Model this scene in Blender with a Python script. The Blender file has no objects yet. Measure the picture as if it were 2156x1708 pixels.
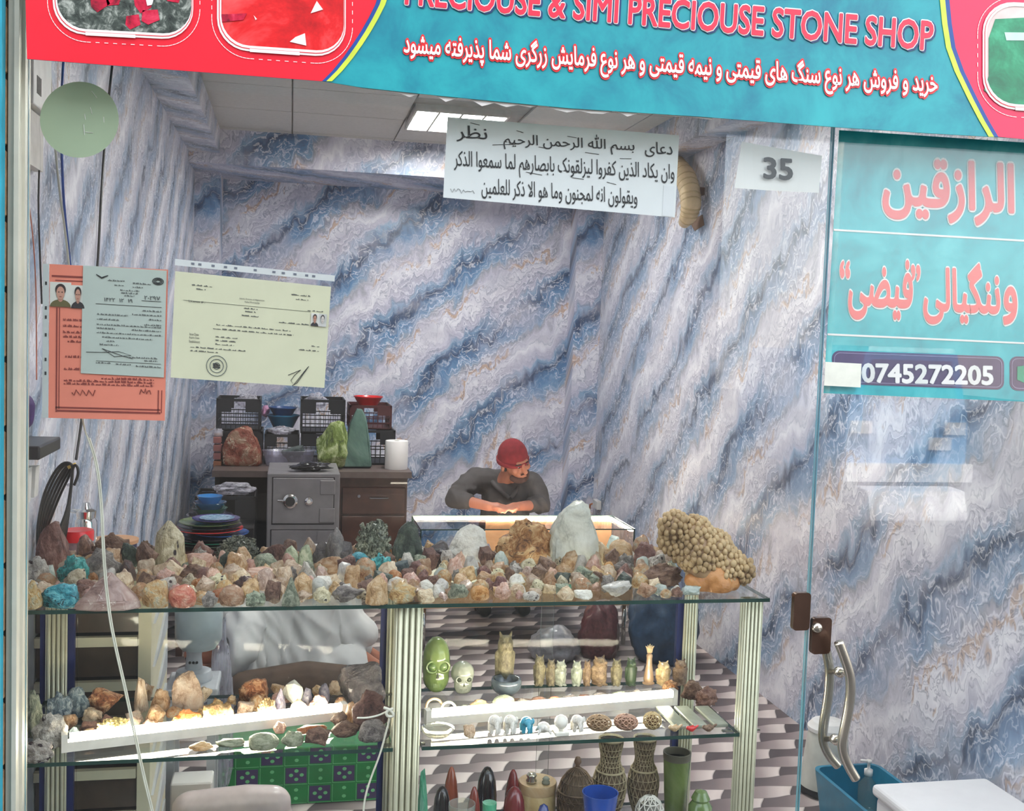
import bpy, bmesh, math, random
from mathutils import Vector, Matrix, noise

# ------------------------------------------------------------------ camera, world, sun, exposure
SC = bpy.context.scene
COL = SC.collection
FPX, PITCH, ROLL, YAW, CAMH = 2280.0, math.radians(3.7), math.radians(1.95), math.radians(11.6), 1.55
FW = Vector((math.sin(YAW)*math.cos(PITCH), math.cos(YAW)*math.cos(PITCH), -math.sin(PITCH)))
_rt = Vector((math.cos(YAW), -math.sin(YAW), 0)); _up = _rt.cross(FW)
RT = _rt*math.cos(ROLL) + _up*math.sin(ROLL)
UP = -_rt*math.sin(ROLL) + _up*math.cos(ROLL)
CAM = Vector((0, 0, CAMH))
cd = bpy.data.cameras.new('camera'); co = bpy.data.objects.new('camera', cd); COL.objects.link(co)
cd.sensor_width = 36; cd.lens = FPX/2156*36; cd.clip_start = 0.05
co.matrix_world = Matrix(((RT.x, UP.x, -FW.x, 0), (RT.y, UP.y, -FW.y, 0), (RT.z, UP.z, -FW.z, CAMH), (0, 0, 0, 1)))
SC.camera = co

wd = bpy.data.worlds.new('sky'); SC.world = wd; wd.use_nodes = True
_nt = wd.node_tree
_sky = _nt.nodes.new('ShaderNodeTexSky'); _sky.sky_type = 'NISHITA'; _sky.sun_disc = False
_sky.sun_elevation = math.radians(52); _sky.sun_rotation = math.radians(20)
_sky.dust_density = 4.0
_hz = _nt.nodes.new('ShaderNodeMix'); _hz.data_type = 'RGBA'; _hz.inputs[0].default_value = 0.6; _hz.inputs[7].default_value = (2.6, 2.45, 2.25, 1)   # bright dusty haze over the town
_nt.links.new(_sky.outputs[0], _hz.inputs[6]); _nt.links.new(_hz.outputs[2], _nt.nodes['Background'].inputs[0])
_nt.nodes['Background'].inputs[1].default_value = 0.92
sl = bpy.data.lights.new('sun', 'SUN'); so = bpy.data.objects.new('sun', sl); COL.objects.link(so)
sl.energy = 9.0; sl.angle = 0.01; sl.color = (1.0, 0.95, 0.88)
so.rotation_euler = Vector((-0.25, -0.75, -1.0)).to_track_quat('-Z', 'Y').to_euler()
SC.view_settings.view_transform = 'Standard'; SC.view_settings.look = 'None'
SC.view_settings.exposure = 0.80; SC.view_settings.gamma = 1.0
SC.view_settings.use_curve_mapping = False
SC.cycles.transparent_max_bounces = 40
SC.cycles.max_bounces = 5; SC.cycles.diffuse_bounces = 3; SC.cycles.glossy_bounces = 2; SC.cycles.use_adaptive_sampling = True; SC.cycles.adaptive_threshold = 0.03
SC.cycles.caustics_reflective = False; SC.cycles.caustics_refractive = False

# ------------------------------------------------------------------ helpers: where a thing seen along a ray stands in the room
def ray(x, y): return FW + RT*((x-1078)/FPX) - UP*((y-854)/FPX)
def aY(x, y, Y): d = ray(x, y); return CAM + d*(Y/d.y)
def aZ(x, y, Z): d = ray(x, y); return CAM + d*((Z-CAMH)/d.z)
def aX(x, y, X): d = ray(x, y); return CAM + d*(X/d.x)
def sc_at(Y, x=1078): return (aY(x+10, 854, Y)-aY(x, 854, Y)).x/10   # metres across per pixel on a plane of depth Y

def lnk(o): COL.objects.link(o); return o
def tag(o, label=None, cat=None, group=None, kind=None):
    if label: o['label'] = label
    if cat: o['category'] = cat
    if group: o['group'] = group
    if kind: o['kind'] = kind
    return o
def thing(name, label, cat, loc=(0, 0, 0), group=None, kind=None):
    o = lnk(bpy.data.objects.new(name, None)); o.location = loc; o.empty_display_size = 0.05
    return tag(o, label, cat, group, kind)
def rootloc(p):
    while p.parent: p = p.parent
    return Vector(p.location)

class MB:
    """collects boxes, tubes, lathes and prisms in world coordinates; build() links them as one mesh object"""
    def __init__(s): s.v = []; s.f = []; s.mi = []
    def add(s, vs, fs, mi=0):
        b = len(s.v); s.v += [Vector(v) for v in vs]
        for f in fs: s.f.append([b+i for i in f]); s.mi.append(mi)
        return s
    def box(s, lo, hi, mi=0, M=None):
        x0, y0, z0 = lo; x1, y1, z1 = hi
        vs = [Vector(p) for p in ((x0,y0,z0),(x1,y0,z0),(x1,y1,z0),(x0,y1,z0),(x0,y0,z1),(x1,y0,z1),(x1,y1,z1),(x0,y1,z1))]
        if M: vs = [M @ v for v in vs]
        return s.add(vs, [(0,3,2,1),(4,5,6,7),(0,1,5,4),(1,2,6,5),(2,3,7,6),(3,0,4,7)], mi)
    def tube(s, path, r, n=8, mi=0, cap=True, closed=False):
        P = [Vector(p) for p in path]; m = len(P)
        R = r if isinstance(r, (list, tuple)) else [r]*m
        t0 = (P[1]-P[0]).normalized()
        up = Vector((0, 0, 1)) if abs(t0.z) < 0.9 else Vector((1, 0, 0))
        nrm = (up - t0*up.dot(t0)).normalized()
        vs = []
        for i in range(m):
            if closed: t = (P[(i+1) % m]-P[i-1]).normalized()
            else: t = (P[min(i+1, m-1)]-P[max(i-1, 0)]).normalized()
            nrm = (nrm - t*nrm.dot(t)).normalized(); b = t.cross(nrm)
            for k in range(n):
                a = 2*math.pi*k/n; vs.append(P[i] + (nrm*math.cos(a)+b*math.sin(a))*R[i])
        fs = []
        for i in range(m if closed else m-1):
            j = (i+1) % m
            for k in range(n):
                k2 = (k+1) % n; fs.append((i*n+k, i*n+k2, j*n+k2, j*n+k))
        if cap and not closed:
            fs.append(tuple(range(n))[::-1]); fs.append(tuple((m-1)*n+k for k in range(n)))
        return s.add(vs, fs, mi)
    def lathe(s, prof, c=(0, 0, 0), n=24, mi=0, M=None, sx=1, sy=1):
        vs = []; fs = []; c = Vector(c)
        for (r, z) in prof:
            for k in range(n):
                a = 2*math.pi*k/n; v = Vector((r*sx*math.cos(a), r*sy*math.sin(a), z))
                vs.append(c + ((M @ v) if M else v))
        for i in range(len(prof)-1):
            for k in range(n):
                k2 = (k+1) % n; fs.append((i*n+k, i*n+k2, (i+1)*n+k2, (i+1)*n+k))
        if prof[0][0] > 1e-5: fs.append(tuple(range(n))[::-1])
        if prof[-1][0] > 1e-5: fs.append(tuple((len(prof)-1)*n+k for k in range(n)))
        return s.add(vs, fs, mi)
    def prism(s, poly, y0, y1, mi=0, plane='XZ'):
        n = len(poly)
        if plane == 'XZ': vs = [(a, y0, b) for a, b in poly]+[(a, y1, b) for a, b in poly]
        elif plane == 'YZ': vs = [(y0, a, b) for a, b in poly]+[(y1, a, b) for a, b in poly]
        else: vs = [(a, b, y0) for a, b in poly]+[(a, b, y1) for a, b in poly]
        fs = [tuple(range(n)), tuple(range(n, 2*n))[::-1]]
        for i in range(n):
            j = (i+1) % n; fs.append((i, i+n, j+n, j))
        return s.add(vs, fs, mi)
    def ball(s, c, r, mi=0, n=12, m=8):
        rx, ry, rz = r if isinstance(r, (tuple, list)) else (r, r, r)
        prof = [(max(math.sin(math.pi*i/m), 0), -math.cos(math.pi*i/m)*rz) for i in range(m+1)]
        return s.lathe(prof, c, n, mi, None, rx, ry)
    def build(s, name, mats, parent=None, smooth=False, origin=None, fixn=True):
        if origin is None:
            if parent: origin = rootloc(parent)
            else:
                xs = [v.x for v in s.v]; ys = [v.y for v in s.v]; zs = [v.z for v in s.v]
                origin = Vector(((min(xs)+max(xs))/2, (min(ys)+max(ys))/2, min(zs)))
        origin = Vector(origin)
        me = bpy.data.meshes.new(name)
        me.from_pydata([v-origin for v in s.v], [], s.f)
        if not isinstance(mats, (list, tuple)): mats = [mats]
        for m in mats: me.materials.append(m)
        if len(mats) > 1: me.polygons.foreach_set('material_index', s.mi)
        if fixn:
            bm = bmesh.new(); bm.from_mesh(me); bmesh.ops.recalc_face_normals(bm, faces=bm.faces); bm.to_mesh(me); bm.free()
        if smooth: me.polygons.foreach_set('use_smooth', [True]*len(me.polygons))
        if smooth == 'auto':
            me.polygons.foreach_set('use_smooth', [True]*len(me.polygons))
            me.set_sharp_from_angle(angle=0.7)
        me.update()
        o = lnk(bpy.data.objects.new(name, me))
        if parent: o.parent = parent
        else: o.location = origin
        return o

def bevel(o, w, seg=2):
    bm = bmesh.new(); bm.from_mesh(o.data)
    bmesh.ops.bevel(bm, geom=list(bm.edges), offset=w, segments=seg, affect='EDGES', profile=0.5, clamp_overlap=True)
    bm.to_mesh(o.data); bm.free(); return o
def copy_tree(o, parent=None):
    c = o.copy(); COL.objects.link(c); c.parent = parent
    for ch in list(o.children): copy_tree(ch, c)
    return c

def bake(me, name, voxel=None, smooth=0, mats=(), subdiv=0, parent=None, origin=None):
    """voxel-remesh a mesh of overlapping rounded pieces into one continuous skin"""
    o = lnk(bpy.data.objects.new('tmp', me))
    if voxel:
        md = o.modifiers.new('r', 'REMESH'); md.mode = 'VOXEL'; md.voxel_size = voxel; md.use_smooth_shade = True
    if smooth:
        md = o.modifiers.new('s', 'SMOOTH'); md.factor = 0.5; md.iterations = smooth
    dg = bpy.context.evaluated_depsgraph_get()
    m2 = bpy.data.meshes.new_from_object(o.evaluated_get(dg))
    bpy.data.objects.remove(o); bpy.data.meshes.remove(me)
    m2.name = name; m2.materials.clear()
    for m in mats: m2.materials.append(m)
    m2.polygons.foreach_set('use_smooth', [True]*len(m2.polygons)); m2.update()
    return m2
class Blob(MB):
    def cap(s, a, ra, b, rb, n=12):
        """a tapered capsule from a to b"""
        a, b = Vector(a), Vector(b); d = b-a; L = d.length
        if L < 1e-6: return s.ball(a, ra)
        q = d.to_track_quat('Z', 'Y').to_matrix().to_4x4()
        prof = [(ra*math.sin(t), -ra*math.cos(t)) for t in [i*math.pi/8 for i in range(0, 5)]]
        prof += [(rb*math.cos(t), L+rb*math.sin(t)) for t in [i*math.pi/8 for i in range(0, 5)]]
        return s.lathe(prof, a, n, 0, q)
    def skin(s, name, mat, voxel, smooth=6, parent=None, origin=None):
        org = Vector(origin) if origin is not None else (rootloc(parent) if parent else None)
        if org is None:
            zs = [v.z for v in s.v]; c = sum(s.v, Vector())/len(s.v); org = Vector((c.x, c.y, min(zs)))
        me = bpy.data.meshes.new('tmp'); me.from_pydata([v-org for v in s.v], [], s.f)
        bm = bmesh.new(); bm.from_mesh(me); bmesh.ops.recalc_face_normals(bm, faces=bm.faces); bm.to_mesh(me); bm.free()
        m2 = bake(me, name, voxel, smooth, [mat])
        o = lnk(bpy.data.objects.new(name, m2))
        if parent: o.parent = parent
        else: o.location = org
        return o

# ------------------------------------------------------------------ node helpers and materials
class NX:
    def __init__(s, nt, k): s.nt = nt; s.k = k
    def _m(s, op, *o):
        n = s.nt.nodes.new('ShaderNodeMath'); n.operation = op
        for i, v in enumerate((s,)+o):
            if isinstance(v, NX): s.nt.links.new(v.k, n.inputs[i])
            else: n.inputs[i].default_value = v
        return NX(s.nt, n.outputs[0])
    def __add__(s, o): return s._m('ADD', o)
    def __sub__(s, o): return s._m('SUBTRACT', o)
    def __mul__(s, o): return s._m('MULTIPLY', o)
    def __truediv__(s, o): return s._m('DIVIDE', o)
    def fract(s): return s._m('FRACT')
    def floor(s): return s._m('FLOOR')
    def abs(s): return s._m('ABSOLUTE')
    def sin(s): return s._m('SINE')
    def pow(s, e): return s._m('POWER', e)
    def gt(s, e): return s._m('GREATER_THAN', e)
    def lt(s, e): return s._m('LESS_THAN', e)
    def mn(s, e): return s._m('MINIMUM', e)
    def mx(s, e): return s._m('MAXIMUM', e)
    def sstep(s, a, b, lo=0.0, hi=1.0):
        n = s.nt.nodes.new('ShaderNodeMapRange'); n.interpolation_type = 'SMOOTHSTEP'
        s.nt.links.new(s.k, n.inputs[0])
        for i, v in enumerate((a, b, lo, hi)): n.inputs[i+1].default_value = v
        return NX(s.nt, n.outputs[0])
def ncoord(nt, kind='Object'):
    n = nt.nodes.new('ShaderNodeTexCoord'); return n.outputs[kind]
def nsep(nt, v):
    n = nt.nodes.new('ShaderNodeSeparateXYZ'); nt.links.new(v, n.inputs[0]); return [NX(nt, n.outputs[i]) for i in range(3)]
def ncomb(nt, x, y, z=0.0):
    n = nt.nodes.new('ShaderNodeCombineXYZ')
    for i, v in enumerate((x, y, z)):
        if isinstance(v, NX): nt.links.new(v.k, n.inputs[i])
        else: n.inputs[i].default_value = v
    return n.outputs[0]
def nnoise(nt, vec, scale, detail=3, rough=0.55, dist=0.0, out=0):
    n = nt.nodes.new('ShaderNodeTexNoise'); nt.links.new(vec, n.inputs['Vector'])
    n.inputs['Scale'].default_value = scale; n.inputs['Detail'].default_value = detail
    n.inputs['Roughness'].default_value = rough; n.inputs['Distortion'].default_value = dist
    return NX(nt, n.outputs[out])
def nramp(nt, f, stops, interp='LINEAR'):
    n = nt.nodes.new('ShaderNodeValToRGB'); n.color_ramp.interpolation = interp
    e = n.color_ramp.elements
    while len(e) < len(stops): e.new(0.5)
    for i, (p, c) in enumerate(stops): e[i].position = p; e[i].color = (*c, 1) if len(c) == 3 else c
    nt.links.new(f.k, n.inputs[0]); return n.outputs[0]
def nmix(nt, f, a, b, mode='MIX'):
    n = nt.nodes.new('ShaderNodeMix'); n.data_type = 'RGBA'; n.blend_type = mode
    if isinstance(f, NX): nt.links.new(f.k, n.inputs[0])
    else: n.inputs[0].default_value = f
    for i, v in ((6, a), (7, b)):
        if hasattr(v, 'is_linked'): nt.links.new(v, n.inputs[i])
        else: n.inputs[i].default_value = (*v, 1)
    return n.outputs[2]
def nbump(nt, bsdf, h, strength=0.3, dist=0.002):
    n = nt.nodes.new('ShaderNodeBump'); n.inputs['Strength'].default_value = strength; n.inputs['Distance'].default_value = dist
    nt.links.new(h.k if isinstance(h, NX) else h, n.inputs['Height']); nt.links.new(n.outputs[0], bsdf.inputs['Normal'])

def s2l(c):
    """0-255 display colour to linear"""
    return tuple(((v/255)/12.92 if v/255 <= 0.04045 else ((v/255+0.055)/1.055)**2.4) for v in c)
MATS = {}
def newmat(name):
    m = bpy.data.materials.new(name); m.use_nodes = True; MATS[name] = m
    nt = m.node_tree; return m, nt, nt.nodes['Principled BSDF']
def mat(name, c, rough=0.5, metal=0.0, var=0.12, scale=18, bump=0.0, coat=0.0, spec=0.5):
    """plain surface with slight procedural variation; c in 0-255"""
    if name in MATS: return MATS[name]
    m, nt, b = newmat(name); L = s2l(c)
    v = ncoord(nt); n = nnoise(nt, v, scale, 4)
    col = nramp(nt, n, [(0.3, tuple(x*(1-var) for x in L)), (0.7, tuple(min(x*(1+var), 1) for x in L))])
    nt.links.new(col, b.inputs['Base Color'])
    b.inputs['Roughness'].default_value = rough; b.inputs['Metallic'].default_value = metal
    b.inputs['Coat Weight'].default_value = coat; b.inputs['Specular IOR Level'].default_value = spec
    if bump: nbump(nt, b, nnoise(nt, v, scale*2, 5), bump, 0.004)
    return m
def emis(name, c, s):
    m, nt, b = newmat(name)
    b.inputs['Base Color'].default_value = (*c, 1); b.inputs['Emission Color'].default_value = (*c, 1)
    b.inputs['Emission Strength'].default_value = s; return m
def glass_mat(name, tint=(1, 1, 1), ior=1.45, rough=0.0, haze=0.0, hazec=(.8, .9, .88)):
    m = bpy.data.materials.new(name); m.use_nodes = True; MATS[name] = m; nt = m.node_tree; nt.nodes.clear()
    out = nt.nodes.new('ShaderNodeOutputMaterial'); mx = nt.nodes.new('ShaderNodeMixShader')
    fr = nt.nodes.new('ShaderNodeFresnel'); ge = nt.nodes.new('ShaderNodeNewGeometry')
    bf = NX(nt, ge.outputs['Backfacing'])*(1/ior-ior) + ior      # same reflection on the way in and on the way out of the sheet
    nt.links.new(bf.k, fr.inputs[0])
    tr = nt.nodes.new('ShaderNodeBsdfTransparent'); tr.inputs[0].default_value = (*tint, 1)
    gl = nt.nodes.new('ShaderNodeBsdfGlossy'); gl.inputs['Roughness'].default_value = rough
    nt.links.new(fr.outputs[0], mx.inputs[0]); nt.links.new(tr.outputs[0], mx.inputs[1]); nt.links.new(gl.outputs[0], mx.inputs[2])
    last = mx.outputs[0]
    if haze:
        df = nt.nodes.new('ShaderNodeBsdfDiffuse'); df.inputs[0].default_value = (*hazec, 1)
        m2 = nt.nodes.new('ShaderNodeMixShader')
        v = ncoord(nt); n = nnoise(nt, v, 6, 5).sstep(0.3, 0.75, haze*0.5, haze*1.5)
        nt.links.new(n.k, m2.inputs[0]); nt.links.new(last, m2.inputs[1]); nt.links.new(df.outputs[0], m2.inputs[2]); last = m2.outputs[0]
    nt.links.new(last, out.inputs[0]); return m

def marble(name, axes, off=(0, 0), flip=1, k=1.0, sat=1.0):
    """printed wave-marble wallpaper: lilac grey ground, diagonal blue and navy bands, thin tan veins, wrinkled fine lines"""
    m, nt, b = newmat(name)
    P = nsep(nt, ncoord(nt)); s = P[axes[0]]*(flip*k) + off[0]; t = (P[axes[1]] + P[3-axes[0]-axes[1]])*k + off[1]
    st = ncomb(nt, s, t)
    w1 = nnoise(nt, st, 1.5, 2, 0.5) - 0.5
    w2 = nnoise(nt, ncomb(nt, s*7.0, t*3.2, 3.1), 1.0, 2, 0.5) - 0.5
    w3 = nnoise(nt, ncomb(nt, s*24.0, t*10.0, 7.7), 1.0, 2, 0.55) - 0.5
    v = t - s*0.80 + w1*0.46 + w2.abs()*0.46 + w3.abs()*0.13 - 0.1
    ph = (v/0.58 + 10.0).fract()
    lil = s2l((200, 197, 214)); lil2 = s2l((178, 178, 200)); whi = s2l((236, 234, 242)); blu = s2l((84, 134, 182)); nav = s2l((42, 66, 98))
    mid = s2l((124, 160, 196)); tan = s2l((196, 160, 134)); gry = s2l((160, 162, 176))
    base = nramp(nt, ph, [(0.0, lil), (0.10, whi), (0.25, lil), (0.34, gry), (0.40, mid), (0.50, blu), (0.60, s2l((70, 116, 162))), (0.67, nav), (0.71, s2l((62, 100, 142))), (0.80, mid), (0.88, lil2), (1.0, lil)])
    # patches where the band fades into the ground
    pt = nnoise(nt, st, 1.9, 3, 0.6).sstep(0.44, 0.64)
    base = nmix(nt, pt*0.66, base, s2l((194, 190, 206)))
    # satin streaks running along the bands
    stx = nnoise(nt, ncomb(nt, v*26.0, (s+t)*2.2, 1.3), 1.0, 4, 0.65, 0.4)
    base = nmix(nt, (stx.sstep(0.50, 0.72))*0.45, base, s2l((228, 228, 238)))
    base = nmix(nt, (stx.sstep(0.30, 0.46, 1.0, 0.0))*0.40, base, s2l((92, 114, 150)))
    # darker navy cores broken up
    nk = (nnoise(nt, ncomb(nt, s*3.0, t*3.0, 5.0), 1.0, 4, 0.6).sstep(0.50, 0.60)) * ((ph-0.65).abs().sstep(0.0, 0.10, 1.0, 0.0))
    base = nmix(nt, nk*0.8, base, s2l((40, 64, 98)))
    # tan / pale gold veins along one edge of the band
    tv = ((ph-0.22) + w3*0.30).abs().sstep(0.010, 0.046, 1.0, 0.0) * nnoise(nt, st, 2.6, 2).sstep(0.44, 0.54)
    base = nmix(nt, tv*0.85, base, tan)
    # fine wrinkled contour lines, light and dark
    n1 = nnoise(nt, st, 8.5, 3, 0.5, 1.2)
    q1 = n1*5.0 + v*13.0
    c1 = (q1.fract()-0.5).abs().sstep(0.0, 0.17, 1.0, 0.0)
    c2 = ((q1+0.30).fract()-0.5).abs().sstep(0.0, 0.13, 1.0, 0.0)
    k1 = nnoise(nt, st, 2.6, 2).sstep(0.34, 0.58)
    base = nmix(nt, c1*(k1*0.50+0.10), base, s2l((244, 242, 248)))
    base = nmix(nt, c2*(k1*0.40+0.10), base, s2l((92, 106, 140)))
    hs = nt.nodes.new('ShaderNodeHueSaturation'); hs.inputs['Saturation'].default_value = sat; hs.inputs['Value'].default_value = 1.10; nt.links.new(base, hs.inputs['Color'])
    nt.links.new(hs.outputs[0], b.inputs['Base Color']); b.inputs['Roughness'].default_value = 0.32
    nbump(nt, b, n1, 0.25, 0.01)
    return m

# ------------------------------------------------------------------ lettering
_AR = {  # letter: (isolated, final, initial, medial)
 'ا': (0xFE8D, 0xFE8E, 0, 0), 'ب': (0xFE8F, 0xFE90, 0xFE91, 0xFE92), 'پ': (0xFB56, 0xFB57, 0xFB58, 0xFB59), 'ت': (0xFE95, 0xFE96, 0xFE97, 0xFE98),
 'ج': (0xFE9D, 0xFE9E, 0xFE9F, 0xFEA0), 'ح': (0xFEA1, 0xFEA2, 0xFEA3, 0xFEA4), 'خ': (0xFEA5, 0xFEA6, 0xFEA7, 0xFEA8), 'د': (0xFEA9, 0xFEAA, 0, 0),
 'ذ': (0xFEAB, 0xFEAC, 0, 0), 'ر': (0xFEAD, 0xFEAE, 0, 0), 'ز': (0xFEAF, 0xFEB0, 0, 0), 'س': (0xFEB1, 0xFEB2, 0xFEB3, 0xFEB4), 'ش': (0xFEB5, 0xFEB6, 0xFEB7, 0xFEB8),
 'ص': (0xFEB9, 0xFEBA, 0xFEBB, 0xFEBC), 'ض': (0xFEBD, 0xFEBE, 0xFEBF, 0xFEC0), 'ط': (0xFEC1, 0xFEC2, 0xFEC3, 0xFEC4), 'ظ': (0xFEC5, 0xFEC6, 0xFEC7, 0xFEC8),
 'ع': (0xFEC9, 0xFECA, 0xFECB, 0xFECC), 'ف': (0xFED1, 0xFED2, 0xFED3, 0xFED4), 'ق': (0xFED5, 0xFED6, 0xFED7, 0xFED8), 'ک': (0xFB8E, 0xFB8F, 0xFB90, 0xFB91),
 'گ': (0xFB92, 0xFB93, 0xFB94, 0xFB95), 'ل': (0xFEDD, 0xFEDE, 0xFEDF, 0xFEE0), 'م': (0xFEE1, 0xFEE2, 0xFEE3, 0xFEE4), 'ن': (0xFEE5, 0xFEE6, 0xFEE7, 0xFEE8),
 'ه': (0xFEE9, 0xFEEA, 0xFEEB, 0xFEEC), 'و': (0xFEED, 0xFEEE, 0, 0), 'ی': (0xFBFC, 0xFBFD, 0xFBFE, 0xFBFF), 'لا': (0xFEFB, 0xFEFC, 0, 0)}
def shape(t):
    out = []
    for wd_ in t.split(' '):
        ls = []; i = 0
        while i < len(wd_):
            if wd_[i:i+2] == 'لا': ls.append('لا'); i += 2
            else: ls.append(wd_[i]); i += 1
        if wd_ == 'الله': out.append(chr(0xFDF2)); continue
        r = []
        for i, ch in enumerate(ls):
            if ch not in _AR: r.append(ch); continue
            prev = i > 0 and ls[i-1] in _AR and _AR[ls[i-1]][2] != 0
            nxt = i < len(ls)-1 and ls[i+1] in _AR
            f = _AR[ch]; conn = f[2] != 0
            if prev and nxt and conn: k = f[3]
            elif nxt and conn: k = f[2]
            elif prev: k = f[1]
            else: k = 0
            r.append(chr(k) if k else (ch if len(ch) == 1 else chr(f[0])))
        out.append(''.join(reversed(r)))
    return ' '.join(reversed(out))
def text_mesh(body, bold=0.0, shear=0.0, space=1.0):
    c = bpy.data.curves.new('t', 'FONT'); c.body = body; c.shear = shear; c.resolution_u = 3; c.space_character = space
    o = lnk(bpy.data.objects.new('t', c)); dg = bpy.context.evaluated_depsgraph_get()
    me = bpy.data.meshes.new_from_object(o.evaluated_get(dg)); bpy.data.objects.remove(o); bpy.data.curves.remove(c)
    # joined letters overlap: lift alternate glyphs a hair so that no two faces lie in one plane
    par = list(range(len(me.vertices)))
    def fnd(i):
        while par[i] != i: par[i] = par[par[i]]; i = par[i]
        return i
    for e in me.edges: par[fnd(e.vertices[0])] = fnd(e.vertices[1])
    gl = {}
    for v in me.vertices: gl.setdefault(fnd(v.index), []).append(v)
    for k, (_, vs) in enumerate(sorted(gl.items(), key=lambda q: min(v.co.x for v in q[1]))):
        for v in vs: v.co.z = (k % 4)*0.00009
    if bold > 0:      # thicken the strokes: the letter laid down again all round itself
        V = [v.co.copy() for v in me.vertices]; F = [tuple(p.vertices) for p in me.polygons]; n = len(V)
        sh_ = [(0, 0)]
        for rr, m in ((bold, 12), (bold*0.5, 6)):
            if rr > 0.012 or rr == bold: sh_ += [(rr*math.cos(2*math.pi*i/m), rr*math.sin(2*math.pi*i/m)) for i in range(m)]
        m2 = bpy.data.meshes.new('t')
        m2.from_pydata([v+Vector((dx, dy, 0.000012*k)) for k, (dx, dy) in enumerate(sh_) for v in V], [], [tuple(i+k*n for i in f) for k in range(len(sh_)) for f in F])
        bpy.data.meshes.remove(me); me = m2
    return me
def put_text(name, body, x0, x1, z0, z1, Y, mt, parent, bold=0.0, shear=0.0, ref=None, keep=False, space=1.0):
    """lettering laid in the plane facing -Y, filling x0..x1 by z0..z1; ref gives the box of the unbold letters"""
    me = text_mesh(body, bold, shear, space)
    r = ref or [min(v.co.x for v in me.vertices), max(v.co.x for v in me.vertices), min(v.co.y for v in me.vertices), max(v.co.y for v in me.vertices)]
    org = rootloc(parent); sx = (x1-x0)/(r[1]-r[0]); sz = (z1-z0)/(r[3]-r[2])
    if keep: sz = sx = min(sx, sz)
    for v in me.vertices:
        v.co = Vector((x0+(v.co.x-r[0])*sx, Y, z0+(v.co.y-r[2])*sz)) - org
    me.materials.clear(); me.materials.append(mt); me.name = name
    o = lnk(bpy.data.objects.new(name, me)); o.parent = parent
    return o, r
def rrect(x0, z0, x1, z1, r, n=6):
    p = []
    for cx, cz, a0 in ((x1-r, z0+r, -90), (x1-r, z1-r, 0), (x0+r, z1-r, 90), (x0+r, z0+r, 180)):
        for i in range(n+1):
            a = math.radians(a0+90*i/n); p.append((cx+r*math.cos(a), cz+r*math.sin(a)))
    return p
def ring_poly(outer, inner):
    """faces between two loops of equal length"""
    n = len(outer); return [(i, (i+1) % n, n+(i+1) % n, n+i) for i in range(n)]
def flat(name, poly, Y, mt, parent, th=0.0006):
    return MB().prism(poly, Y, Y+th).build(name, mt, parent)
def flat_ring(name, outer, inner, Y, mt, parent, th=0.0006):
    b = MB(); n = len(outer)
    vs = [(x, Y, z) for x, z in outer+inner]
    b.add(vs, ring_poly(outer, inner)); return b.build(name, mt, parent)

# ------------------------------------------------------------------ the shop shell
XL, XR, YB, ZC, YG = -0.61, 2.07, 7.35, 2.70, 2.12
def struct(o): o['kind'] = 'structure'; return o
M_mL = marble('marble_paper_left', (1, 2), (0.2, 0.1), 1, 1.5, 0.62)
M_mB = marble('marble_paper_back', (0, 2), (0.0, 0.0), 1, 1.0, 0.9)
M_mR = marble('marble_paper_right', (1, 2), (0.37, 0.22), -1, 1.05, 0.66)
M_white = mat('white_paint', (214, 210, 204), 0.6)
def B(lo, hi): return MB().box(lo, hi)

def carpet():
    m, nt, b = newmat('woven_print_floor')
    P = nsep(nt, ncoord(nt)); x, y = P[0], P[1]
    u0 = x/0.255
    v = y/0.082 + (u0*6.2832 + y*30.0).sin()*0.10
    row = v.floor(); fv = v.fract()
    u = u0 + row*0.43 - fv*0.16
    fu = u.fract()
    wear = nnoise(nt, ncomb(nt, x, y), 2.0, 3)
    sh = nnoise(nt, ncomb(nt, u.floor()*3.7, row*5.3), 1.0, 0) * 0.35
    f = (fu.pow(1.3) + sh - 0.12) + (wear-0.5)*0.25
    col = nramp(nt, f, [(0.05, s2l((82, 72, 74))), (0.35, s2l((122, 108, 108))), (0.62, s2l((162, 146, 144))), (0.95, s2l((220, 206, 200)))])
    edge = (fv-0.5).abs().sstep(0.44, 0.5) .mx(((fu-0.5).abs()).sstep(0.475, 0.5))
    col = nmix(nt, edge*0.45, col, s2l((60, 50, 50)))
    nt.links.new(col, b.inputs['Base Color']); b.inputs['Roughness'].default_value = 0.62
    nbump(nt, b, nnoise(nt, ncomb(nt, x, y), 180, 2), 0.2, 0.002)
    return m
struct(B((XL, 2.0, -0.12), (XR, YB, 0)).build('floor', carpet()))
struct(B((XL-0.12, 2.16, 0), (XL, YB+0.12, 2.95)).build('wall_left', M_mL))
struct(B((XL-0.12, YB, 0), (XR+0.12, YB+0.12, 2.95)).build('wall_back', M_mB))
struct(B((XR, 2.0, 0), (XR+0.12, YB+0.12, 2.95)).build('wall_right', M_mR))
# corner columns, beam and soffits faced with the same paper
struct(B((XL, 7.08, 0), (-0.455, YB, 2.56)).build('trim_1', M_mB))
struct(B((1.885, 7.18, 0), (XR, YB, 2.5)).build('trim_2', M_mB))
bm_ = struct(B((XL, 6.66, 2.50), (XR, YB, ZC)).build('trim_3', M_mB))
struct(B((XL, 2.2, 2.56), (-0.435, 6.66, ZC)).build('trim_4', M_mL))
struct(B((1.90, 2.2, 2.54), (XR, 6.66, ZC)).build('trim_5', M_mR))
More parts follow.
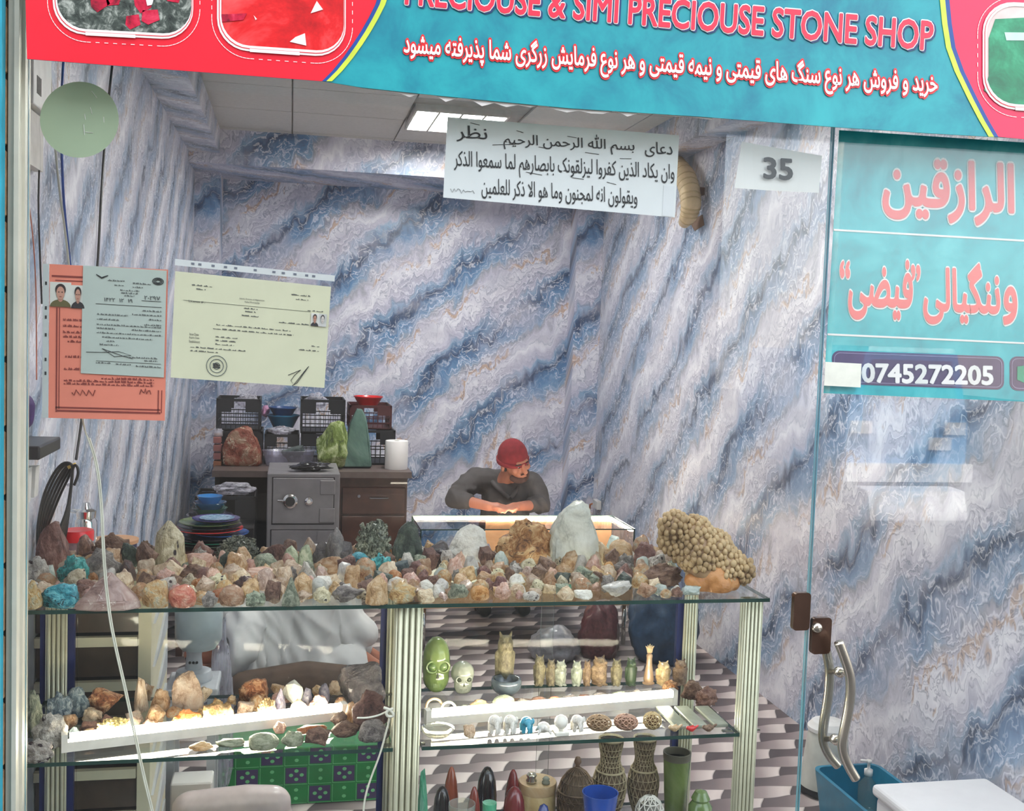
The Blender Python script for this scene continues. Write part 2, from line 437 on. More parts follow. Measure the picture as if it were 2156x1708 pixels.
# ceiling with laid-in panels
ce = struct(B((XL, 2.16, ZC+0.012), (XR, YB, 2.95)).build('ceiling', mat('ceiling_grid', (168, 164, 158), 0.7)))
M_tile = mat('ceiling_panel', (206, 202, 196), 0.75, var=0.05, scale=60)
tile_me = None
lamp_cells = {(2, 5)}
x0c, y0c = -0.57, 2.42
for i in range(5):
    for j in range(8):
        xa, ya = x0c+i*0.6-0.05, y0c+j*0.595
        if xa+0.59 > XR+0.4 or (i, j) in lamp_cells: continue
        if tile_me is None:
            t = B((xa+0.004, ya+0.004, ZC), (xa+0.596, ya+0.591, ZC+0.011)).build('ceiling_panel', M_tile, ce)
            tile_me = t.data; ref_xy = (xa, ya); continue
        c = lnk(bpy.data.objects.new('ceiling_panel', tile_me)); c.parent = ce
        c.location = (xa-ref_xy[0], ya-ref_xy[1], 0)
# unseen building above the shop front, height set to shade front and street
M_render = mat('street_render', (176, 168, 156), 0.9, bump=0.2)
struct(B((-9, 2.16, 2.95), (12, 9, 12.0)).build('facade_upper', M_render))
struct(B((-6, 2.13, -0.60), (XL-0.12, 3, 2.95)).build('facade_pier', M_render))
struct(B((XR+0.12, 2.13, -0.60), (9, 3, 2.95)).build('facade_pier', M_render))
struct(B((XL-0.12, 2.16, 2.12), (XR+0.12, 2.26, 2.95)).build('facade_header', M_white))
struct(B((-30, -40, -0.60), (30, 1.75, -0.45)).build('street', mat('street_dust', (52, 49, 46), 0.95, var=0.2, scale=3, bump=0.3)))
struct(B((-0.75, 1.75, -0.60), (2.2, 2.0, -0.02)).build('door_step', mat('step_stone', (140, 134, 128), 0.8, bump=0.3)))

# ------------------------------------------------------------------ shop front: post, glass, door
M_alu = mat('aluminium_cream', (206, 204, 186), 0.38, 0.25, var=0.06)
M_glass = glass_mat('shop_glass', (0.975, 0.99, 0.985), 1.45, 0.0, 0.003)
M_gedge = mat('glass_edge_dark', (38, 66, 58), 0.15, var=0.2, coat=0.6)
M_gedge_cy = mat('glass_edge_cyan', (120, 176, 190), 0.15, var=0.1, coat=0.6)
def pane(name, lo, hi, parent=None, gm=None, em=None):
    """sheet of glass: big faces glass, narrow faces the green cut edge"""
    d = [hi[i]-lo[i] for i in range(3)]; ax = d.index(min(d))
    b = MB().box(lo, hi)
    order = [2, 2, 1, 0, 1, 0]
    b.mi = [0 if order[k] == ax else 1 for k in range(6)]
    return b.build(name, [gm or M_glass, em or M_gedge], parent)
w1 = thing('window_1', 'large fixed shop window pane', 'window', (0.3, YG, 0)); struct(w1)
del w1['label'], w1['category']
pane('pane', (-0.4735, YG, 0.0), (1.099, YG+0.008, 2.12), w1, M_glass, M_gedge_cy)
# left post: aluminium channel with a bright outer lip
lp = MB()
lp.box((-0.499, 2.085, -0.1), (-0.487, 2.16, 2.6)); lp.box((-0.487, 2.075, -0.1), (-0.479, 2.15, 2.6)); lp.box((-0.479, 2.10, -0.1), (-0.474, 2.14, 2.6))
post = struct(lp.build('trim_6', M_alu))
# strip of brown brick beside it and the teal board next door
M_brick = mat('brown_brick', (166, 132, 96), 0.85, var=0.4, scale=40, bump=0.4)
br = struct(B((-0.60, 2.09, -0.1), (-0.4995, 2.16, 2.6)).build('wall_front', mat('brick_mortar', (70, 58, 46), 0.9, bump=0.3)))
bme = None
for k in range(20):
    z0 = -0.02+k*0.125
    if bme is None:
        o = bevel(B((-0.597, 2.078, z0), (-0.501, 2.092, z0+0.117)).build('brick', M_brick, br), 0.003, 1); bme = o.data
    else:
        o = lnk(bpy.data.objects.new('brick', bme)); o.parent = br; o.location = (0, 0, k*0.125)
tb = B((-1.6, 2.045, 0.2), (aY(3, 300, 2.045).x, 2.07, 2.6)).build('neighbour_board', mat('teal_board', (36, 150, 170), 0.5))
tag(tb, 'plain teal board fixed beside the brown brick strip', 'board')

# glass door with its print
d1 = thing('door_1', 'x', 'door', (1.105, YG, 0)); struct(d1); del d1['label'], d1['category']
pane('glass_leaf', (1.104, YG-0.001, 0.01), (2.03, YG+0.009, 2.12), d1, M_glass, M_gedge_cy)
M_steel = mat('brushed_steel', (196, 190, 176), 0.22, 0.9, var=0.08)
M_bronze = mat('dark_bronze_plate', (92, 70, 58), 0.25, 0.7, var=0.25)
# lock: keeper plate on the fixed pane, latch plate on the door, round cylinder between
def zx(x, y, Y=YG-0.02): p = aY(x, y, Y); return p.x, p.z
a = zx(1672, 1330); b_ = zx(1712, 1250)
kp = MB().prism(rrect(a[0], a[1], b_[0]-0.001, b_[1], 0.008), YG-0.014, YG-0.0005).build('lock_keeper', M_bronze, w1)
lkp = MB().prism(rrect(1.106, zx(1712, 1380)[1], zx(1755, 1305)[0], zx(1740, 1303)[1], 0.008), YG-0.014, YG-0.0015).build('latch_plate', M_bronze, d1)
c0 = zx(1722, 1323)
MB().lathe([(0, 0), (0.011, 0.0), (0.011, 0.006), (0.007, 0.010), (0, 0.010)], (c0[0], YG-0.014, c0[1]), 18, 0, Matrix.Rotation(math.pi/2, 4, 'X')).build('key_cylinder', M_steel, lkp, True)
# S-shaped pull handles, one each side, through-bolted
def sbar(pts, Y, r=0.0105):
    P = []
    for (x, y) in pts: X, Z = zx(x, y, Y); P.append((X, Y, Z))
    for _ in range(2):
        Q = [P[0]]
        for i in range(len(P)-1):
            a1, b1 = Vector(P[i]), Vector(P[i+1]); Q += [a1*0.75+b1*0.25, a1*0.25+b1*0.75]
        Q.append(P[-1]); P = Q
    return MB().tube(P, r, 12)
hd = sbar([(1766, 1352), (1782, 1395), (1792, 1430), (1790, 1480), (1776, 1545), (1772, 1575), (1784, 1610), (1802, 1640)], YG-0.05).build('pull_handle', M_steel, d1, True)
hd2 = sbar([(1735, 1350), (1744, 1390), (1748, 1420), (1744, 1470), (1733, 1530), (1732, 1560), (1744, 1590), (1764, 1612)], YG+0.055).build('pull_handle', M_steel, d1, True)
for (x, y) in ((1764, 1413), (1755, 1555)):
    X, Z = zx(x, y, YG); X2, Z2 = zx(x+23, y+2, YG-0.05); X3, Z3 = zx(x-19, y+2, YG+0.055)
    MB().tube([(X3, YG+0.055, Z3), (X, YG, Z), (X2, YG-0.05, Z2)], 0.006, 10).tube([(X, YG-0.014, Z), (X, YG-0.0015, Z)], 0.011, 14).build('bolt', M_steel, hd, True)

# ------------------------------------------------------------------ across the street: what the glass mirrors
M_dkshop = mat('dark_shop_row', (62, 58, 56), 0.85, var=0.4, scale=1.2, bump=0.2)
struct(B((-14, -9.6, -0.45), (5.4, -9.0, 8.0)).build('opposite_row', M_dkshop))  # unseen row, kept dark and tall to hold sky reflections off the glass
# van and pole mirrored in the door glass; white block added for a bright patch
VX, VY, VZ = 7.7, -8.2, -0.45
va = thing('parked_van', 'white and blue van parked across the street', 'van', (VX, VY-1.7, VZ))
M_van = mat('van_white', (236, 238, 240), 0.3, coat=0.5); M_vblue = mat('van_blue', (96, 156, 204), 0.35, coat=0.4)
M_dark = mat('dark_rubber', (28, 28, 30), 0.6); M_wind = mat('van_windscreen', (90, 120, 140), 0.08, coat=1.0)
prof = [(-0.85, 0.35), (0.85, 0.35), (0.85, 1.15), (0.78, 1.35), (0.64, 1.95), (-0.64, 1.95), (-0.78, 1.35), (-0.85, 1.15)]
MB().prism([(VX+x, z+VZ) for x, z in prof], VY-3.4, VY).build('body', M_vblue, va)
MB().prism([(VX+x, z+VZ) for x, z in ((-0.66, 1.38), (0.66, 1.38), (0.55, 1.86), (-0.55, 1.86))], VY, VY+0.015).build('windscreen', M_wind, va)
MB().box((VX-0.88, VY, VZ+0.32), (VX+0.88, VY+0.12, VZ+0.55)).build('bumper', M_van, va)
MB().box((VX-0.60, VY, VZ+1.96), (VX+0.60, VY-2.0, VZ+2.02)).build('roof_rack', M_van, va)
MB().box((VX+0.30, VY, VZ+0.72), (VX+0.62, VY+0.02, VZ+0.88)).build('number_plate', M_van, va)
for sx in (-1, 1):
    MB().box((VX+sx*0.66-0.15, VY, VZ+0.92), (VX+sx*0.66+0.15, VY+0.03, VZ+1.08)).build('headlamp', M_van, va)
    for yy in (VY-0.5, VY-2.8):
        MB().lathe([(0, -0.1), (0.3, -0.1), (0.3, 0.1), (0, 0.1)], (VX+sx*0.78, yy, VZ+0.30), 20, 0, Matrix.Rotation(math.pi/2, 4, 'Y')).build('wheel', M_dark, va)
kb = MB().prism([(-7.62, -0.45), (-7.10, -0.45), (-7.22, -0.12), (-7.50, -0.10)], 6.62, 7.88, 0, 'YZ').build('mirror_block', M_van); tag(kb, 'added low white block mirrored as a bright patch in the door glass', 'barrier')
pl = MB().tube([(6.26, -7.7, -0.45), (6.30, -7.7, 5.5)], 0.055, 10).build('street_pole', mat('pole_paint', (232, 232, 228), 0.5), None, True)
tag(pl, 'white street pole standing near the parked van', 'pole')

# ------------------------------------------------------------------ ceiling lamp
M_led = emis('led_panel', (1.0, 0.98, 0.96), 32.0)
cl = thing('ceiling_lamp', 'recessed ceiling lamp of four bright white panels', 'lamp', (0.85, 5.85, ZC-0.02))
fx = MB()
for k in range(5): fx.box((0.60+k*0.12-0.006, 5.60, ZC-0.025), (0.60+k*0.12+0.006, 6.13, ZC+0.012))
fx.box((0.594, 5.585, ZC-0.025), (1.086, 5.605, ZC+0.012)); fx.box((0.594, 6.125, ZC-0.025), (1.086, 6.145, ZC+0.012)); fx.box((0.594, 5.6, ZC+0.002), (1.086, 6.13, ZC+0.012))
fx.build('housing', M_white, cl)
for k in range(4): B((0.608+k*0.12, 5.607, ZC-0.014), (0.712+k*0.12, 6.123, ZC-0.006)).build('light_panel', M_led, cl)
# a second, unseen lamp added nearer the window to brighten the room
cl2 = copy_tree(cl); cl2.location = (0.85, 3.60, ZC-0.02); tag(cl2, 'added unseen four-panel ceiling lamp brightening the front of the room')

# ------------------------------------------------------------------ display case
CX0, CX1, CY0, CY1, ZT, ZS, ZB = -0.575, 1.047, 2.195, 2.63, 0.99, 0.684, 0.37
M_cglass = glass_mat('case_glass', (0.965, 0.988, 0.975), 1.28, 0.0, 0.004)
M_bglass = glass_mat('sliding_glass', (0.97, 0.988, 0.98), 1.14, 0.0, 0.003)
M_rib = mat('ribbed_aluminium', (206, 204, 176), 0.3, 0.35, var=0.08); M_groove = mat('groove_dark', (122, 118, 92), 0.6, 0.2, var=0.2)  # post core darker than the ribs set on it
M_navy = mat('navy_film', (34, 44, 92), 0.45)
case = thing('display_case', 'glass display case with ribbed aluminium posts behind the shop window', 'display case', (0.29, 2.41, 0))
def ribpost(xc, yc, w, d, z0, z1, navy=0):
    p = MB().box((xc-w/2, yc-d/2+0.003, z0), (xc+w/2, yc+d/2, z1)).build('post', M_groove, case)
    nr = 4; rw = w/nr
    rb = MB()
    for k in range(nr):
        xa = xc-w/2+rw*k
        rb.tube([(xa+rw*0.5, yc-d/2+0.003, z0), (xa+rw*0.5, yc-d/2+0.003, z1)], rw*0.40, 8)
    for sgn in (-1, 1):
        for k in range(3): rb.tube([(xc+sgn*w/2, yc-d/2+d*(k+0.6)/3.2, z0), (xc+sgn*w/2, yc-d/2+d*(k+0.6)/3.2, z1)], 0.004, 6)
    rb.build('ribs', M_rib, p, True)
    if navy:
        for sgn in navy: B((xc+sgn*(w/2+0.009)-0.008, yc-0.004, z0), (xc+sgn*(w/2+0.009)+0.008, yc+0.012, z1)).build('edge_film', M_navy, p)
ribpost(0.252, CY0+0.03, 0.050, 0.04, 0.05, ZT-0.008)
ribpost(1.018, CY0+0.03, 0.036, 0.04, 0.05, ZT-0.008)
ribpost(-0.553, CY0+0.03, 0.036, 0.04, 0.05, ZT-0.008)
ribpost(-0.512, CY1-0.03, 0.040, 0.04, 0.05, ZT-0.008, (-1, 1))
ribpost(0.262, CY1-0.03, 0.036, 0.04, 0.05, ZT-0.008, (-1,))
ribpost(1.018, CY1-0.03, 0.030, 0.04, 0.05, ZT-0.008, (-1,))
pane('top_glass', (CX0, CY0, ZT-0.008), (CX1, CY1, ZT), case, M_cglass)
pane('shelf_glass', (CX0+0.04, CY0+0.010, ZS-0.008), (0.224, CY1-0.055, ZS), case, M_cglass)
pane('shelf_glass', (0.285, CY0+0.010, ZS-0.008), (0.995, CY1-0.055, ZS), case, M_cglass)
pane('shelf_glass', (CX0+0.02, CY0+0.055, ZB-0.008), (0.995, CY1-0.055, ZB), case, M_cglass)
pane('back_glass', (-0.47, CY1-0.028, 0.06), (0.24, CY1-0.023, ZT-0.01), case, M_bglass)
pane('back_glass', (0.285, CY1-0.028, 0.06), (0.66, CY1-0.023, ZT-0.01), case, M_bglass)
pane('back_glass', (0.63, CY1-0.020, 0.06), (1.0, CY1-0.015, ZT-0.01), case, M_bglass)
B((CX0, CY0+0.01, 0), (CX1-0.01, CY1, 0.05)).build('plinth', M_navy, case)
for (x, y) in ((0.252, CY0+0.055), (0.262, CY1-0.055), (1.018, CY0+0.055), (-0.51, CY1-0.058)):
    for z in (ZS-0.013, ZB-0.013): B((x-0.045, y-0.004, z), (x+0.045, y+0.004, z+0.0045)).build('shelf_bracket', M_steel, case)

# LED battens lying on the glass shelf
M_tube = emis('led_tube', (1.0, 0.88, 0.70), 36.0); M_batten = mat('batten_white', (226, 220, 206), 0.35)
def batten(label, a, b, tubecol=M_tube, tail=True):
    a, b = Vector(a), Vector(b); d = (b-a).normalized(); n = Vector((-d.y, d.x, 0))
    t = thing('led_batten', label, 'lamp', (a.x, a.y, ZS))
    L = (b-a).length
    M = Matrix.Translation(a) @ d.to_track_quat('X', 'Z').to_matrix().to_4x4()
    MB().box((0, -0.008, 0), (L, 0.012, 0.020), 0, M).build('housing', M_batten, t)
    tb_ = MB()
    prof = [(-0.0055+0.015*i/6, 0.0205+0.016*math.sin(math.pi*i/6)) for i in range(7)]
    vs = [M @ Vector((0.004, y, z)) for y, z in prof]+[M @ Vector((L-0.004, y, z)) for y, z in prof]
    tb_.add(vs, [(i, i+1, i+8, i+7) for i in range(6)]+[(0, 7, 13, 6), tuple(range(7)), tuple(range(7, 14))[::-1]]).build('tube', tubecol, t, True)
    for xx in (-0.012, L): MB().box((xx, -0.009, 0), (xx+0.012, 0.013, 0.036), 0, M).build('end_cap', M_batten, t)
    return t
batten('lit white batten lying among rough stones on the middle glass shelf', (-0.425, 2.262, ZS+0.0005), (0.125, 2.385, ZS+0.0005))
batten('lit white batten lying above the small carved animals on the middle glass shelf', (0.318, 2.325, ZS+0.0005), (0.905, 2.40, ZS+0.0005))

# ------------------------------------------------------------------ stones
def norm_mesh(bm, name, smooth):
    xs = [v.co.x for v in bm.verts]; ys = [v.co.y for v in bm.verts]; zs = [v.co.z for v in bm.verts]
    for v in bm.verts:
        v.co = Vector(((v.co.x-min(xs))/(max(xs)-min(xs))-0.5, (v.co.y-min(ys))/(max(ys)-min(ys))-0.5, (v.co.z-min(zs))/(max(zs)-min(zs))))
    me = bpy.data.meshes.new(name); bm.to_mesh(me); bm.free()
    me.materials.append(M_white)
    if smooth: me.polygons.foreach_set('use_smooth', [True]*len(me.polygons))
    return me
def st_lump(seed, amp=0.35, freq=1.6, sub=3, ridged=0.0):
    bm = bmesh.new(); bmesh.ops.create_icosphere(bm, subdivisions=sub, radius=1)
    o = Vector((seed*7.3, seed*3.1, seed*1.7))
    for v in bm.verts:
        p = v.co.copy(); n = noise.fractal(p*freq+o, 1.0, 2.0, 4)
        if ridged: n += ridged*(0.5-abs(noise.noise(p*4+o))*2)
        v.co = p*(1+amp*n); 
        if v.co.z < -0.55: v.co.z = -0.55 + (v.co.z+0.55)*0.15
    return norm_mesh(bm, 'stone_lump', True)
def st_facet(seed, n=20, tall=1.0, bev=0.05):
    rnd = random.Random(seed); bm = bmesh.new()
    for _ in range(n):
        z = rnd.uniform(-0.6, 1); a = rnd.uniform(0, 6.283); r = math.sqrt(max(1-z*z*0.85, 0.05))*rnd.uniform(0.8, 1.08)
        bm.verts.new((r*math.cos(a), r*math.sin(a), z*tall))
    r_ = bmesh.ops.convex_hull(bm, input=bm.verts)
    bmesh.ops.delete(bm, geom=[g for g in r_['geom_interior'] if isinstance(g, bmesh.types.BMVert)], context='VERTS')
    bmesh.ops.bevel(bm, geom=list(bm.edges), offset=bev, segments=2, affect='EDGES', profile=0.6, clamp_overlap=True)
    return norm_mesh(bm, 'stone_facet', False)
def st_rough(seed):
    return st_lump(seed, 0.42, 1.9, 4, 0.22)
def st_chip(seed):
    """broken stone: faceted hull roughened by small noise"""
    rnd = random.Random(seed); bm = bmesh.new()
    for _ in range(14):
        v = Vector((rnd.gauss(0, 1), rnd.gauss(0, 1), rnd.gauss(0, 0.8))).normalized()*rnd.uniform(0.85, 1.1); bm.verts.new(v)
    r_ = bmesh.ops.convex_hull(bm, input=bm.verts)
    bmesh.ops.delete(bm, geom=[g for g in r_['geom_interior'] if isinstance(g, bmesh.types.BMVert)], context='VERTS')
    bmesh.ops.bevel(bm, geom=list(bm.edges), offset=0.10, segments=2, affect='EDGES', profile=0.5, clamp_overlap=True)
    bmesh.ops.triangulate(bm, faces=bm.faces)
    bmesh.ops.subdivide_edges(bm, edges=[e for e in bm.edges if e.calc_length() > 0.2], cuts=3, use_grid_fill=True)
    bmesh.ops.triangulate(bm, faces=bm.faces)
    o = Vector((seed*2.3, seed*5.1, 0))
    for v in bm.verts: v.co *= 1+0.15*noise.fractal(v.co*2.2+o, 0.8, 2.0, 5)
    return norm_mesh(bm, 'stone_chip', True)
def st_pyr(seed):
    bm = bmesh.new(); rnd = random.Random(seed)
    base = [(-1, -0.5, 0), (-0.3, -0.75, 0), (0.55, -0.7, 0), (1, -0.3, 0), (0.8, 0.6, 0), (-0.6, 0.7, 0)]
    for p in base: bm.verts.new((p[0], p[1], 0)); bm.verts.new((p[0]*0.93, p[1]*0.93, 0.22+rnd.uniform(-.05, .05)))
    bm.verts.new((0.05, 0.0, 1.0)); bm.verts.new((-0.1, 0.1, 0.97)); bm.verts.new((0.35, -0.2, 0.75))
    bmesh.ops.convex_hull(bm, input=bm.verts)
    bmesh.ops.bevel(bm, geom=list(bm.edges), offset=0.03, segments=2, affect='EDGES', clamp_overlap=True)
    return norm_mesh(bm, 'stone_pyramid', False)
def st_slab(seed):
    """tall broken block leaning to one shoulder"""
    rnd = random.Random(seed); bm = bmesh.new()
    for (x, y, z) in ((-.8, -.5, 0), (.9, -.5, 0), (.95, .5, 0), (-.85, .5, 0), (-.95, -.5, 1.2), (.8, -.5, .9), (.85, .5, .95), (-.9, .5, 1.15), (-.6, -.4, 2.0), (.05, -.4, 2.35), (.1, .3, 2.3), (-.5, .4, 1.9), (.45, -.45, 2.15)):
        bm.verts.new((x+rnd.uniform(-.08, .08), y+rnd.uniform(-.08, .08), z+(rnd.uniform(-.08, .08) if z else 0)))
    bmesh.ops.convex_hull(bm, input=bm.verts)
    bmesh.ops.bevel(bm, geom=list(bm.edges), offset=0.09, segments=2, affect='EDGES', clamp_overlap=True)
    bmesh.ops.triangulate(bm, faces=bm.faces)
    bmesh.ops.subdivide_edges(bm, edges=[e for e in bm.edges if e.calc_length() > 0.35], cuts=3, use_grid_fill=True)
    bmesh.ops.triangulate(bm, faces=bm.faces)
    for v in bm.verts: v.co += Vector((1, 1, 0.5))*0.07*noise.fractal(v.co*1.8+Vector((seed, 0, 0)), 1.0, 2.0, 3)
    return norm_mesh(bm, 'stone_slab', True)
def st_cluster(seed):
    """lump grown over with small crystals"""
    rnd = random.Random(seed); b = MB()
    o = Vector((seed, seed*2, 0))
    bm = bmesh.new(); bmesh.ops.create_icosphere(bm, subdivisions=3, radius=0.92)
    for v in bm.verts: v.co *= 1+0.22*noise.fractal(v.co*1.5+o, 1.0, 2.0, 3)
    pts = [(v.co.copy(), v.normal.copy()) for v in bm.verts if v.co.z > -0.6]
    rnd.shuffle(pts)
    for p, n in pts[:170]:
        d = (p.normalized()+Vector((rnd.uniform(-.5, .5), rnd.uniform(-.5, .5), rnd.uniform(-.5, .5)))).normalized()
        s = rnd.uniform(0.06, 0.16)
        q = Matrix.Translation(p+d*s*0.3) @ d.to_track_quat('Z', 'Y').to_matrix().to_4x4() @ Matrix.Diagonal((s, s, s, 1))
        bmesh.ops.create_cube(bm, size=1.3, matrix=q)
    return norm_mesh(bm, 'stone_cluster', False)
def st_point(seed):
    rnd = random.Random(seed); bm = bmesh.new(); n = 6
    for k in range(n):
        a = 2*math.pi*k/n+rnd.uniform(-.15, .15); bm.verts.new((math.cos(a), math.sin(a), 0)); bm.verts.new((0.86*math.cos(a), 0.86*math.sin(a), 1.5+rnd.uniform(-.25, .25)))
    bm.verts.new((rnd.uniform(-.2, .2), rnd.uniform(-.2, .2), 2.3))
    bmesh.ops.convex_hull(bm, input=bm.verts)
    bmesh.ops.bevel(bm, geom=list(bm.edges), offset=0.06, segments=2, affect='EDGES', clamp_overlap=True)
    return norm_mesh(bm, 'stone_point', False)
SHP = {'lump': [st_lump(i) for i in range(6)], 'rough': [st_rough(10+i) for i in range(5)], 'facet': [st_facet(20+i) for i in range(6)],
       'chip': [st_chip(30+i) for i in range(8)], 'pyr': [st_pyr(1)], 'slab': [st_slab(40+i) for i in range(4)], 'cluster': [st_cluster(50+i) for i in range(3)],
       'point': [st_point(60+i) for i in range(3)], 'cobble': [st_lump(70+i, 0.16, 1.1) for i in range(4)]}

def stone_mat(name, cols, scale=3.0, rough=0.45, trans=0.0, veins=None, spots=None, coat=0.0, metal=0.0, bump=0.6, jit=0.22):
    m, nt, b = newmat(name)
    v = ncoord(nt); n = nnoise(nt, v, scale*1.7, 6, 0.68, 0.8)
    k = len(cols); stops = [(0.33+0.30*i/max(k-1, 1), tuple(q*(0.78 if i == 0 else 1.0) for q in s2l(c))) for i, c in enumerate(cols)]
    col = nramp(nt, n, stops)
    if veins:
        w = nnoise(nt, v, scale*1.3, 4, 0.6, 1.0); ln = ((w*4.0).fract()-0.5).abs().sstep(0.0, veins[1], 1.0, 0.0)
        col = nmix(nt, ln*nnoise(nt, v, 2.0, 2).sstep(0.22, 0.45), col, s2l(veins[0]))
    if spots:
        vo = nt.nodes.new('ShaderNodeTexVoronoi'); vo.inputs['Scale'].default_value = spots[2]; nt.links.new(v, vo.inputs['Vector'])
        sp = NX(nt, vo.outputs['Distance']).sstep(spots[1]*0.7, spots[1], 1.0, 0.0) * nnoise(nt, v, 5, 2).sstep(0.42, 0.5)
        col = nmix(nt, sp, col, s2l(spots[0]))
    # each stone a little lighter or darker than its neighbour
    oi = nt.nodes.new('ShaderNodeObjectInfo'); r = NX(nt, oi.outputs['Random'])
    hs = nt.nodes.new('ShaderNodeHueSaturation'); nt.links.new(col, hs.inputs['Color'])
    nt.links.new((r*(jit*2)+(1-jit)).k, hs.inputs['Value']); nt.links.new((r*0.03+0.485).k, hs.inputs['Hue'])
    nt.links.new(hs.outputs[0], b.inputs['Base Color'])
    b.inputs['Roughness'].default_value = rough; b.inputs['Coat Weight'].default_value = coat; b.inputs['Metallic'].default_value = metal
    b.inputs['Coat Roughness'].default_value = 0.15
    if bump: nbump(nt, b, nnoise(nt, v, scale*4, 5, 0.65), bump, 0.02)
    if trans:
        out = [x for x in nt.nodes if x.type == 'OUTPUT_MATERIAL'][0]
        tl = nt.nodes.new('ShaderNodeBsdfTranslucent'); nt.links.new(hs.outputs[0], tl.inputs[0])
        mx = nt.nodes.new('ShaderNodeMixShader'); mx.inputs[0].default_value = trans
        nt.links.new(b.outputs[0], mx.inputs[1]); nt.links.new(tl.outputs[0], mx.inputs[2]); nt.links.new(mx.outputs[0], out.inputs[0])
    return m
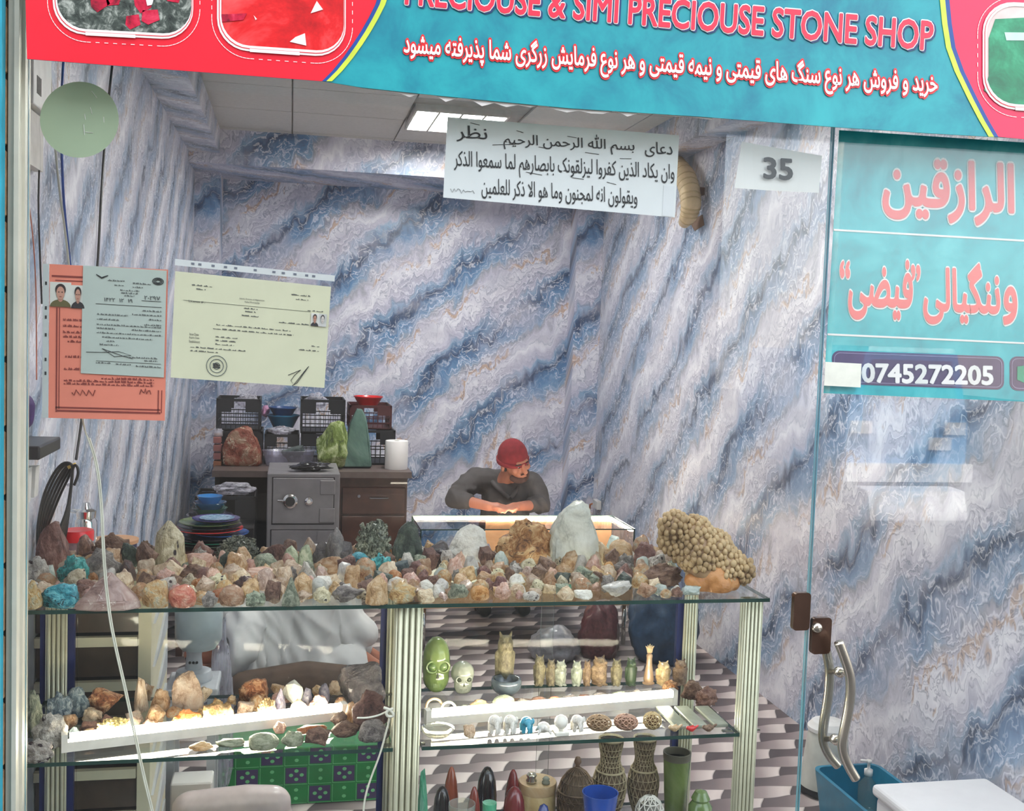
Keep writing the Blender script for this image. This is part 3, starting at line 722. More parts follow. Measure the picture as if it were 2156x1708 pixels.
SM = {
 'cream': stone_mat('cream_quartz', [(168, 132, 96), (222, 198, 168), (238, 224, 200)], 1.6, 0.35, 0.30, coat=0.3),
 'honey': stone_mat('honey_quartz', [(150, 104, 62), (206, 168, 124), (232, 208, 172)], 1.5, 0.3, 0.30, coat=0.3),
 'white': stone_mat('white_quartz', [(196, 190, 178), (226, 222, 212), (240, 238, 230)], 1.4, 0.35, 0.30, coat=0.2),
 'ice': stone_mat('ice_quartz', [(176, 176, 164), (206, 206, 194), (222, 222, 212)], 1.2, 0.35, 0.30, coat=0.25, bump=0.25),
 'clear': stone_mat('clear_quartz', [(170, 186, 176), (214, 224, 216), (236, 242, 236)], 1.4, 0.12, 0.45, coat=0.8, bump=0.1),
 'pink': stone_mat('pink_quartz', [(176, 128, 108), (214, 168, 146), (232, 204, 188)], 1.5, 0.4, 0.18, coat=0.2),
 'rose': stone_mat('dusty_rose_quartz', [(142, 112, 102), (176, 148, 136), (204, 182, 168)], 1.1, 0.35, 0.25, veins=((220, 206, 192), 0.05), coat=0.3, bump=0.15),
 'agate': stone_mat('red_agate', [(190, 84, 62), (214, 124, 96), (232, 178, 148)], 1.5, 0.3, 0.18, coat=0.4),
 'peach': stone_mat('peach_agate', [(150, 96, 56), (206, 164, 112), (198, 192, 164)], 1.6, 0.3, 0.25, coat=0.4),
 'amber': stone_mat('amber_stone', [(162, 92, 42), (204, 140, 80), (226, 184, 136)], 2.2, 0.4, 0.30, coat=0.2),
 'brown': stone_mat('brown_stone', [(70, 48, 40), (110, 80, 66), (140, 110, 92)], 2.2, 0.55),
 'redbrown': stone_mat('red_brown_stone', [(84, 52, 44), (118, 78, 66), (150, 112, 98)], 2.0, 0.45, coat=0.2),
 'darkcube': stone_mat('dark_garnet', [(48, 30, 30), (70, 44, 40), (96, 66, 56)], 2.0, 0.3, coat=0.4),
 'grey': stone_mat('grey_rock', [(88, 80, 76), (128, 120, 112), (166, 158, 148)], 2.4, 0.6),
 'greyspot': stone_mat('grey_spotted_rock', [(136, 126, 116), (176, 168, 156), (204, 198, 186)], 2.2, 0.6, spots=((52, 36, 38), 0.34, 3.2)),
 'creamspot': stone_mat('cream_spotted_rock', [(146, 136, 104), (192, 180, 146), (222, 214, 184)], 2.0, 0.55, spots=((48, 38, 42), 0.30, 3.4)),
 'green': stone_mat('grey_green_rock', [(84, 90, 76), (126, 134, 112), (170, 174, 150)], 2.4, 0.5),
 'palegreen': stone_mat('pale_green_crystal', [(132, 140, 112), (176, 184, 152), (206, 208, 180)], 1.8, 0.4, 0.2, coat=0.2),
 'dkgreen': stone_mat('dark_green_rock', [(30, 38, 34), (58, 70, 60), (92, 104, 88)], 2.4, 0.4, coat=0.2),
 'smoky': stone_mat('smoky_quartz', [(70, 64, 64), (102, 96, 94), (134, 126, 122)], 1.4, 0.3, 0.15, coat=0.4),
 'pyrite': stone_mat('sparkling_ore', [(36, 38, 32), (84, 88, 74), (168, 170, 150)], 6.0, 0.25, metal=0.35, coat=0.3),
 'black': stone_mat('black_crystal', [(26, 20, 22), (40, 30, 32), (58, 46, 46)], 1.6, 0.25, coat=0.4),
 'turq': stone_mat('turquoise', [(20, 84, 82), (44, 140, 136), (96, 186, 178)], 2.2, 0.35, veins=((18, 32, 32), 0.22), coat=0.4),
 'turqblue': stone_mat('blue_turquoise', [(22, 86, 100), (44, 142, 160), (116, 196, 206)], 2.0, 0.3, veins=((20, 30, 36), 0.18), coat=0.4),
 'bluegrey': stone_mat('blue_grey_rock', [(52, 68, 78), (96, 114, 120), (168, 176, 172)], 2.6, 0.5),
 'slate': stone_mat('dark_blue_rock', [(40, 50, 54), (66, 78, 80), (98, 108, 106)], 2.2, 0.5),
 'petri': stone_mat('petrified_wood', [(92, 54, 28), (162, 112, 66), (210, 176, 128)], 2.4, 0.5, veins=((72, 42, 22), 0.12)),
 'coral': stone_mat('fossil_coral', [(150, 118, 80), (186, 156, 114), (206, 180, 140)], 3.0, 0.5, 0.05, bump=0.1),
 'orange': stone_mat('orange_calcite', [(176, 112, 58), (212, 148, 90), (226, 176, 124)], 2.5, 0.4, 0.25),
 'redvein': stone_mat('red_veined_stone', [(118, 62, 40), (150, 84, 58), (172, 140, 112)], 1.6, 0.45, veins=((216, 196, 168), 0.10)),
 'olive': stone_mat('olive_green_glass', [(70, 84, 30), (122, 140, 62), (200, 208, 150)], 2.2, 0.2, 0.1, coat=0.7),
 'jade': stone_mat('blue_green_jade', [(70, 100, 92), (96, 128, 118), (124, 156, 146)], 1.2, 0.2, 0.1, coat=0.5, bump=0.1),
 'purple': stone_mat('pale_purple_crystal', [(110, 104, 126), (150, 144, 160), (190, 184, 190)], 1.6, 0.35, 0.2, coat=0.3),
 'gold': stone_mat('golden_cluster', [(150, 116, 60), (204, 172, 110), (232, 212, 160)], 4.0, 0.45),
 'mint': stone_mat('mint_chip', [(60, 150, 110), (100, 190, 150), (150, 214, 186)], 1.6, 0.2, 0.3, coat=0.6),
}
_cnt = {}
def stone_obj(name, shp, mt, loc, dims, label, group=None, rz=0.0, idx=None, tilt=0.0):
    L = SHP[shp]; _cnt[shp] = _cnt.get(shp, -1)+1
    o = lnk(bpy.data.objects.new(name, L[(_cnt[shp] if idx is None else idx) % len(L)]))
    o.location = loc; o.scale = dims; o.rotation_euler = (0, tilt, rz)
    o.material_slots[0].link = 'OBJECT'; o.material_slots[0].material = SM[mt]
    tag(o, label, 'stone', group); return o
NAMED = []
def short(lb):
    import re
    return re.split(r',| (?:at|beside|with|in|on|behind|between|by|next|wedged|among|before|below|under|near|right|left|leaning|perched|above|the|amid|touching|crusted|toward|stacked|beneath|balanced|tucked|against|low) ', lb)[0]
PLACED = []   # (x, y, rx, ry) footprints on the case top
def S(name, label, shp, mt, x0, y0, x1, y1, ratio=0.8, z=None, foot=True, idx=None, Y=None, tilt=0.0, placed=PLACED):
    """a stone whose outline spans x0..x1, y0..y1 in the photo and whose foot stands on the surface at height z"""
    z = ZT if z is None else z
    xc = (x0+x1)/2
    P = aZ(xc, y1, z) if Y is None else aY(xc, y1, Y)
    s = sc_at(P.y, xc); w = (x1-x0)*s; d = w*ratio
    Yc = P.y+d/2
    top = aY(xc, y0, Yc-d*0.1)
    base = z if Y is None else P.z
    h = top.z-base; X = aY(xc, y1, Yc).x
    o = stone_obj(name, shp, mt, (X, Yc, base+0.0003), (w, d, h), label, None, 0.0, idx, tilt)
    if foot: placed.append((X, Yc, w/2, d/2)); NAMED.append((X, Yc, z, short(label)))
    return o

# the stones one can tell apart on the case top
S('brown_crystal', 'tall reddish-brown smoky crystal beside the coil of black cable', 'slab', 'redbrown', 75, 1098, 148, 1222, 0.8)
S('turquoise_rock', 'green turquoise rock with black veins, the upper of two by the post', 'rough', 'turq', 118, 1167, 190, 1245, 0.6)
S('turquoise_rock', 'bright blue-green turquoise lump at the glass edge by the post', 'lump', 'turqblue', 84, 1228, 168, 1286, 0.45)
S('spotted_rock', 'grey-white rock with dark holes behind the post', 'rough', 'greyspot', 44, 1172, 112, 1240, 0.6)
S('orange_quartz', 'cream and orange quartz lump wedged at the window post', 'lump', 'peach', 40, 1222, 92, 1286, 0.5)
S('quartz_pyramid', 'large pale pyramid-shaped quartz block at the front edge', 'pyr', 'rose', 158, 1208, 302, 1288, 0.62)
S('grey_boulder', 'rounded dark grey rock behind the pale quartz pyramid', 'lump', 'grey', 172, 1153, 258, 1232, 0.6)
S('ridge_rock', 'long brown-green ridge of rock behind the grey boulder', 'rough', 'brown', 186, 1122, 280, 1200, 0.45)
S('garnet_cube', 'dark brown cubic crystal leaning on the beige quartz', 'facet', 'darkcube', 248, 1178, 291, 1232, 0.9)
S('beige_quartz', 'smooth beige translucent quartz beside the dark cube', 'chip', 'cream', 286, 1176, 332, 1226, 0.8)
S('pointed_crystal', 'pointed cream crystal with black spots, tall among brown rocks', 'point', 'creamspot', 322, 1098, 392, 1206, 0.7)
S('brown_rock', 'brown and black rock at the foot of the pointed crystal', 'rough', 'brown', 282, 1138, 330, 1200, 0.7)
S('yellow_rock', 'yellowish crusted rock next to the brown and black rock', 'chip', 'gold', 256, 1148, 290, 1200, 0.7)
S('red_rock', 'red-brown rounded rock below the stack of plates', 'lump', 'redbrown', 398, 1138, 450, 1196, 0.7)
S('sparkling_ore', 'long dark ore with glittering grains in front of the plates', 'cluster', 'pyrite', 448, 1127, 556, 1200, 0.45)
S('dark_green_crystal', 'short dark green crystal block in front of the long ore', 'facet', 'dkgreen', 458, 1162, 498, 1216, 0.8)
S('flat_brown_rock', 'low brown-green slab before the grey safe', 'chip', 'brown', 545, 1144, 606, 1202, 0.6)
S('pale_green_crystal', 'pale green blocky crystal under the white cloth dome', 'facet', 'palegreen', 594, 1150, 628, 1208, 0.8)
S('pale_green_crystal', 'second pale green crystal, stacked blocks next to the smoky lumps', 'slab', 'palegreen', 627, 1146, 660, 1206, 0.8, idx=1)
S('hollow_geode', 'grey-green geode with a dark purple hollow', 'lump', 'green', 530, 1166, 590, 1212, 0.7)
S('smoky_lump', 'dark smoky lump beneath the round smoky stone', 'lump', 'smoky', 654, 1140, 702, 1200, 0.6)
S('smoky_lump', 'dark smoky lump leaning toward the tall glittering rock', 'facet', 'smoky', 706, 1140, 746, 1204, 0.6)
S('smoky_ball', 'round smoky stone perched on two dark lumps', 'cobble', 'smoky', 684, 1112, 726, 1204, 0.9, foot=False)
S('glitter_rock', 'tall dark rock crusted with green glittering crystals', 'cluster', 'pyrite', 744, 1094, 824, 1204, 0.6, idx=1)
S('turquoise_ball', 'round turquoise nodule with net veins in the middle of the case top', 'cobble', 'turqblue', 733, 1162, 783, 1216, 0.8)
S('turquoise_ridge', 'knobbly turquoise ridge beside the round nodule', 'rough', 'turq', 776, 1164, 826, 1222, 0.6)
S('dark_blue_rock', 'dark blue-grey wedge of rock leaning on the turquoise ridge', 'chip', 'slate', 812, 1180, 862, 1226, 0.7)
S('tall_slab', 'tall dark slab with a mossy green edge in front of the drawers', 'slab', 'dkgreen', 824, 1098, 893, 1200, 0.5, idx=2)
S('black_cube', 'black broken cube before the lit counter', 'facet', 'black', 892, 1140, 946, 1200, 0.8)
S('feldspar_block', 'large whitish feldspar with a square cleaved face', 'slab', 'white', 940, 1102, 1032, 1200, 0.6, idx=3)
S('petrified_wood', 'large brown streaked piece of petrified wood', 'rough', 'petri', 1040, 1090, 1162, 1204, 0.55)
S('ice_quartz', 'tall frosted ice-white quartz monolith', 'slab', 'ice', 1152, 1054, 1260, 1204, 0.55, idx=0)
S('tan_cobble', 'smooth tan rounded cobble right of the frosted monolith', 'cobble', 'honey', 1280, 1137, 1332, 1196, 0.8)
S('purple_rock', 'purplish grey rough rock between tan cobble and coral', 'rough', 'redbrown', 1325, 1142, 1388, 1202, 0.6)
S('red_agate', 'glossy red agate egg at the front edge', 'cobble', 'agate', 354, 1232, 414, 1284, 0.7)
S('cream_agate', 'cream and brown agate lump left of the red agate', 'lump', 'peach', 296, 1220, 356, 1285, 0.7)
S('pink_chunk', 'pink sugar-textured chunk behind the cream agate', 'rough', 'pink', 322, 1196, 372, 1244, 0.7)
S('brown_bar', 'brown spotted bar of rock behind the red agate', 'rough', 'brown', 372, 1188, 444, 1230, 0.5)
S('pale_pink_chunk', 'pale pink angular chunk above the brown bar', 'chip', 'pink', 392, 1164, 456, 1212, 0.7)
S('green_spotted_rock', 'small grey-green rock with a black eye behind the red agate', 'lump', 'creamspot', 376, 1208, 420, 1246, 0.8)
S('grey_lump', 'small grey lump beside the red agate', 'lump', 'grey', 424, 1244, 460, 1282, 0.8)
S('sandy_quartz', 'round sandy quartz boulder at the front edge', 'cobble', 'honey', 460, 1232, 516, 1280, 0.7)
S('green_white_rock', 'green and white crusted rock next to the sandy boulder', 'rough', 'green', 516, 1244, 560, 1280, 0.8)
S('brown_claw', 'brown twisted rock with a smoky tip', 'chip', 'brown', 556, 1222, 592, 1278, 0.8)
S('green_fin', 'grey-green fin-shaped rock beside the amber point', 'pyr', 'green', 592, 1216, 632, 1278, 0.7)
S('amber_point', 'glowing pale amber crystal point', 'point', 'honey', 616, 1206, 660, 1264, 0.7, idx=0)
S('white_ball', 'milky white rounded quartz between amber point and grey wedge', 'cobble', 'ice', 652, 1216, 692, 1262, 0.8)
S('shell_quartz', 'flat yellowish glowing quartz shell', 'chip', 'cream', 672, 1208, 722, 1246, 0.7)
S('grey_wedge', 'long grey wedge of rock at the front edge', 'chip', 'grey', 696, 1232, 770, 1272, 0.5)
S('honey_point', 'tall honey-coloured pyramid crystal', 'point', 'honey', 768, 1212, 818, 1276, 0.7, idx=1)
S('brown_stone', 'wide lumpy honey-brown stone before the middle post', 'lump', 'peach', 816, 1222, 880, 1274, 0.7)
S('spotted_cube', 'cream block with rust-red spots above the middle post', 'chip', 'cream', 876, 1240, 914, 1272, 0.8)
S('dark_red_lump', 'dark red-brown lump behind the sandy quartz boulder', 'rough', 'darkcube', 492, 1212, 536, 1246, 0.8)
S('pink_slab', 'long pinkish slab in the middle row of stones', 'chip', 'pink', 512, 1194, 590, 1228, 0.5)
S('tan_block', 'tan broken block below the smoky lumps', 'chip', 'honey', 660, 1170, 724, 1216, 0.6)
S('green_moss_rock', 'green mossy rock amid pale stones below the smoky lumps', 'rough', 'green', 630, 1182, 666, 1216, 0.8)
S('amber_ball', 'rust-orange rounded stone in the front row of pebbles', 'cobble', 'amber', 990, 1234, 1030, 1268, 0.8)
S('zebra_pebble', 'black and white spotted pebble in the front row', 'cobble', 'greyspot', 1100, 1246, 1136, 1268, 0.8)
S('white_eye_rock', 'upright whitish stone with a dark eye behind the pebbles', 'slab', 'creamspot', 1094, 1176, 1132, 1218, 0.8, idx=1)
S('white_cobble', 'big white quartz block in the front row beside the coral', 'chip', 'white', 1262, 1224, 1330, 1262, 0.6)
S('white_cobble', 'second white quartz block at the front, left of its twin', 'facet', 'cream', 1172, 1236, 1208, 1268, 0.8)
S('white_cobble', 'rounded white quartz right of the faceted white block', 'chip', 'white', 1206, 1242, 1250, 1268, 0.8)
S('clear_nugget', 'clear glassy nugget near the coral foot', 'facet', 'clear', 1374, 1230, 1408, 1256, 0.9)
S('clear_nugget', 'second clear glassy nugget beside the orange coral foot', 'chip', 'clear', 1434, 1234, 1474, 1260, 0.8)
S('grey_coarse_rock', 'coarse light grey rock left of the big coral', 'rough', 'grey', 1282, 1182, 1334, 1218, 0.8)
S('brown_coarse_rock', 'big brown rough rock touching the coral', 'rough', 'brown', 1350, 1186, 1440, 1240, 0.5)

# fossil coral: leaning body grown over with small knobs, orange calcite foot
cz = aZ(1505, 1255, ZT)
co_ = thing('fossil_coral', 'large leaning fossil coral covered in cream knobs with an orange foot', 'coral', (cz.x, cz.y+0.06, ZT))
def cP(x, y, dy=0.0): p = aY(x, y, cz.y+0.06+dy); return p
cb = Blob()
for (x, y, r, dy) in ((1420, 1110, 36, .02), (1460, 1130, 48, .02), (1500, 1160, 50, .02), (1525, 1190, 46, .01), (1560, 1200, 30, .0), (1480, 1195, 40, .0), (1410, 1140, 26, .03), (1500, 1215, 44, 0.0), (1470, 1165, 52, .01), (1440, 1155, 34, .02)):
    cb.ball(cP(x, y, dy), r*sc_at(2.3)*0.86)
cbody = cb.skin('coral_body', SM['coral'], 0.004, 6, co_)
kn = MB(); rnd = random.Random(5); vv = [(v.co.copy(), v.normal.copy()) for v in cbody.data.vertices]; rnd.shuffle(vv)
org = rootloc(co_); used = []
for p, n in vv:
    w = p+org
    if n.y > 0.55: continue
    if any((p-q).length < 0.0098 for q in used): continue
    lowfront = w.z < ZT+0.052 and n.y < 0.2 and w.x < cz.x+0.03
    if lowfront: continue
    used.append(p); r = rnd.uniform(0.0056, 0.0084)
    kn.ball(w+n*0.002, (r, r, r*1.2), 0, 8, 5)
    if len(used) > 620: break
k_ = kn.build('knobs', SM['coral'], co_, True, fixn=False); k_['kind'] = 'stuff'
ft = Blob()
for (x, y, r, dy) in ((1510, 1232, 36, -.012), (1475, 1228, 26, -.008), (1535, 1225, 26, -.004), (1500, 1215, 34, -.01), (1455, 1222, 16, -.006)): ft.ball(cP(x, y, dy), r*sc_at(2.3)*0.95)
for v in ft.v: v.z = max(v.z, ZT+0.0005)
ft.skin('coral_foot', SM['orange'], 0.003, 3, co_)
PLACED.append((cz.x, cz.y+0.06, 0.085, 0.07))
for o_ in co_.children:
    for v in o_.data.vertices: v.co.z = max(v.co.z, 0.0006)

# the crowd of small stones filling the case top
rnd = random.Random(11)
FILL = [('cream', 'chip', 22), ('honey', 'chip', 14), ('white', 'facet', 10), ('pink', 'lump', 8), ('grey', 'rough', 5), ('brown', 'chip', 9), ('creamspot', 'lump', 7), ('peach', 'cobble', 8),
        ('green', 'chip', 5), ('clear', 'facet', 4), ('redbrown', 'lump', 6), ('amber', 'cobble', 4), ('greyspot', 'chip', 3), ('rose', 'facet', 3), ('dkgreen', 'chip', 2), ('mint', 'facet', 1), ('purple', 'facet', 1)]
WORDS = {'cream': 'small cream quartz chip', 'honey': 'small honey-coloured quartz chip', 'white': 'small white quartz crystal', 'pink': 'small pinkish lump of quartz', 'grey': 'small rough grey stone', 'brown': 'small brown broken stone',
         'creamspot': 'small cream stone with dark spots', 'peach': 'small smooth peach-brown pebble', 'green': 'small grey-green chip of rock', 'clear': 'small clear glassy crystal', 'redbrown': 'small red-brown lump', 'amber': 'small amber pebble',
         'greyspot': 'small pale grey chip with holes', 'rose': 'small dusty rose crystal', 'dkgreen': 'small dark green chip of rock', 'mint': 'tiny mint-green glassy chip', 'purple': 'tiny pale purple crystal'}
NM = {'cream': 'quartz_chip', 'honey': 'quartz_chip', 'white': 'quartz_crystal', 'clear': 'quartz_crystal', 'peach': 'pebble', 'amber': 'pebble'}
bag = [f for f in FILL for _ in range(f[2])]
n_fill = 0
def beside(mt, x, y, z):
    k = min((q for q in NAMED if q[2] == z), key=lambda q: (q[0]-x)**2+(q[1]-y)**2)
    return WORDS[mt]+' beside the '+k[3]
def free(x, y, r, k):
    for (a, b2, rx, ry) in PLACED:
        if ((x-a)/(rx+r*k))**2+((y-b2)/(ry+r*k))**2 < 1: return False
    return True
for size, tries in ((0.021, 900), (0.016, 1800), (0.012, 3000), (0.009, 3000)):
    for _ in range(tries):
        x = rnd.uniform(-0.50, 0.90); y = rnd.uniform(CY0+0.014, CY1-0.03)
        small = 0.27 < x < 0.62
        r = size*rnd.uniform(0.85, 1.15)*(0.82 if small else 1.0)
        if n_fill > 285 or not free(x, y, r, 0.80): continue
        if y-r < CY0+0.003: continue
        mt, shp, _w = rnd.choice(bag)
        if not small and mt in ('mint', 'purple'): mt = 'cream'
        h = r*rnd.uniform(1.3, 2.0)*(1.0+0.9*(y-CY0)/(CY1-CY0))
        stone_obj(NM.get(mt, 'stone_chip'), shp, mt, (x, y, ZT+0.0003), (2*r*rnd.uniform(0.9, 1.15), 2*r, h), beside(mt, x, y, ZT), 'group of '+WORDS[mt]+' pieces on the case top', rnd.uniform(0, 6.28))
        PLACED.append((x, y, r*0.95, r*0.95)); n_fill += 1

# ------------------------------------------------------------------ stones on the middle shelf, left bay
PL2 = [(-0.36, 2.277, 0.075, 0.02), (-0.22, 2.308, 0.075, 0.02), (-0.08, 2.339, 0.075, 0.02), (0.06, 2.37, 0.075, 0.02)]
def S2(name, label, shp, mt, x0, y0, x1, y1, ratio=0.7, idx=None):
    return S(name, label+' on the middle shelf', shp, mt, x0, y0, x1, y1, ratio, ZS, True, idx, placed=PL2)
S2('blue_grey_rock', 'blue-grey rock with a pale top in front of the navy strip', 'rough', 'bluegrey', 98, 1456, 152, 1530)
S2('dark_blue_rock', 'round dark blue-grey rock beside the ribbed back post', 'lump', 'bluegrey', 136, 1448, 190, 1516)
S2('speckled_rock', 'big grey speckled rock behind the batten end', 'rough', 'greyspot', 64, 1500, 146, 1584, 0.6)
S2('speckled_rock', 'dark mossy rock in the corner by the window post', 'rough', 'green', 40, 1454, 96, 1560, 0.6)
S2('pale_rock', 'pale grey rock with dark pits beneath the batten end', 'rough', 'greyspot', 40, 1556, 116, 1612, 0.5)
S2('reddish_ore', 'olive and red ore with a broken face', 'chip', 'petri', 182, 1446, 262, 1512)
S2('tan_crystal', 'tan crystal balanced upright', 'facet', 'cream', 280, 1426, 314, 1508, 0.8)
S2('tan_crystal', 'small tan crystal, darker than the upright one', 'lump', 'honey', 316, 1450, 358, 1510, 0.8)
S2('sandy_block', 'sandy upright block with a dark crack', 'slab', 'cream', 360, 1412, 430, 1500, 0.5, 1)
S2('blue_crystal', 'small dark blue crystal', 'facet', 'slate', 142, 1530, 170, 1570, 0.8)
S2('lit_quartz', 'brightly lit golden quartz cluster above the batten', 'cluster', 'gold', 202, 1510, 276, 1570, 0.5)
S2('orange_rock', 'orange crusted rock above the batten', 'rough', 'amber', 358, 1494, 426, 1552, 0.6)
S2('brown_ridge', 'long brown ridge of rock behind the batten', 'rough', 'petri', 424, 1470, 492, 1544, 0.5)
S2('brown_geode', 'wide brown geode at the back of the bay', 'lump', 'petri', 500, 1428, 566, 1490, 0.6)
S2('gold_cluster', 'cluster of golden grains', 'cluster', 'gold', 538, 1470, 586, 1530, 0.7)
S2('white_crystal', 'white-topped crystal lump', 'facet', 'ice', 590, 1434, 640, 1500, 0.6)
S2('purple_crystal', 'pale purple crystal lump', 'lump', 'purple', 576, 1450, 602, 1506, 0.8)
S2('purple_crystal', 'second pale purple crystal, smaller', 'facet', 'purple', 634, 1450, 658, 1500, 0.8)
S2('cream_point', 'cream crystal point near the batten end', 'point', 'cream', 608, 1474, 648, 1520, 0.8)
S2('egg_stone', 'small egg-shaped lilac stone', 'cobble', 'purple', 670, 1440, 694, 1486, 0.8)
S2('pink_chunk', 'pinkish rough chunk behind the batten', 'rough', 'pink', 648, 1462, 690, 1510, 0.7)
S2('smoky_mass', 'big grey smoky crystal mass next to the middle post', 'chip', 'smoky', 708, 1394, 812, 1490, 0.6)
S2('brown_mass', 'big round brown rock against the middle post', 'lump', 'brown', 738, 1452, 822, 1546, 0.6)
S2('tan_pebble', 'tan pebble at the end of the batten', 'cobble', 'honey', 726, 1478, 752, 1530, 0.9)
S2('dark_brown_rock', 'dark brown rock low beside the post', 'lump', 'brown', 694, 1518, 762, 1556, 0.6)
S2('grey_shell_rock', 'hollow grey-brown rock at the front edge by the post', 'lump', 'grey', 752, 1516, 822, 1568, 0.5)
S2('glass_pebble', 'rounded olive-grey glassy pebble in front of the batten', 'cobble', 'palegreen', 522, 1544, 590, 1584, 0.6)
S2('glass_pebble', 'second glassy pebble, grey-green and flat, before the batten', 'lump', 'palegreen', 590, 1540, 640, 1576, 0.6)
S2('brown_glass_lump', 'brown ribbed glassy lump in front of the batten', 'chip', 'brown', 640, 1532, 698, 1578, 0.6)
S2('shell_piece', 'flat greenish shell-like piece before the batten', 'lump', 'palegreen', 452, 1556, 516, 1578, 0.6)
S2('shell_piece', 'brownish flat piece before the batten', 'lump', 'honey', 396, 1562, 450, 1584, 0.5)
S2('orange_chip', 'orange chip tucked under the batten end', 'chip', 'amber', 624, 1526, 690, 1550, 0.4)
n2 = 0
for _ in range(1500):
    x = rnd.uniform(-0.50, 0.20); y = rnd.uniform(CY0+0.10, CY1-0.08); r = rnd.uniform(0.012, 0.022)
    if n2 >= 34 or any(((x-a)/(rx+r*0.85))**2+((y-b2)/(ry+r*0.85))**2 < 1 for (a, b2, rx, ry) in PL2): continue
    if abs(y-(2.262+(x+0.425)*0.2236)) < r+0.014: continue
    mt, shp, _w = rnd.choice([f for f in bag if f[0] in ('cream', 'honey', 'grey', 'brown', 'pink', 'peach')])
    stone_obj('stone_chip', shp, mt, (x, y, ZS+0.0003), (2*r, 2*r, r*rnd.uniform(1.3, 2.2)), beside(mt, x, y, ZS), 'group of '+WORDS[mt]+' pieces on the middle shelf', rnd.uniform(0, 6.28))
    PL2.append((x, y, r, r)); n2 += 1

# ------------------------------------------------------------------ printed signs and papers
def px_poly(pts, Y): return [(aY(x, y, Y).x, aY(x, y, Y).z) for x, y in pts]
def decal(name, pts, Y, mt, parent): return flat(name, px_poly(pts, Y), Y, mt, parent)
def text_px(name, body, L, R, Y, mt, parent, bold=0.0, ref=None, shear=0.0):
    """letters filling the strip from L=(x, top, bottom) to R=(x, top, bottom)"""
    me = text_mesh(body, bold, shear)
    r = ref or [min(v.co.x for v in me.vertices), max(v.co.x for v in me.vertices), min(v.co.y for v in me.vertices), max(v.co.y for v in me.vertices)]
    org = rootloc(parent)
    for v in me.vertices:
        u = (v.co.x-r[0])/(r[1]-r[0]); t = (v.co.y-r[2])/(r[3]-r[2])
        x = L[0]+(R[0]-L[0])*u; top = L[1]+(R[1]-L[1])*u; bot = L[2]+(R[2]-L[2])*u
        p = aY(x, bot+(top-bot)*t, Y-v.co.z); v.co = p-org
    me.materials.clear(); me.materials.append(mt); me.name = name
    o = lnk(bpy.data.objects.new(name, me)); o.parent = parent; return o, r
def outlined(name, body, L, R, Y, mt, mo, parent, bold, edge, shear=0.0):
    o, r = text_px(name, body, L, R, Y-0.0016, mt, parent, bold, None, shear)
    text_px(name+'_outline', body, L, R, Y-0.0009, mo, o if False else parent, bold+edge, r, shear)
    return o
def offs(pts, dx, dy=0): return [(x+dx, y+dy) for x, y in pts]

def teal_print(name, c1, c2, c3):
    m, nt, b = newmat(name); v = ncoord(nt)
    n = nnoise(nt, v, 7, 5, 0.65, 0.4)
    col = nramp(nt, n, [(0.3, s2l(c1)), (0.5, s2l(c2)), (0.72, s2l(c3))])
    nt.links.new(col, b.inputs['Base Color']); b.inputs['Roughness'].default_value = 0.4
    nbump(nt, b, nnoise(nt, v, 14, 2), 0.08, 0.004); return m
M_teal = teal_print('banner_teal', (14, 118, 140), (26, 150, 160), (40, 172, 176))
M_teal2 = teal_print('sign_teal', (20, 140, 152), (40, 178, 184), (84, 204, 206))
M_red = mat('banner_red', (232, 26, 48), 0.4, var=0.05); M_yel = mat('stripe_yellow', (206, 222, 70), 0.4); M_blu = mat('stripe_blue', (24, 74, 150), 0.4)
M_wht = mat('print_white', (236, 232, 226), 0.5, var=0.03); M_txr = mat('letter_red', (236, 44, 72), 0.4, var=0.04); M_txr2 = mat('letter_outline_red', (228, 40, 44), 0.4, var=0.04)
YBN = 2.045
bn = thing('shop_banner', 'long teal and red shop banner above the window', 'banner', (0.8, YBN, 1.985))
bpts = [(57, 124), (680, 171), (760, 184), (900, 199), (1000, 209), (1200, 228), (1480, 246), (1762, 268), (1960, 281), (2156, 292), (2700, 330), (2700, -500), (1400, -500), (40, -500)]
B_ = px_poly(bpts, YBN)
MB().prism(B_, YBN, YBN+0.003).build('cloth', M_teal, bn)
eb = [(678, 171), (700, 149), (722, 122), (742, 94), (760, 66), (776, 38), (790, 10), (800, -20), (812, -80), (818, -200), (820, -500)]
y1 = YBN-0.0008
decal('red_field', [(57, 124)]+eb+[(40, -500)], y1, M_red, bn)
decal('stripe', eb+offs(eb, 9)[::-1], y1-0.0008, M_blu, bn); decal('stripe', offs(eb, 9)+offs(eb, 21)[::-1], y1-0.0008, M_yel, bn)
er = [(1975, -500), (1976, -60), (1979, 0), (1984, 50), (1992, 100), (2010, 150), (2038, 208), (2062, 254), (2082, 288)]
decal('red_field', offs(er, 20)+[(2156, 293), (2700, 330), (2700, -500)], y1, mat('banner_pinkred', (236, 40, 84), 0.4, var=0.05), bn)
decal('stripe', offs(er, 11)+offs(er, 20)[::-1], y1-0.0008, M_blu, bn); decal('stripe', er+offs(er, 11)[::-1], y1-0.0008, M_yel, bn)
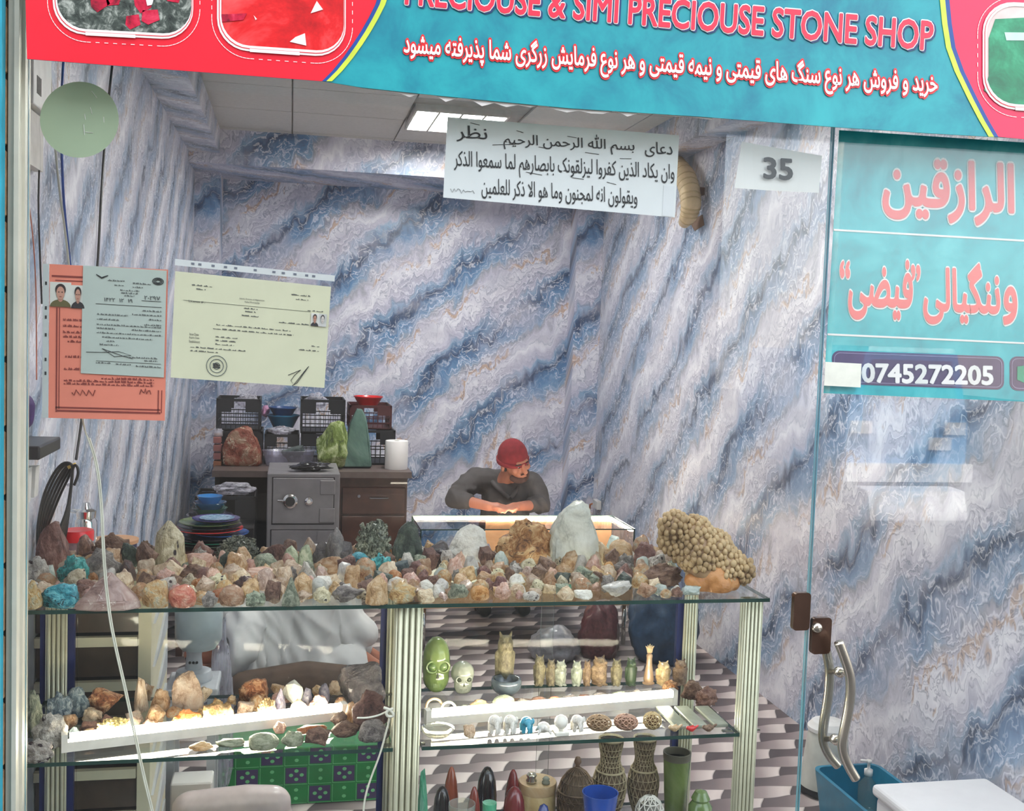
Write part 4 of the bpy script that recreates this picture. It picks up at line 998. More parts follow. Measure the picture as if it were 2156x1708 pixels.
# gem pictures in rounded frames
def speck(name, cols, sc, dist=0.5):
    m, nt, b = newmat(name); v = ncoord(nt)
    col = nramp(nt, nnoise(nt, v, sc, 5, 0.7, dist), [(0.32+0.36*i/(len(cols)-1), s2l(c)) for i, c in enumerate(cols)])
    nt.links.new(col, b.inputs['Base Color']); b.inputs['Roughness'].default_value = 0.35; return m
M_rock = speck('print_rock', [(22, 30, 28), (74, 84, 76), (176, 182, 170)], 60)
M_ruby = speck('print_ruby', [(110, 8, 34), (196, 16, 56), (224, 60, 90)], 30)
M_redgem = speck('print_redgem', [(176, 10, 18), (224, 26, 30), (240, 90, 90)], 8)
M_green = speck('print_emerald', [(8, 96, 62), (20, 140, 92), (60, 178, 128)], 9)
M_beige = mat('print_beige', (230, 206, 196), 0.4)
def px_rr(x0, x1, ybot, ytop, rad, slope, n=7):
    p = []
    for cx, cy, a0 in ((x1-rad, ybot-rad, 0), (x0+rad, ybot-rad, 90), (x0+rad, ytop+rad, 180), (x1-rad, ytop+rad, 270)):
        for i in range(n+1):
            a = math.radians(a0+90*i/n); X = cx+rad*math.cos(a); Yp = cy+rad*math.sin(a); p.append((X, Yp+slope*(X-x0)))
    return p
def frame_pic(x0, x1, ybot, ytop, rad, slope, pm, wm=None):
    Yp = y1-0.0008
    o = decal('picture', px_rr(x0, x1, ybot, ytop, rad, slope), Yp, pm, bn)
    flat_ring('picture_frame', px_poly(px_rr(x0-9, x1+4, ybot+11, ytop-9, rad+6, slope), Yp-0.0012), px_poly(px_rr(x0, x1, ybot, ytop, rad, slope), Yp-0.0012), Yp-0.0012, M_wht, o)
    flat_ring('frame_line', px_poly(px_rr(x0-5, x1+2, ybot+6.5, ytop-4, rad+3, slope), Yp-0.0018), px_poly(px_rr(x0-3.5, x1+1, ybot+5, ytop-4, rad+2, slope), Yp-0.0018), Yp-0.0018, M_red, o)
    dd = px_rr(x0-20, x1+18, ybot+26, ytop-20, rad+22, slope, 16); ds = MB()
    for k in range(0, len(dd)):
        a, b2 = dd[k], dd[(k+1) % len(dd)]; L = math.hypot(b2[0]-a[0], b2[1]-a[1]); n = max(int(L/9), 1)
        for j in range(n):
            if j % 2 and n > 1: continue
            t0, t1 = j/n, (j+0.9)/n
            p, q = (a[0]+(b2[0]-a[0])*t0, a[1]+(b2[1]-a[1])*t0), (a[0]+(b2[0]-a[0])*t1, a[1]+(b2[1]-a[1])*t1)
            nx, ny = -(q[1]-p[1]), (q[0]-p[0]); l = math.hypot(nx, ny) or 1; nx, ny = nx/l*0.7, ny/l*0.7
            P = px_poly([(p[0]+nx, p[1]+ny), (q[0]+nx, q[1]+ny), (q[0]-nx, q[1]-ny), (p[0]-nx, p[1]-ny)], Yp)
            ds.add([(x, Yp-0.0005, z) for x, z in P], [(0, 1, 2, 3)])
    ds.build('dashed_border', M_wht, o)
    decal('frame_bar', [(x0+60, ybot+6+slope*60), (x0+165, ybot+6+slope*165), (x0+165, ybot+13+slope*165), (x0+60, ybot+13+slope*60)], Yp-0.0024, M_wht, o)
    return o
p1 = frame_pic(120, 403, 58, -330, 60, 0.055, M_rock)
for pts in ([(190, -5), (222, -12), (232, 8), (205, 26), (192, 14)], [(222, -8), (255, -8), (250, 10), (226, 12)], [(280, -12), (322, -6), (318, 16), (296, 28), (284, 12)], [(300, 22), (332, 20), (336, 42), (312, 52), (298, 44)], [(266, 34), (292, 30), (296, 52), (274, 62), (264, 52)], [(345, -14), (382, -10), (376, 6), (352, 2)]):
    decal('ruby', pts, y1-0.0016, M_ruby, p1)
decal('highlight', [(306, -6), (324, -4), (320, 10), (310, 12)], y1-0.0024, M_wht, p1)
p2 = frame_pic(466, 724, 92, -330, 58, 0.07, M_redgem)
decal('highlight', [(667, 2), (680, 20), (654, 28)], y1-0.0024, M_wht, p2); decal('highlight', [(642, 70), (645, 96), (610, 88), (622, 78)], y1-0.0024, M_wht, p2)
decal('highlight', [(534, 32), (541, 40), (538, 42)], y1-0.0024, M_wht, p2)
decal('shade', [(466, 30), (520, 28), (512, 42), (468, 46)], y1-0.0022, M_ruby, p2)
p3 = frame_pic(2078, 2420, 216, 10, 60, 0.055, M_beige)
decal('emerald', [(2096, 40), (2082, 80), (2082, 160), (2072, 190), (2100, 214), (2156, 222), (2300, 226), (2300, 30)], y1-0.0016, M_green, p3)
decal('highlight', [(2115, 68), (2300, 70), (2300, 86), (2119, 85)], y1-0.0024, mat('print_mint', (196, 236, 214), 0.4), p3)
M_dkblue = mat('letter_shadow', (24, 60, 110), 0.4)
o, r = text_px('lettering', 'PRECIOUSE & SIMI PRECIOUSE STONE SHOP', (852, -52, 10), (1966, 44, 108), YBN-0.0030, M_txr, bn, 0.022, None, 0.08)
text_px('lettering_outline', 'PRECIOUSE & SIMI PRECIOUSE STONE SHOP', (852, -52, 10), (1966, 44, 108), YBN-0.0022, M_wht, bn, 0.050, r, 0.08)
text_px('lettering_shadow', 'PRECIOUSE & SIMI PRECIOUSE STONE SHOP', (855, -50, 12), (1969, 46, 110), YBN-0.0014, M_dkblue, bn, 0.062, r, 0.08)
fa = shape('خرید و فروش هر نوع سنگ های قیمتی و نیمه قیمتی و هر نوع فرمایش زرگری شما پذیرفته میشود')
o, r = text_px('lettering', fa, (850, 64, 132), (1974, 148, 216), YBN-0.0030, M_wht, bn, 0.020)
text_px('lettering_outline', fa, (850, 64, 132), (1974, 148, 216), YBN-0.0018, M_txr2, bn, 0.105, r)
# torn white backing showing along the lower hem
tr = []
rnd = random.Random(3)
for k in range(30): x = 760+k*25.5; tr.append((x, 183+(x-760)*0.0945*0.9))
lo = [(x, y+(7+rnd.uniform(-5, 12) if 860 < x < 1330 else 4+rnd.uniform(-2, 3))) for x, y in tr]
decal('torn_backing', tr+lo[::-1], YBN+0.005, M_wht, bn)

# sign printed for the glass door
YD = YG+0.0115
ds_ = thing('door_sign', 'teal sign with red lettering and a phone number on the glass door', 'sign', (1.5, YD, 1.45))
M_sal = mat('letter_salmon', (240, 104, 104), 0.4, var=0.04)
decal('sign_sheet', [(1767, 274), (2156, 300), (2700, 336), (2700, 880), (2156, 846), (1734, 828)], YD, M_teal2, ds_)
decal('rule_line', [(1756, 482), (2700, 536), (2700, 540), (1756, 486)], YD-0.001, M_wht, ds_); decal('rule_line', [(1743, 702), (2700, 746), (2700, 749), (1743, 706)], YD-0.001, M_wht, ds_)
outlined('lettering', shape('الرازقین'), (1858, 326, 460), (2136, 344, 482), YD, M_sal, M_wht, ds_, 0.03, 0.028)
outlined('lettering', shape('فیضی'), (1786, 540, 672), (1922, 548, 682), YD, M_sal, M_wht, ds_, 0.028, 0.026)
outlined('lettering', shape('ننگیالی'), (1944, 548, 682), (2106, 556, 690), YD, M_sal, M_wht, ds_, 0.028, 0.026)
outlined('lettering', shape('و'), (2112, 602, 684), (2142, 604, 688), YD, M_sal, M_wht, ds_, 0.028, 0.026)
outlined('lettering', '\u201c', (1768, 548, 586), (1790, 549, 587), YD, M_sal, M_wht, ds_, 0.03, 0.026)
outlined('lettering', '\u201d', (1918, 557, 592), (1938, 558, 593), YD, M_sal, M_wht, ds_, 0.03, 0.026)
M_plum = mat('number_plum', (82, 52, 92), 0.4)
def pill(x0, x1, yb, yt, sl):
    o = decal('number_plate', px_rr(x0, x1, yb, yt, 16, sl), YD-0.0008, M_plum, ds_)
    flat_ring('plate_line', px_poly(px_rr(x0+4, x1-4, yb-4, yt+4, 13, sl), YD-0.0018), px_poly(px_rr(x0+5.5, x1-5.5, yb-5.5, yt+5.5, 12, sl), YD-0.0018), YD-0.0018, mat('plum_light', (150, 130, 160), 0.4), o)
    return o
pn = pill(1752, 2114, 808, 738, 0.036); pill(2126, 2500, 822, 750, 0.036)
text_px('digits', '0745272205', (1814, 764, 806), (2092, 770, 812), YD-0.0022, M_wht, ds_, 0.035)
decal('phone_icon', [(2142, 772), (2156, 770), (2180, 772), (2180, 806), (2156, 806), (2142, 800)], YD-0.0022, mat('icon_green', (30, 150, 110), 0.4), ds_)
tp = decal('masking_tape', [(1738, 762), (1814, 766), (1812, 816), (1735, 812)], YG-0.0025, mat('tape_cream', (222, 224, 208), 0.6), None)
tag(tp, 'cream strip of masking tape at the edge of the door sign', 'tape')

# papers taped inside the window
YP = YG+0.0092
def ink(c=(40, 44, 46)): return mat('ink_%d_%d_%d' % c, c, 0.7, var=0.1)
class Sheet:
    def __init__(s, name, label, tl, tr, br, bl, Y, mt, cat='paper', curl=0.0):
        s.c = (tl, tr, br, bl); s.Y = Y
        p = aY((tl[0]+tr[0]+br[0]+bl[0])/4, bl[1], Y)
        s.root = thing(name, label, cat, (p.x, Y, p.z))
        g = MB(); n = 8
        for i in range(n+1):
            for j in range(2):
                X, Yp = s.px(i/n, j); q = aY(X, Yp, Y); g.v.append(q+Vector((0, curl*math.sin(i/n*3.1)*(1 if j else 0.4), 0)))
        for i in range(n): g.f.append([2*i, 2*i+2, 2*i+3, 2*i+1]); g.mi.append(0)
        m = len(g.v); g.v += [v+Vector((0, 0.0004, 0)) for v in g.v]
        for i in range(n): g.f.append([m+2*i, m+2*i+1, m+2*i+3, m+2*i+2]); g.mi.append(0)
        s.sheet = g.build('sheet', mt, s.root, fixn=False)
    def px(s, u, v):
        tl, tr, br, bl = s.c
        return tuple((tl[k]*(1-u)+tr[k]*u)*(1-v)+(bl[k]*(1-u)+br[k]*u)*v for k in (0, 1))
    def quad(s, name, u0, v0, u1, v1, mt, dy=0.0008):
        return decal(name, [s.px(u0, v0), s.px(u1, v0), s.px(u1, v1), s.px(u0, v1)], s.Y-dy, mt, s.root)
    def text(s, body, u0, v0, u1, v1, mt, bold=0.0, shear=0.0):
        a, b, c, d = s.px(u0, v0), s.px(u1, v0), s.px(u1, v1), s.px(u0, v1)
        return text_px('lettering', body, (a[0], a[1], d[1]), (b[0], b[1], c[1]), s.Y-0.0010, mt, s.root, bold, None, shear)[0]
    def words(s, name, lines, mt, h=0.012, seed=1):
        """rows of illegibly small print"""
        rnd = random.Random(seed); g = MB()
        for (u0, u1, v) in lines:
            u = u0
            while u < u1:
                w = min(rnd.uniform(0.012, 0.05), u1-u); k = u
                while k < u+w:
                    e = min(k+rnd.uniform(0.004, 0.014), u+w); hh = h*rnd.choice((0.25, 0.45, 0.8, 1.0))
                    P = px_poly([s.px(k, v-hh), s.px(e, v-hh*0.7), s.px(e, v+h*0.25), s.px(k, v+h*0.25)], s.Y)
                    g.add([(x, s.Y-0.0009, z) for x, z in P], [(0, 1, 2, 3)]); k = e
                u += w+0.010
        return g.build(name, mt, s.root, fixn=False)
    def stroke(s, name, uv, mt, w=0.0007):
        P = []
        for u, v in uv: X, Yp = s.px(u, v); q = aY(X, Yp, s.Y-0.0011); P.append(q)
        return MB().tube(P, w, 4).build(name, mt, s.root)
pr = Sheet('prayer_sheet', 'white sheet with three lines of handwritten black Arabic script', (942, 246), (1430, 285), (1421, 458), (933, 416), YP, mat('paper_white', (240, 242, 240), 0.7, var=0.02))
IK = ink()
for bd, A, Z in ((shape('نظر'), (961, 262, 298), (1026, 268, 302)), (shape('بسم الله الرحمن الرحیم'), (1060, 272, 314), (1336, 288, 328)), (shape('دعای'), (1358, 298, 330), (1416, 300, 334)),
               (shape('وان یکاد الذین کفروا لیزلقونک بابصارهم لما سمعوا الذکر'), (956, 316, 366), (1420, 346, 394)), (shape('ویقولون انه لمجنون وما هو الا ذکر للعلمین'), (1014, 374, 418), (1342, 398, 440))):
    text_px('lettering', bd, A, Z, YP-0.0010, IK, pr.root, 0.004)
rnd = random.Random(8)
pr.stroke('signature', [(0.03+i*0.008, 0.90+rnd.uniform(-.03, .03)) for i in range(14)], IK, 0.0004)
for (u0, v0, u1, v1) in ((.10, .05, .14, .07), (.30, .10, .33, .12), (.52, .12, .56, .13), (.40, .28, .44, .29), (.20, .30, .30, .27), (.60, .30, .66, .31), (.75, .34, .80, .33), (.35, .60, .42, .62), (.55, .62, .60, .63), (.70, .64, .74, .66)):
    pr.stroke('accent_stroke', [(u0, v0), (u1, v1)], IK, 0.0005)
pr.quad('tape_strip', 0.945, 0.62, 0.992, 0.995, mat('tape_white', (236, 238, 238), 0.5, var=0.02))

n35 = Sheet('number_sheet', 'curled white sheet with the number 35', (1562, 298), (1731, 328), (1724, 406), (1546, 396), YP, mat('paper_grey', (228, 226, 220), 0.7, var=0.02), curl=0.006)
text_px('digits', '35', (1607, 330, 377), (1670, 334, 381), YP-0.0015, IK, n35.root, 0.03)

og = Sheet('licence_sheet', 'orange licence sheet with two portrait photos in a plastic sleeve', (104, 556), (354, 568), (347, 886), (102, 880), YP+0.0012, mat('paper_orange', (226, 130, 106), 0.7, var=0.04))
BR = ink((130, 48, 40))
og.quad('sleeve_margin', -0.055, 0.0, -0.004, 1.0, mat('sleeve_plastic', (186, 192, 190), 0.3, var=0.1))
sm_ = ink((34, 36, 38))
for v in (0.115, 0.275, 0.335, 0.45, 0.61, 0.70): og.quad('punch_hole', -0.036, v, -0.020, v+0.022, sm_, 0.0014)
for (u0, v0, u1, v1) in ((.02, .07, .3, .082), (.05, .10, .3, .106), (.06, .28, .072, .96), (.085, .28, .092, .94), (.06, .925, .96, .935), (.07, .945, .96, .957), (.935, .80, .945, .95), (.965, .8, .972, .95)): og.quad('border_line', u0, v0, u1, v1, BR)
og.words('small_print', [(.12, .30, .36), (.12, .30, .40), (.12, .30, .44), (.12, .30, .47), (.16, .30, .50), (.14, .30, .60), (.13, .30, .68), (.45, .90, .735), (.13, .90, .755), (.13, .90, .775)], BR, 0.014, 4)
og.stroke('signature', [(.2+.018*i, .83+.022*math.sin(i*2.1)) for i in range(12)], BR, 0.0008); og.stroke('signature', [(.78+.012*i, .81+.02*math.cos(i*2.4)) for i in range(9)], BR, 0.0008)
def portrait(sh, u0, v0, u1, v1, shirt, hair=(40, 30, 28), face=(172, 128, 108), bg=(206, 206, 196), name='portrait_photo'):
    o = sh.quad(name, u0, v0, u1, v1, mat('photo_bg_%d' % bg[0], bg, 0.4), 0.0018)
    def ell(nm, cu, cv, ru, rv, mt, dy, a0=0, a1=360):
        P = [sh.px(u0+(u1-u0)*(cu+ru*math.cos(math.radians(a0+(a1-a0)*i/18))), v0+(v1-v0)*(cv+rv*math.sin(math.radians(a0+(a1-a0)*i/18)))) for i in range(19 if a1-a0 < 360 else 18)]
        return decal(nm, P, sh.Y-dy, mt, o)
    ell('shoulders', .5, 1.0, .49, .30, mat('shirt_%d_%d_%d' % shirt, shirt, .6), 0.0024, 180, 360)
    ell('neck', .5, .66, .12, .14, mat('skin_%d' % face[0], face, .6), 0.0028)
    ell('hair', .5, .30, .25, .24, mat('hair_%d' % hair[0], hair, .6), 0.0032)
    ell('face', .5, .44, .19, .27, mat('skin_%d' % face[0], face, .6), 0.0038)
    for sx in (-.08, .08): ell('eye', .5+sx, .40, .035, .02, mat('hair_%d' % hair[0], hair, .6), 0.0044)
    ell('mouth', .5, .58, .06, .015, mat('lips', (140, 88, 80), .6), 0.0044)
portrait(og, 0.005, .115, .185, .275, (92, 86, 52)); portrait(og, .185, .13, .30, .28, (44, 42, 44))
gr = Sheet('letter_sheet', 'grey-green letter with handwritten numbers over the orange licence', (175, 559), (351, 570), (345, 795), (170, 786), YP-0.0010, mat('paper_greygreen', (178, 188, 178), 0.7, var=0.03))
gr.words('small_print', [(.30, .50, .125), (.60, .82, .14), (.38, .50, .165), (.60, .72, .175), (.45, .68, .21), (.46, .66, .235), (.50, .62, .26), (.72, .95, .39), (.6, .95, .43), (.18, .55, .445), (.80, .95, .47), (.18, .45, .49), (.75, .95, .52), (.18, .95, .54), (.18, .40, .575), (.6, .95, .575), (.18, .95, .615), (.25, .85, .655), (.3, .4, .69), (.22, .45, .725), (.58, .92, .83), (.76, .92, .855), (.18, .36, .895), (.42, .60, .90), (.66, .96, .91)], ink((88, 94, 90)), 0.013, 2)
gr.text('\u06f2\u06f0\u06f2\u06f9\u06f7', .74, .245, .93, .285, IK, 0.006); gr.text('\u06f1\u06f4\u06f2\u06f2  \u06f1\u06f2  \u06f1\u06f9', .26, .285, .60, .32, IK, 0.004)
gr.quad('rule_line', .16, .345, .95, .349, IK); gr.quad('rule_line', .18, .875, .96, .878, IK); gr.quad('rule_line', .71, .292, .94, .296, IK)
for k in range(3): gr.stroke('emblem', [(.90+(.065-.018*k)*math.cos(t*.5), .105+(.032-.009*k)*math.sin(t*.5)) for t in range(14)], IK, 0.0007)
gr.stroke('emblem', [(.16, .075), (.20, .09), (.225, .10), (.26, .09), (.30, .078), (.225, .11), (.16, .075)], IK, 0.0007)
gr.stroke('signature', [(.06, .80), (.25, .795), (.45, .78), (.60, .81), (.40, .83), (.25, .76), (.5, .82), (.62, .84)], IK, 0.0005)
ct = Sheet('certificate_sheet', 'cream certificate in a punched plastic sleeve with a round stamp', (369, 571), (697, 604), (683, 817), (359, 795), YP, mat('paper_cream', (216, 214, 182), 0.7, var=0.03))
ct.quad('sleeve_margin', -0.005, -0.115, 1.02, -0.055, mat('sleeve_white', (216, 218, 216), 0.4, var=0.05))
for u in (.10, .145, .23, .31, .375, .50, .62, .68, .755, .83, .875): ct.quad('punch_hole', u, -.097, u+.02, -.076, ink((104, 110, 120)), 0.0015)
ct.words('small_print', [(.11, .24, .115), (.14, .20, .15), (.75, .88, .115), (.78, .86, .155), (.45, .54, .29), (.46, .53, .32), (.44, .55, .36), (.68, .96, .395), (.28, .76, .47), (.26, .78, .51), (.90, .95, .60), (.82, .95, .645), (.12, .48, .70), (.12, .30, .735), (.28, .42, .585), (.28, .42, .62), (.28, .40, .655), (.86, .96, .255)], ink((96, 98, 90)), 0.011, 3)
for bd, u0, v0, u1, v1 in (('License # :', .095, .255, .20, .28), ('Issue Date:', .11, .565, .17, .588), ('Expire Date:', .11, .60, .175, .623), ('Establishment:', .11, .635, .18, .658), ('Islamic Emirate of Afghanistan', .42, .19, .58, .21), ('Kabul Municipality', .455, .218, .55, .238)):
    ct.text(bd, u0, v0, u1, v1, IK, 0.0)
ct.quad('rule_line', .06, .262, .88, .265, ink((120, 124, 110)))
portrait(ct, .885, .275, .935, .40, (40, 40, 44), name='portrait_photo'); portrait(ct, .935, .275, .985, .40, (190, 190, 184), (70, 66, 64), (196, 190, 180), (190, 192, 186))
for k in range(3): ct.stroke('stamp_ring', [(.295+(.066-.016*k*1.4)*math.cos(t*.35), .86+(.098-.024*k*1.4)*math.sin(t*.35)) for t in range(19)], ink((84, 96, 96)), 0.0006)
ct.stroke('stamp_mark', [(.27+.012*(i % 5), .84+.012*(i//3)) for i in range(12)], IK, 0.0008)
ct.stroke('signature', [(.76, .90), (.84, .84), (.80, .90), (.78, .95), (.80, .99), (.86, .86), (.89, .80), (.82, .97), (.79, 1.0)], IK, 0.0006)
# round pale green sticker
sp = aY(167, 252, YP)
stk = thing('round_sticker', 'large round pale green sticker with scratches on the window', 'sticker', (sp.x, YP, sp.z-0.08))
P = [(aY(167+83*math.cos(i*math.pi/24), 252+80*math.sin(i*math.pi/24), YP).x, aY(167+83*math.cos(i*math.pi/24), 252+80*math.sin(i*math.pi/24), YP).z) for i in range(48)]
flat('sticker_disc', P, YP, mat('sticker_green', (172, 190, 156), 0.6, var=0.03), stk)
for a_, b2 in (((178, 240), (180, 252)), ((176, 262), (178, 284)), ((193, 192), (204, 206)), ((180, 278), (196, 280)), ((218, 246), (219, 258)), ((190, 226), (194, 240))):
    MB().tube([aY(*a_, YP-0.001), aY(*b2, YP-0.001)], 0.0005, 4).build('scratch', M_wht, stk)

# ------------------------------------------------------------------ things at the back of the shop
def fb(x0, y0, x1, y1, Y, dep):
    """box corners: front face seen as x0..x1, y0..y1 at depth Y"""
    xm, ym = (x0+x1)/2, (y0+y1)/2
    return (aY(x0, ym, Y).x, Y, aY(xm, y1, Y).z), (aY(x1, ym, Y).x, Y+dep, aY(xm, y0, Y).z)
M_wood = mat('dark_wood', (72, 42, 32), 0.4, var=0.3, scale=12, coat=0.3); M_woodt = mat('desk_edge', (98, 84, 80), 0.5, var=0.15)
M_void = mat('void_shade', (24, 18, 18), 0.8); M_chrome = mat('chrome', (222, 220, 216), 0.12, 1.0, var=0.03)  # shade of the void under the desk put into near-black panels
DZ = 0.75
dk = thing('office_desk', 'dark wooden office desk with drawers behind the grey safe', 'desk', (0.14, 6.45, 0))
B((-0.415, 6.14, DZ-0.035), (0.69, 6.88, DZ)).build('desk_top', M_woodt, dk)
B((-0.40, 6.16, 0), (-0.375, 6.86, DZ-0.035)).build('side_panel', M_void, dk)
B((-0.375, 6.84, 0), (0.28, 6.86, DZ-0.035)).build('back_panel', M_void, dk)
B((0.28, 6.20, 0), (0.672, 6.86, DZ-0.035)).build('drawer_case', M_wood, dk)
for k, (za, zb) in enumerate(((0.50, 0.655), (0.27, 0.49), (0.03, 0.26))):
    dr = bevel(B((0.30, 6.18, za), (0.662, 6.20, zb)).build('drawer', M_wood, dk), 0.004, 1)
    MB().tube([(0.455, 6.17, (za+zb)/2+0.02), (0.455, 6.155, (za+zb)/2+0.02), (0.56, 6.155, (za+zb)/2+0.02), (0.56, 6.17, (za+zb)/2+0.02)], 0.005, 6).build('handle', M_chrome, dr)
    if k == 0: MB().lathe([(0, 0), (0.009, 0), (0.009, 0.004), (0, 0.004)], (0.395, 6.18, 0.605), 12, 0, Matrix.Rotation(math.pi/2, 4, 'X')).build('keyhole', M_chrome, dr)
# safe
M_safe = mat('grey_safe_paint', (128, 124, 126), 0.45, 0.1, var=0.12, scale=10, bump=0.1); M_safed = mat('safe_gap', (44, 40, 42), 0.7)
sf = thing('safe', 'old grey steel safe with a combination dial', 'safe', (0.075, 5.86, 0))
lo, hi = fb(561, 997, 714, 1200, 5.64, 0.46); lo = (lo[0], lo[1], 0)
bevel(B(lo, hi).build('body', M_safe, sf), 0.006, 2)
def on_safe(x0, y0, x1, y1, t, name, mt, par=sf):
    a, b2 = fb(x0, y0, x1, y1, 5.64-t, t-0.0005 if t > 0.001 else t); return B(a, b2).build(name, mt, par)
on_safe(572, 1005, 704, 1105, 0.001, 'door_gap', M_safed); sd = bevel(on_safe(574, 1007, 702, 1103, 0.008, 'safe_door', M_safe), 0.003, 1)
on_safe(568, 1115, 704, 1200, 0.001, 'door_gap', M_safed); sd2 = bevel(on_safe(570, 1117, 702, 1200, 0.008, 'lower_safe_door', M_safe), 0.003, 1)
for (x0, y0, x1, y1) in ((674, 1012, 706, 1042), (672, 1071, 705, 1101)): bevel(on_safe(x0, y0, x1, y1, 0.016, 'hinge_plate', M_safe), 0.003, 1)
on_safe(668, 1119, 700, 1160, 0.014, 'hinge_plate', M_safe)
RX = Matrix.Rotation(math.pi/2, 4, 'X')
p = aY(611, 1055, 5.63); MB().lathe([(0, 0), (0.037, 0), (0.037, 0.010), (0.029, 0.016), (0, 0.016)], p, 28, 0, RX).build('dial_ring', M_chrome, sd, 'auto'); MB().lathe([(0, 0), (0.025, 0), (0.023, 0.008), (0, 0.008)], (p.x, p.y-0.017, p.z), 24, 0, RX).build('dial_knob', M_dark, sd, 'auto')
p = aY(650, 1055, 5.63); MB().lathe([(0, 0), (0.022, 0), (0.020, 0.012), (0.010, 0.016), (0.010, 0.022), (0, 0.022)], p, 24, 0, RX).build('key_boss', M_chrome, sd, 'auto')
p = aY(585, 1054, 5.63); MB().tube([p, p+Vector((0.04, -0.006, 0))], 0.006, 8).build('handle_stub', M_chrome, sd)

# plastic crates
M_crate = mat('black_crate', (30, 31, 36), 0.5); M_maroon = mat('maroon_crate', (74, 30, 34), 0.5)
def crate(label, x0, y0, x1, y1, Y, dep, mt=M_crate, handle=True, nb=9):
    lo, hi = fb(x0, y0, x1, y1, Y, dep)
    if abs(lo[2]-DZ) < 0.09: lo = (lo[0], lo[1], DZ+0.0008)
    if lo[2] < 0.12: lo = (lo[0], lo[1], 0.0008)
    W, D, H = hi[0]-lo[0], dep, hi[2]-lo[2]
    t = thing('plastic_crate', label, 'crate', ((lo[0]+hi[0])/2, Y+dep/2, lo[2]))
    B((lo[0], Y, lo[2]), (hi[0], Y+dep, lo[2]+0.006)).build('base', mt, t)
    g = MB(); e = 0.008
    for (xa, ya, xb, yb) in ((lo[0], Y, hi[0], Y+e), (lo[0], Y+dep-e, hi[0], Y+dep), (lo[0], Y+e, lo[0]+e, Y+dep-e), (hi[0]-e, Y+e, hi[0], Y+dep-e)):
        w = MB(); alongx = (xb-xa) > (yb-ya); L = (xb-xa) if alongx else (yb-ya)
        for zz, th in ((0.0, 0.012), (0.30, 0.006), (0.55, 0.006), (1.0, 0.016)):
            z = lo[2]+H*zz; w.box((xa, ya, max(z-th, lo[2])), (xb, yb, max(z, lo[2]+th)))
        n = nb if alongx else 7
        for k in range(n+1):
            f = k/n; th = 0.012 if k in (0, n) else 0.003; top = lo[2]+H*(1.0 if k in (0, n) else 0.56)
            if alongx: c = xa+th/2+(L-th)*f; w.box((c-th/2, ya, lo[2]), (c+th/2, yb, top))
            else: c = ya+th/2+(L-th)*f; w.box((xa, c-th/2, lo[2]), (xb, c+th/2, top))
        # solid upper band with a hand hole
        zt0, zt1 = lo[2]+H*0.58, lo[2]+H*0.97
        for f0, f1 in ((0.0, 0.34), (0.66, 1.0)):
            if alongx: w.box((xa+L*f0, ya+0.002, zt0), (xa+L*f1, yb-0.002, zt1))
            else: w.box((xa+0.002, ya+L*f0, zt0), (xb-0.002, ya+L*f1, zt1))
        w.build('lattice_wall', mt, t)
    return t, hi[2]
c1, zc1 = crate('black lattice crate under another at the left end of the desk', 464, 908, 552, 984, 6.46, 0.32)
crate('black crate with slanted grille topping the left stack on the desk', 455, 840, 548, 907, 6.46, 0.32)
crate('low black crate carrying the blue basins', 556, 915, 630, 984, 6.46, 0.30)
crate('black lattice crate under the tall one behind the olive stone', 634, 914, 732, 984, 6.46, 0.32)
crate('tall black lattice crate on the middle stack of the desk', 633, 842, 727, 913, 6.46, 0.32)
crate('black crate with pale bars beside the paper roll', 737, 906, 832, 985, 6.46, 0.32)
crate('maroon crate under the red bowl', 736, 854, 825, 905, 6.46, 0.32, M_maroon)
crate('black crate standing on the floor under the desk', 408, 1046, 536, 1290, 5.79, 0.30)

def zatt(x, y, Y): return aY(x, y, Y).z
def bowl(name, label, x0, x1, ytop, ybot, Y, mt, cat='bowl', rim=0.004, parent=None, base=0.6, group=None):
    c = aY((x0+x1)/2, ybot, Y); r = (x1-x0)/2*sc_at(Y, (x0+x1)/2); h = zatt((x0+x1)/2, ytop, Y)-c.z
    o = MB().lathe([(0, 0), (r*base, 0), (r*0.93, h*0.85), (r, h*0.9), (r, h), (r-rim, h), (r*base-rim, rim*1.5), (0, rim*1.5)], c, 32).build(name, mt, parent, 'auto')
    if not parent: tag(o, label, cat, group)
    return o
M_bbl = mat('blue_plastic', (36, 74, 128), 0.35, coat=0.2); M_bcy = mat('cyan_blue_plastic', (30, 104, 140), 0.35, coat=0.2); M_rpl = mat('red_plastic', (214, 34, 40), 0.35, coat=0.3)
bowl('plastic_basin', 'cyan-blue perforated plastic basin below a darker one', 561, 631, 873, 900, 6.62, M_bcy, 'basin')
bowl('plastic_basin', 'dark blue plastic basin nested on a cyan one', 565, 626, 857, 876, 6.62, M_bbl, 'basin')
bowl('plastic_bowl', 'red plastic bowl on the maroon crate', 744, 806, 834, 855, 6.60, M_rpl)
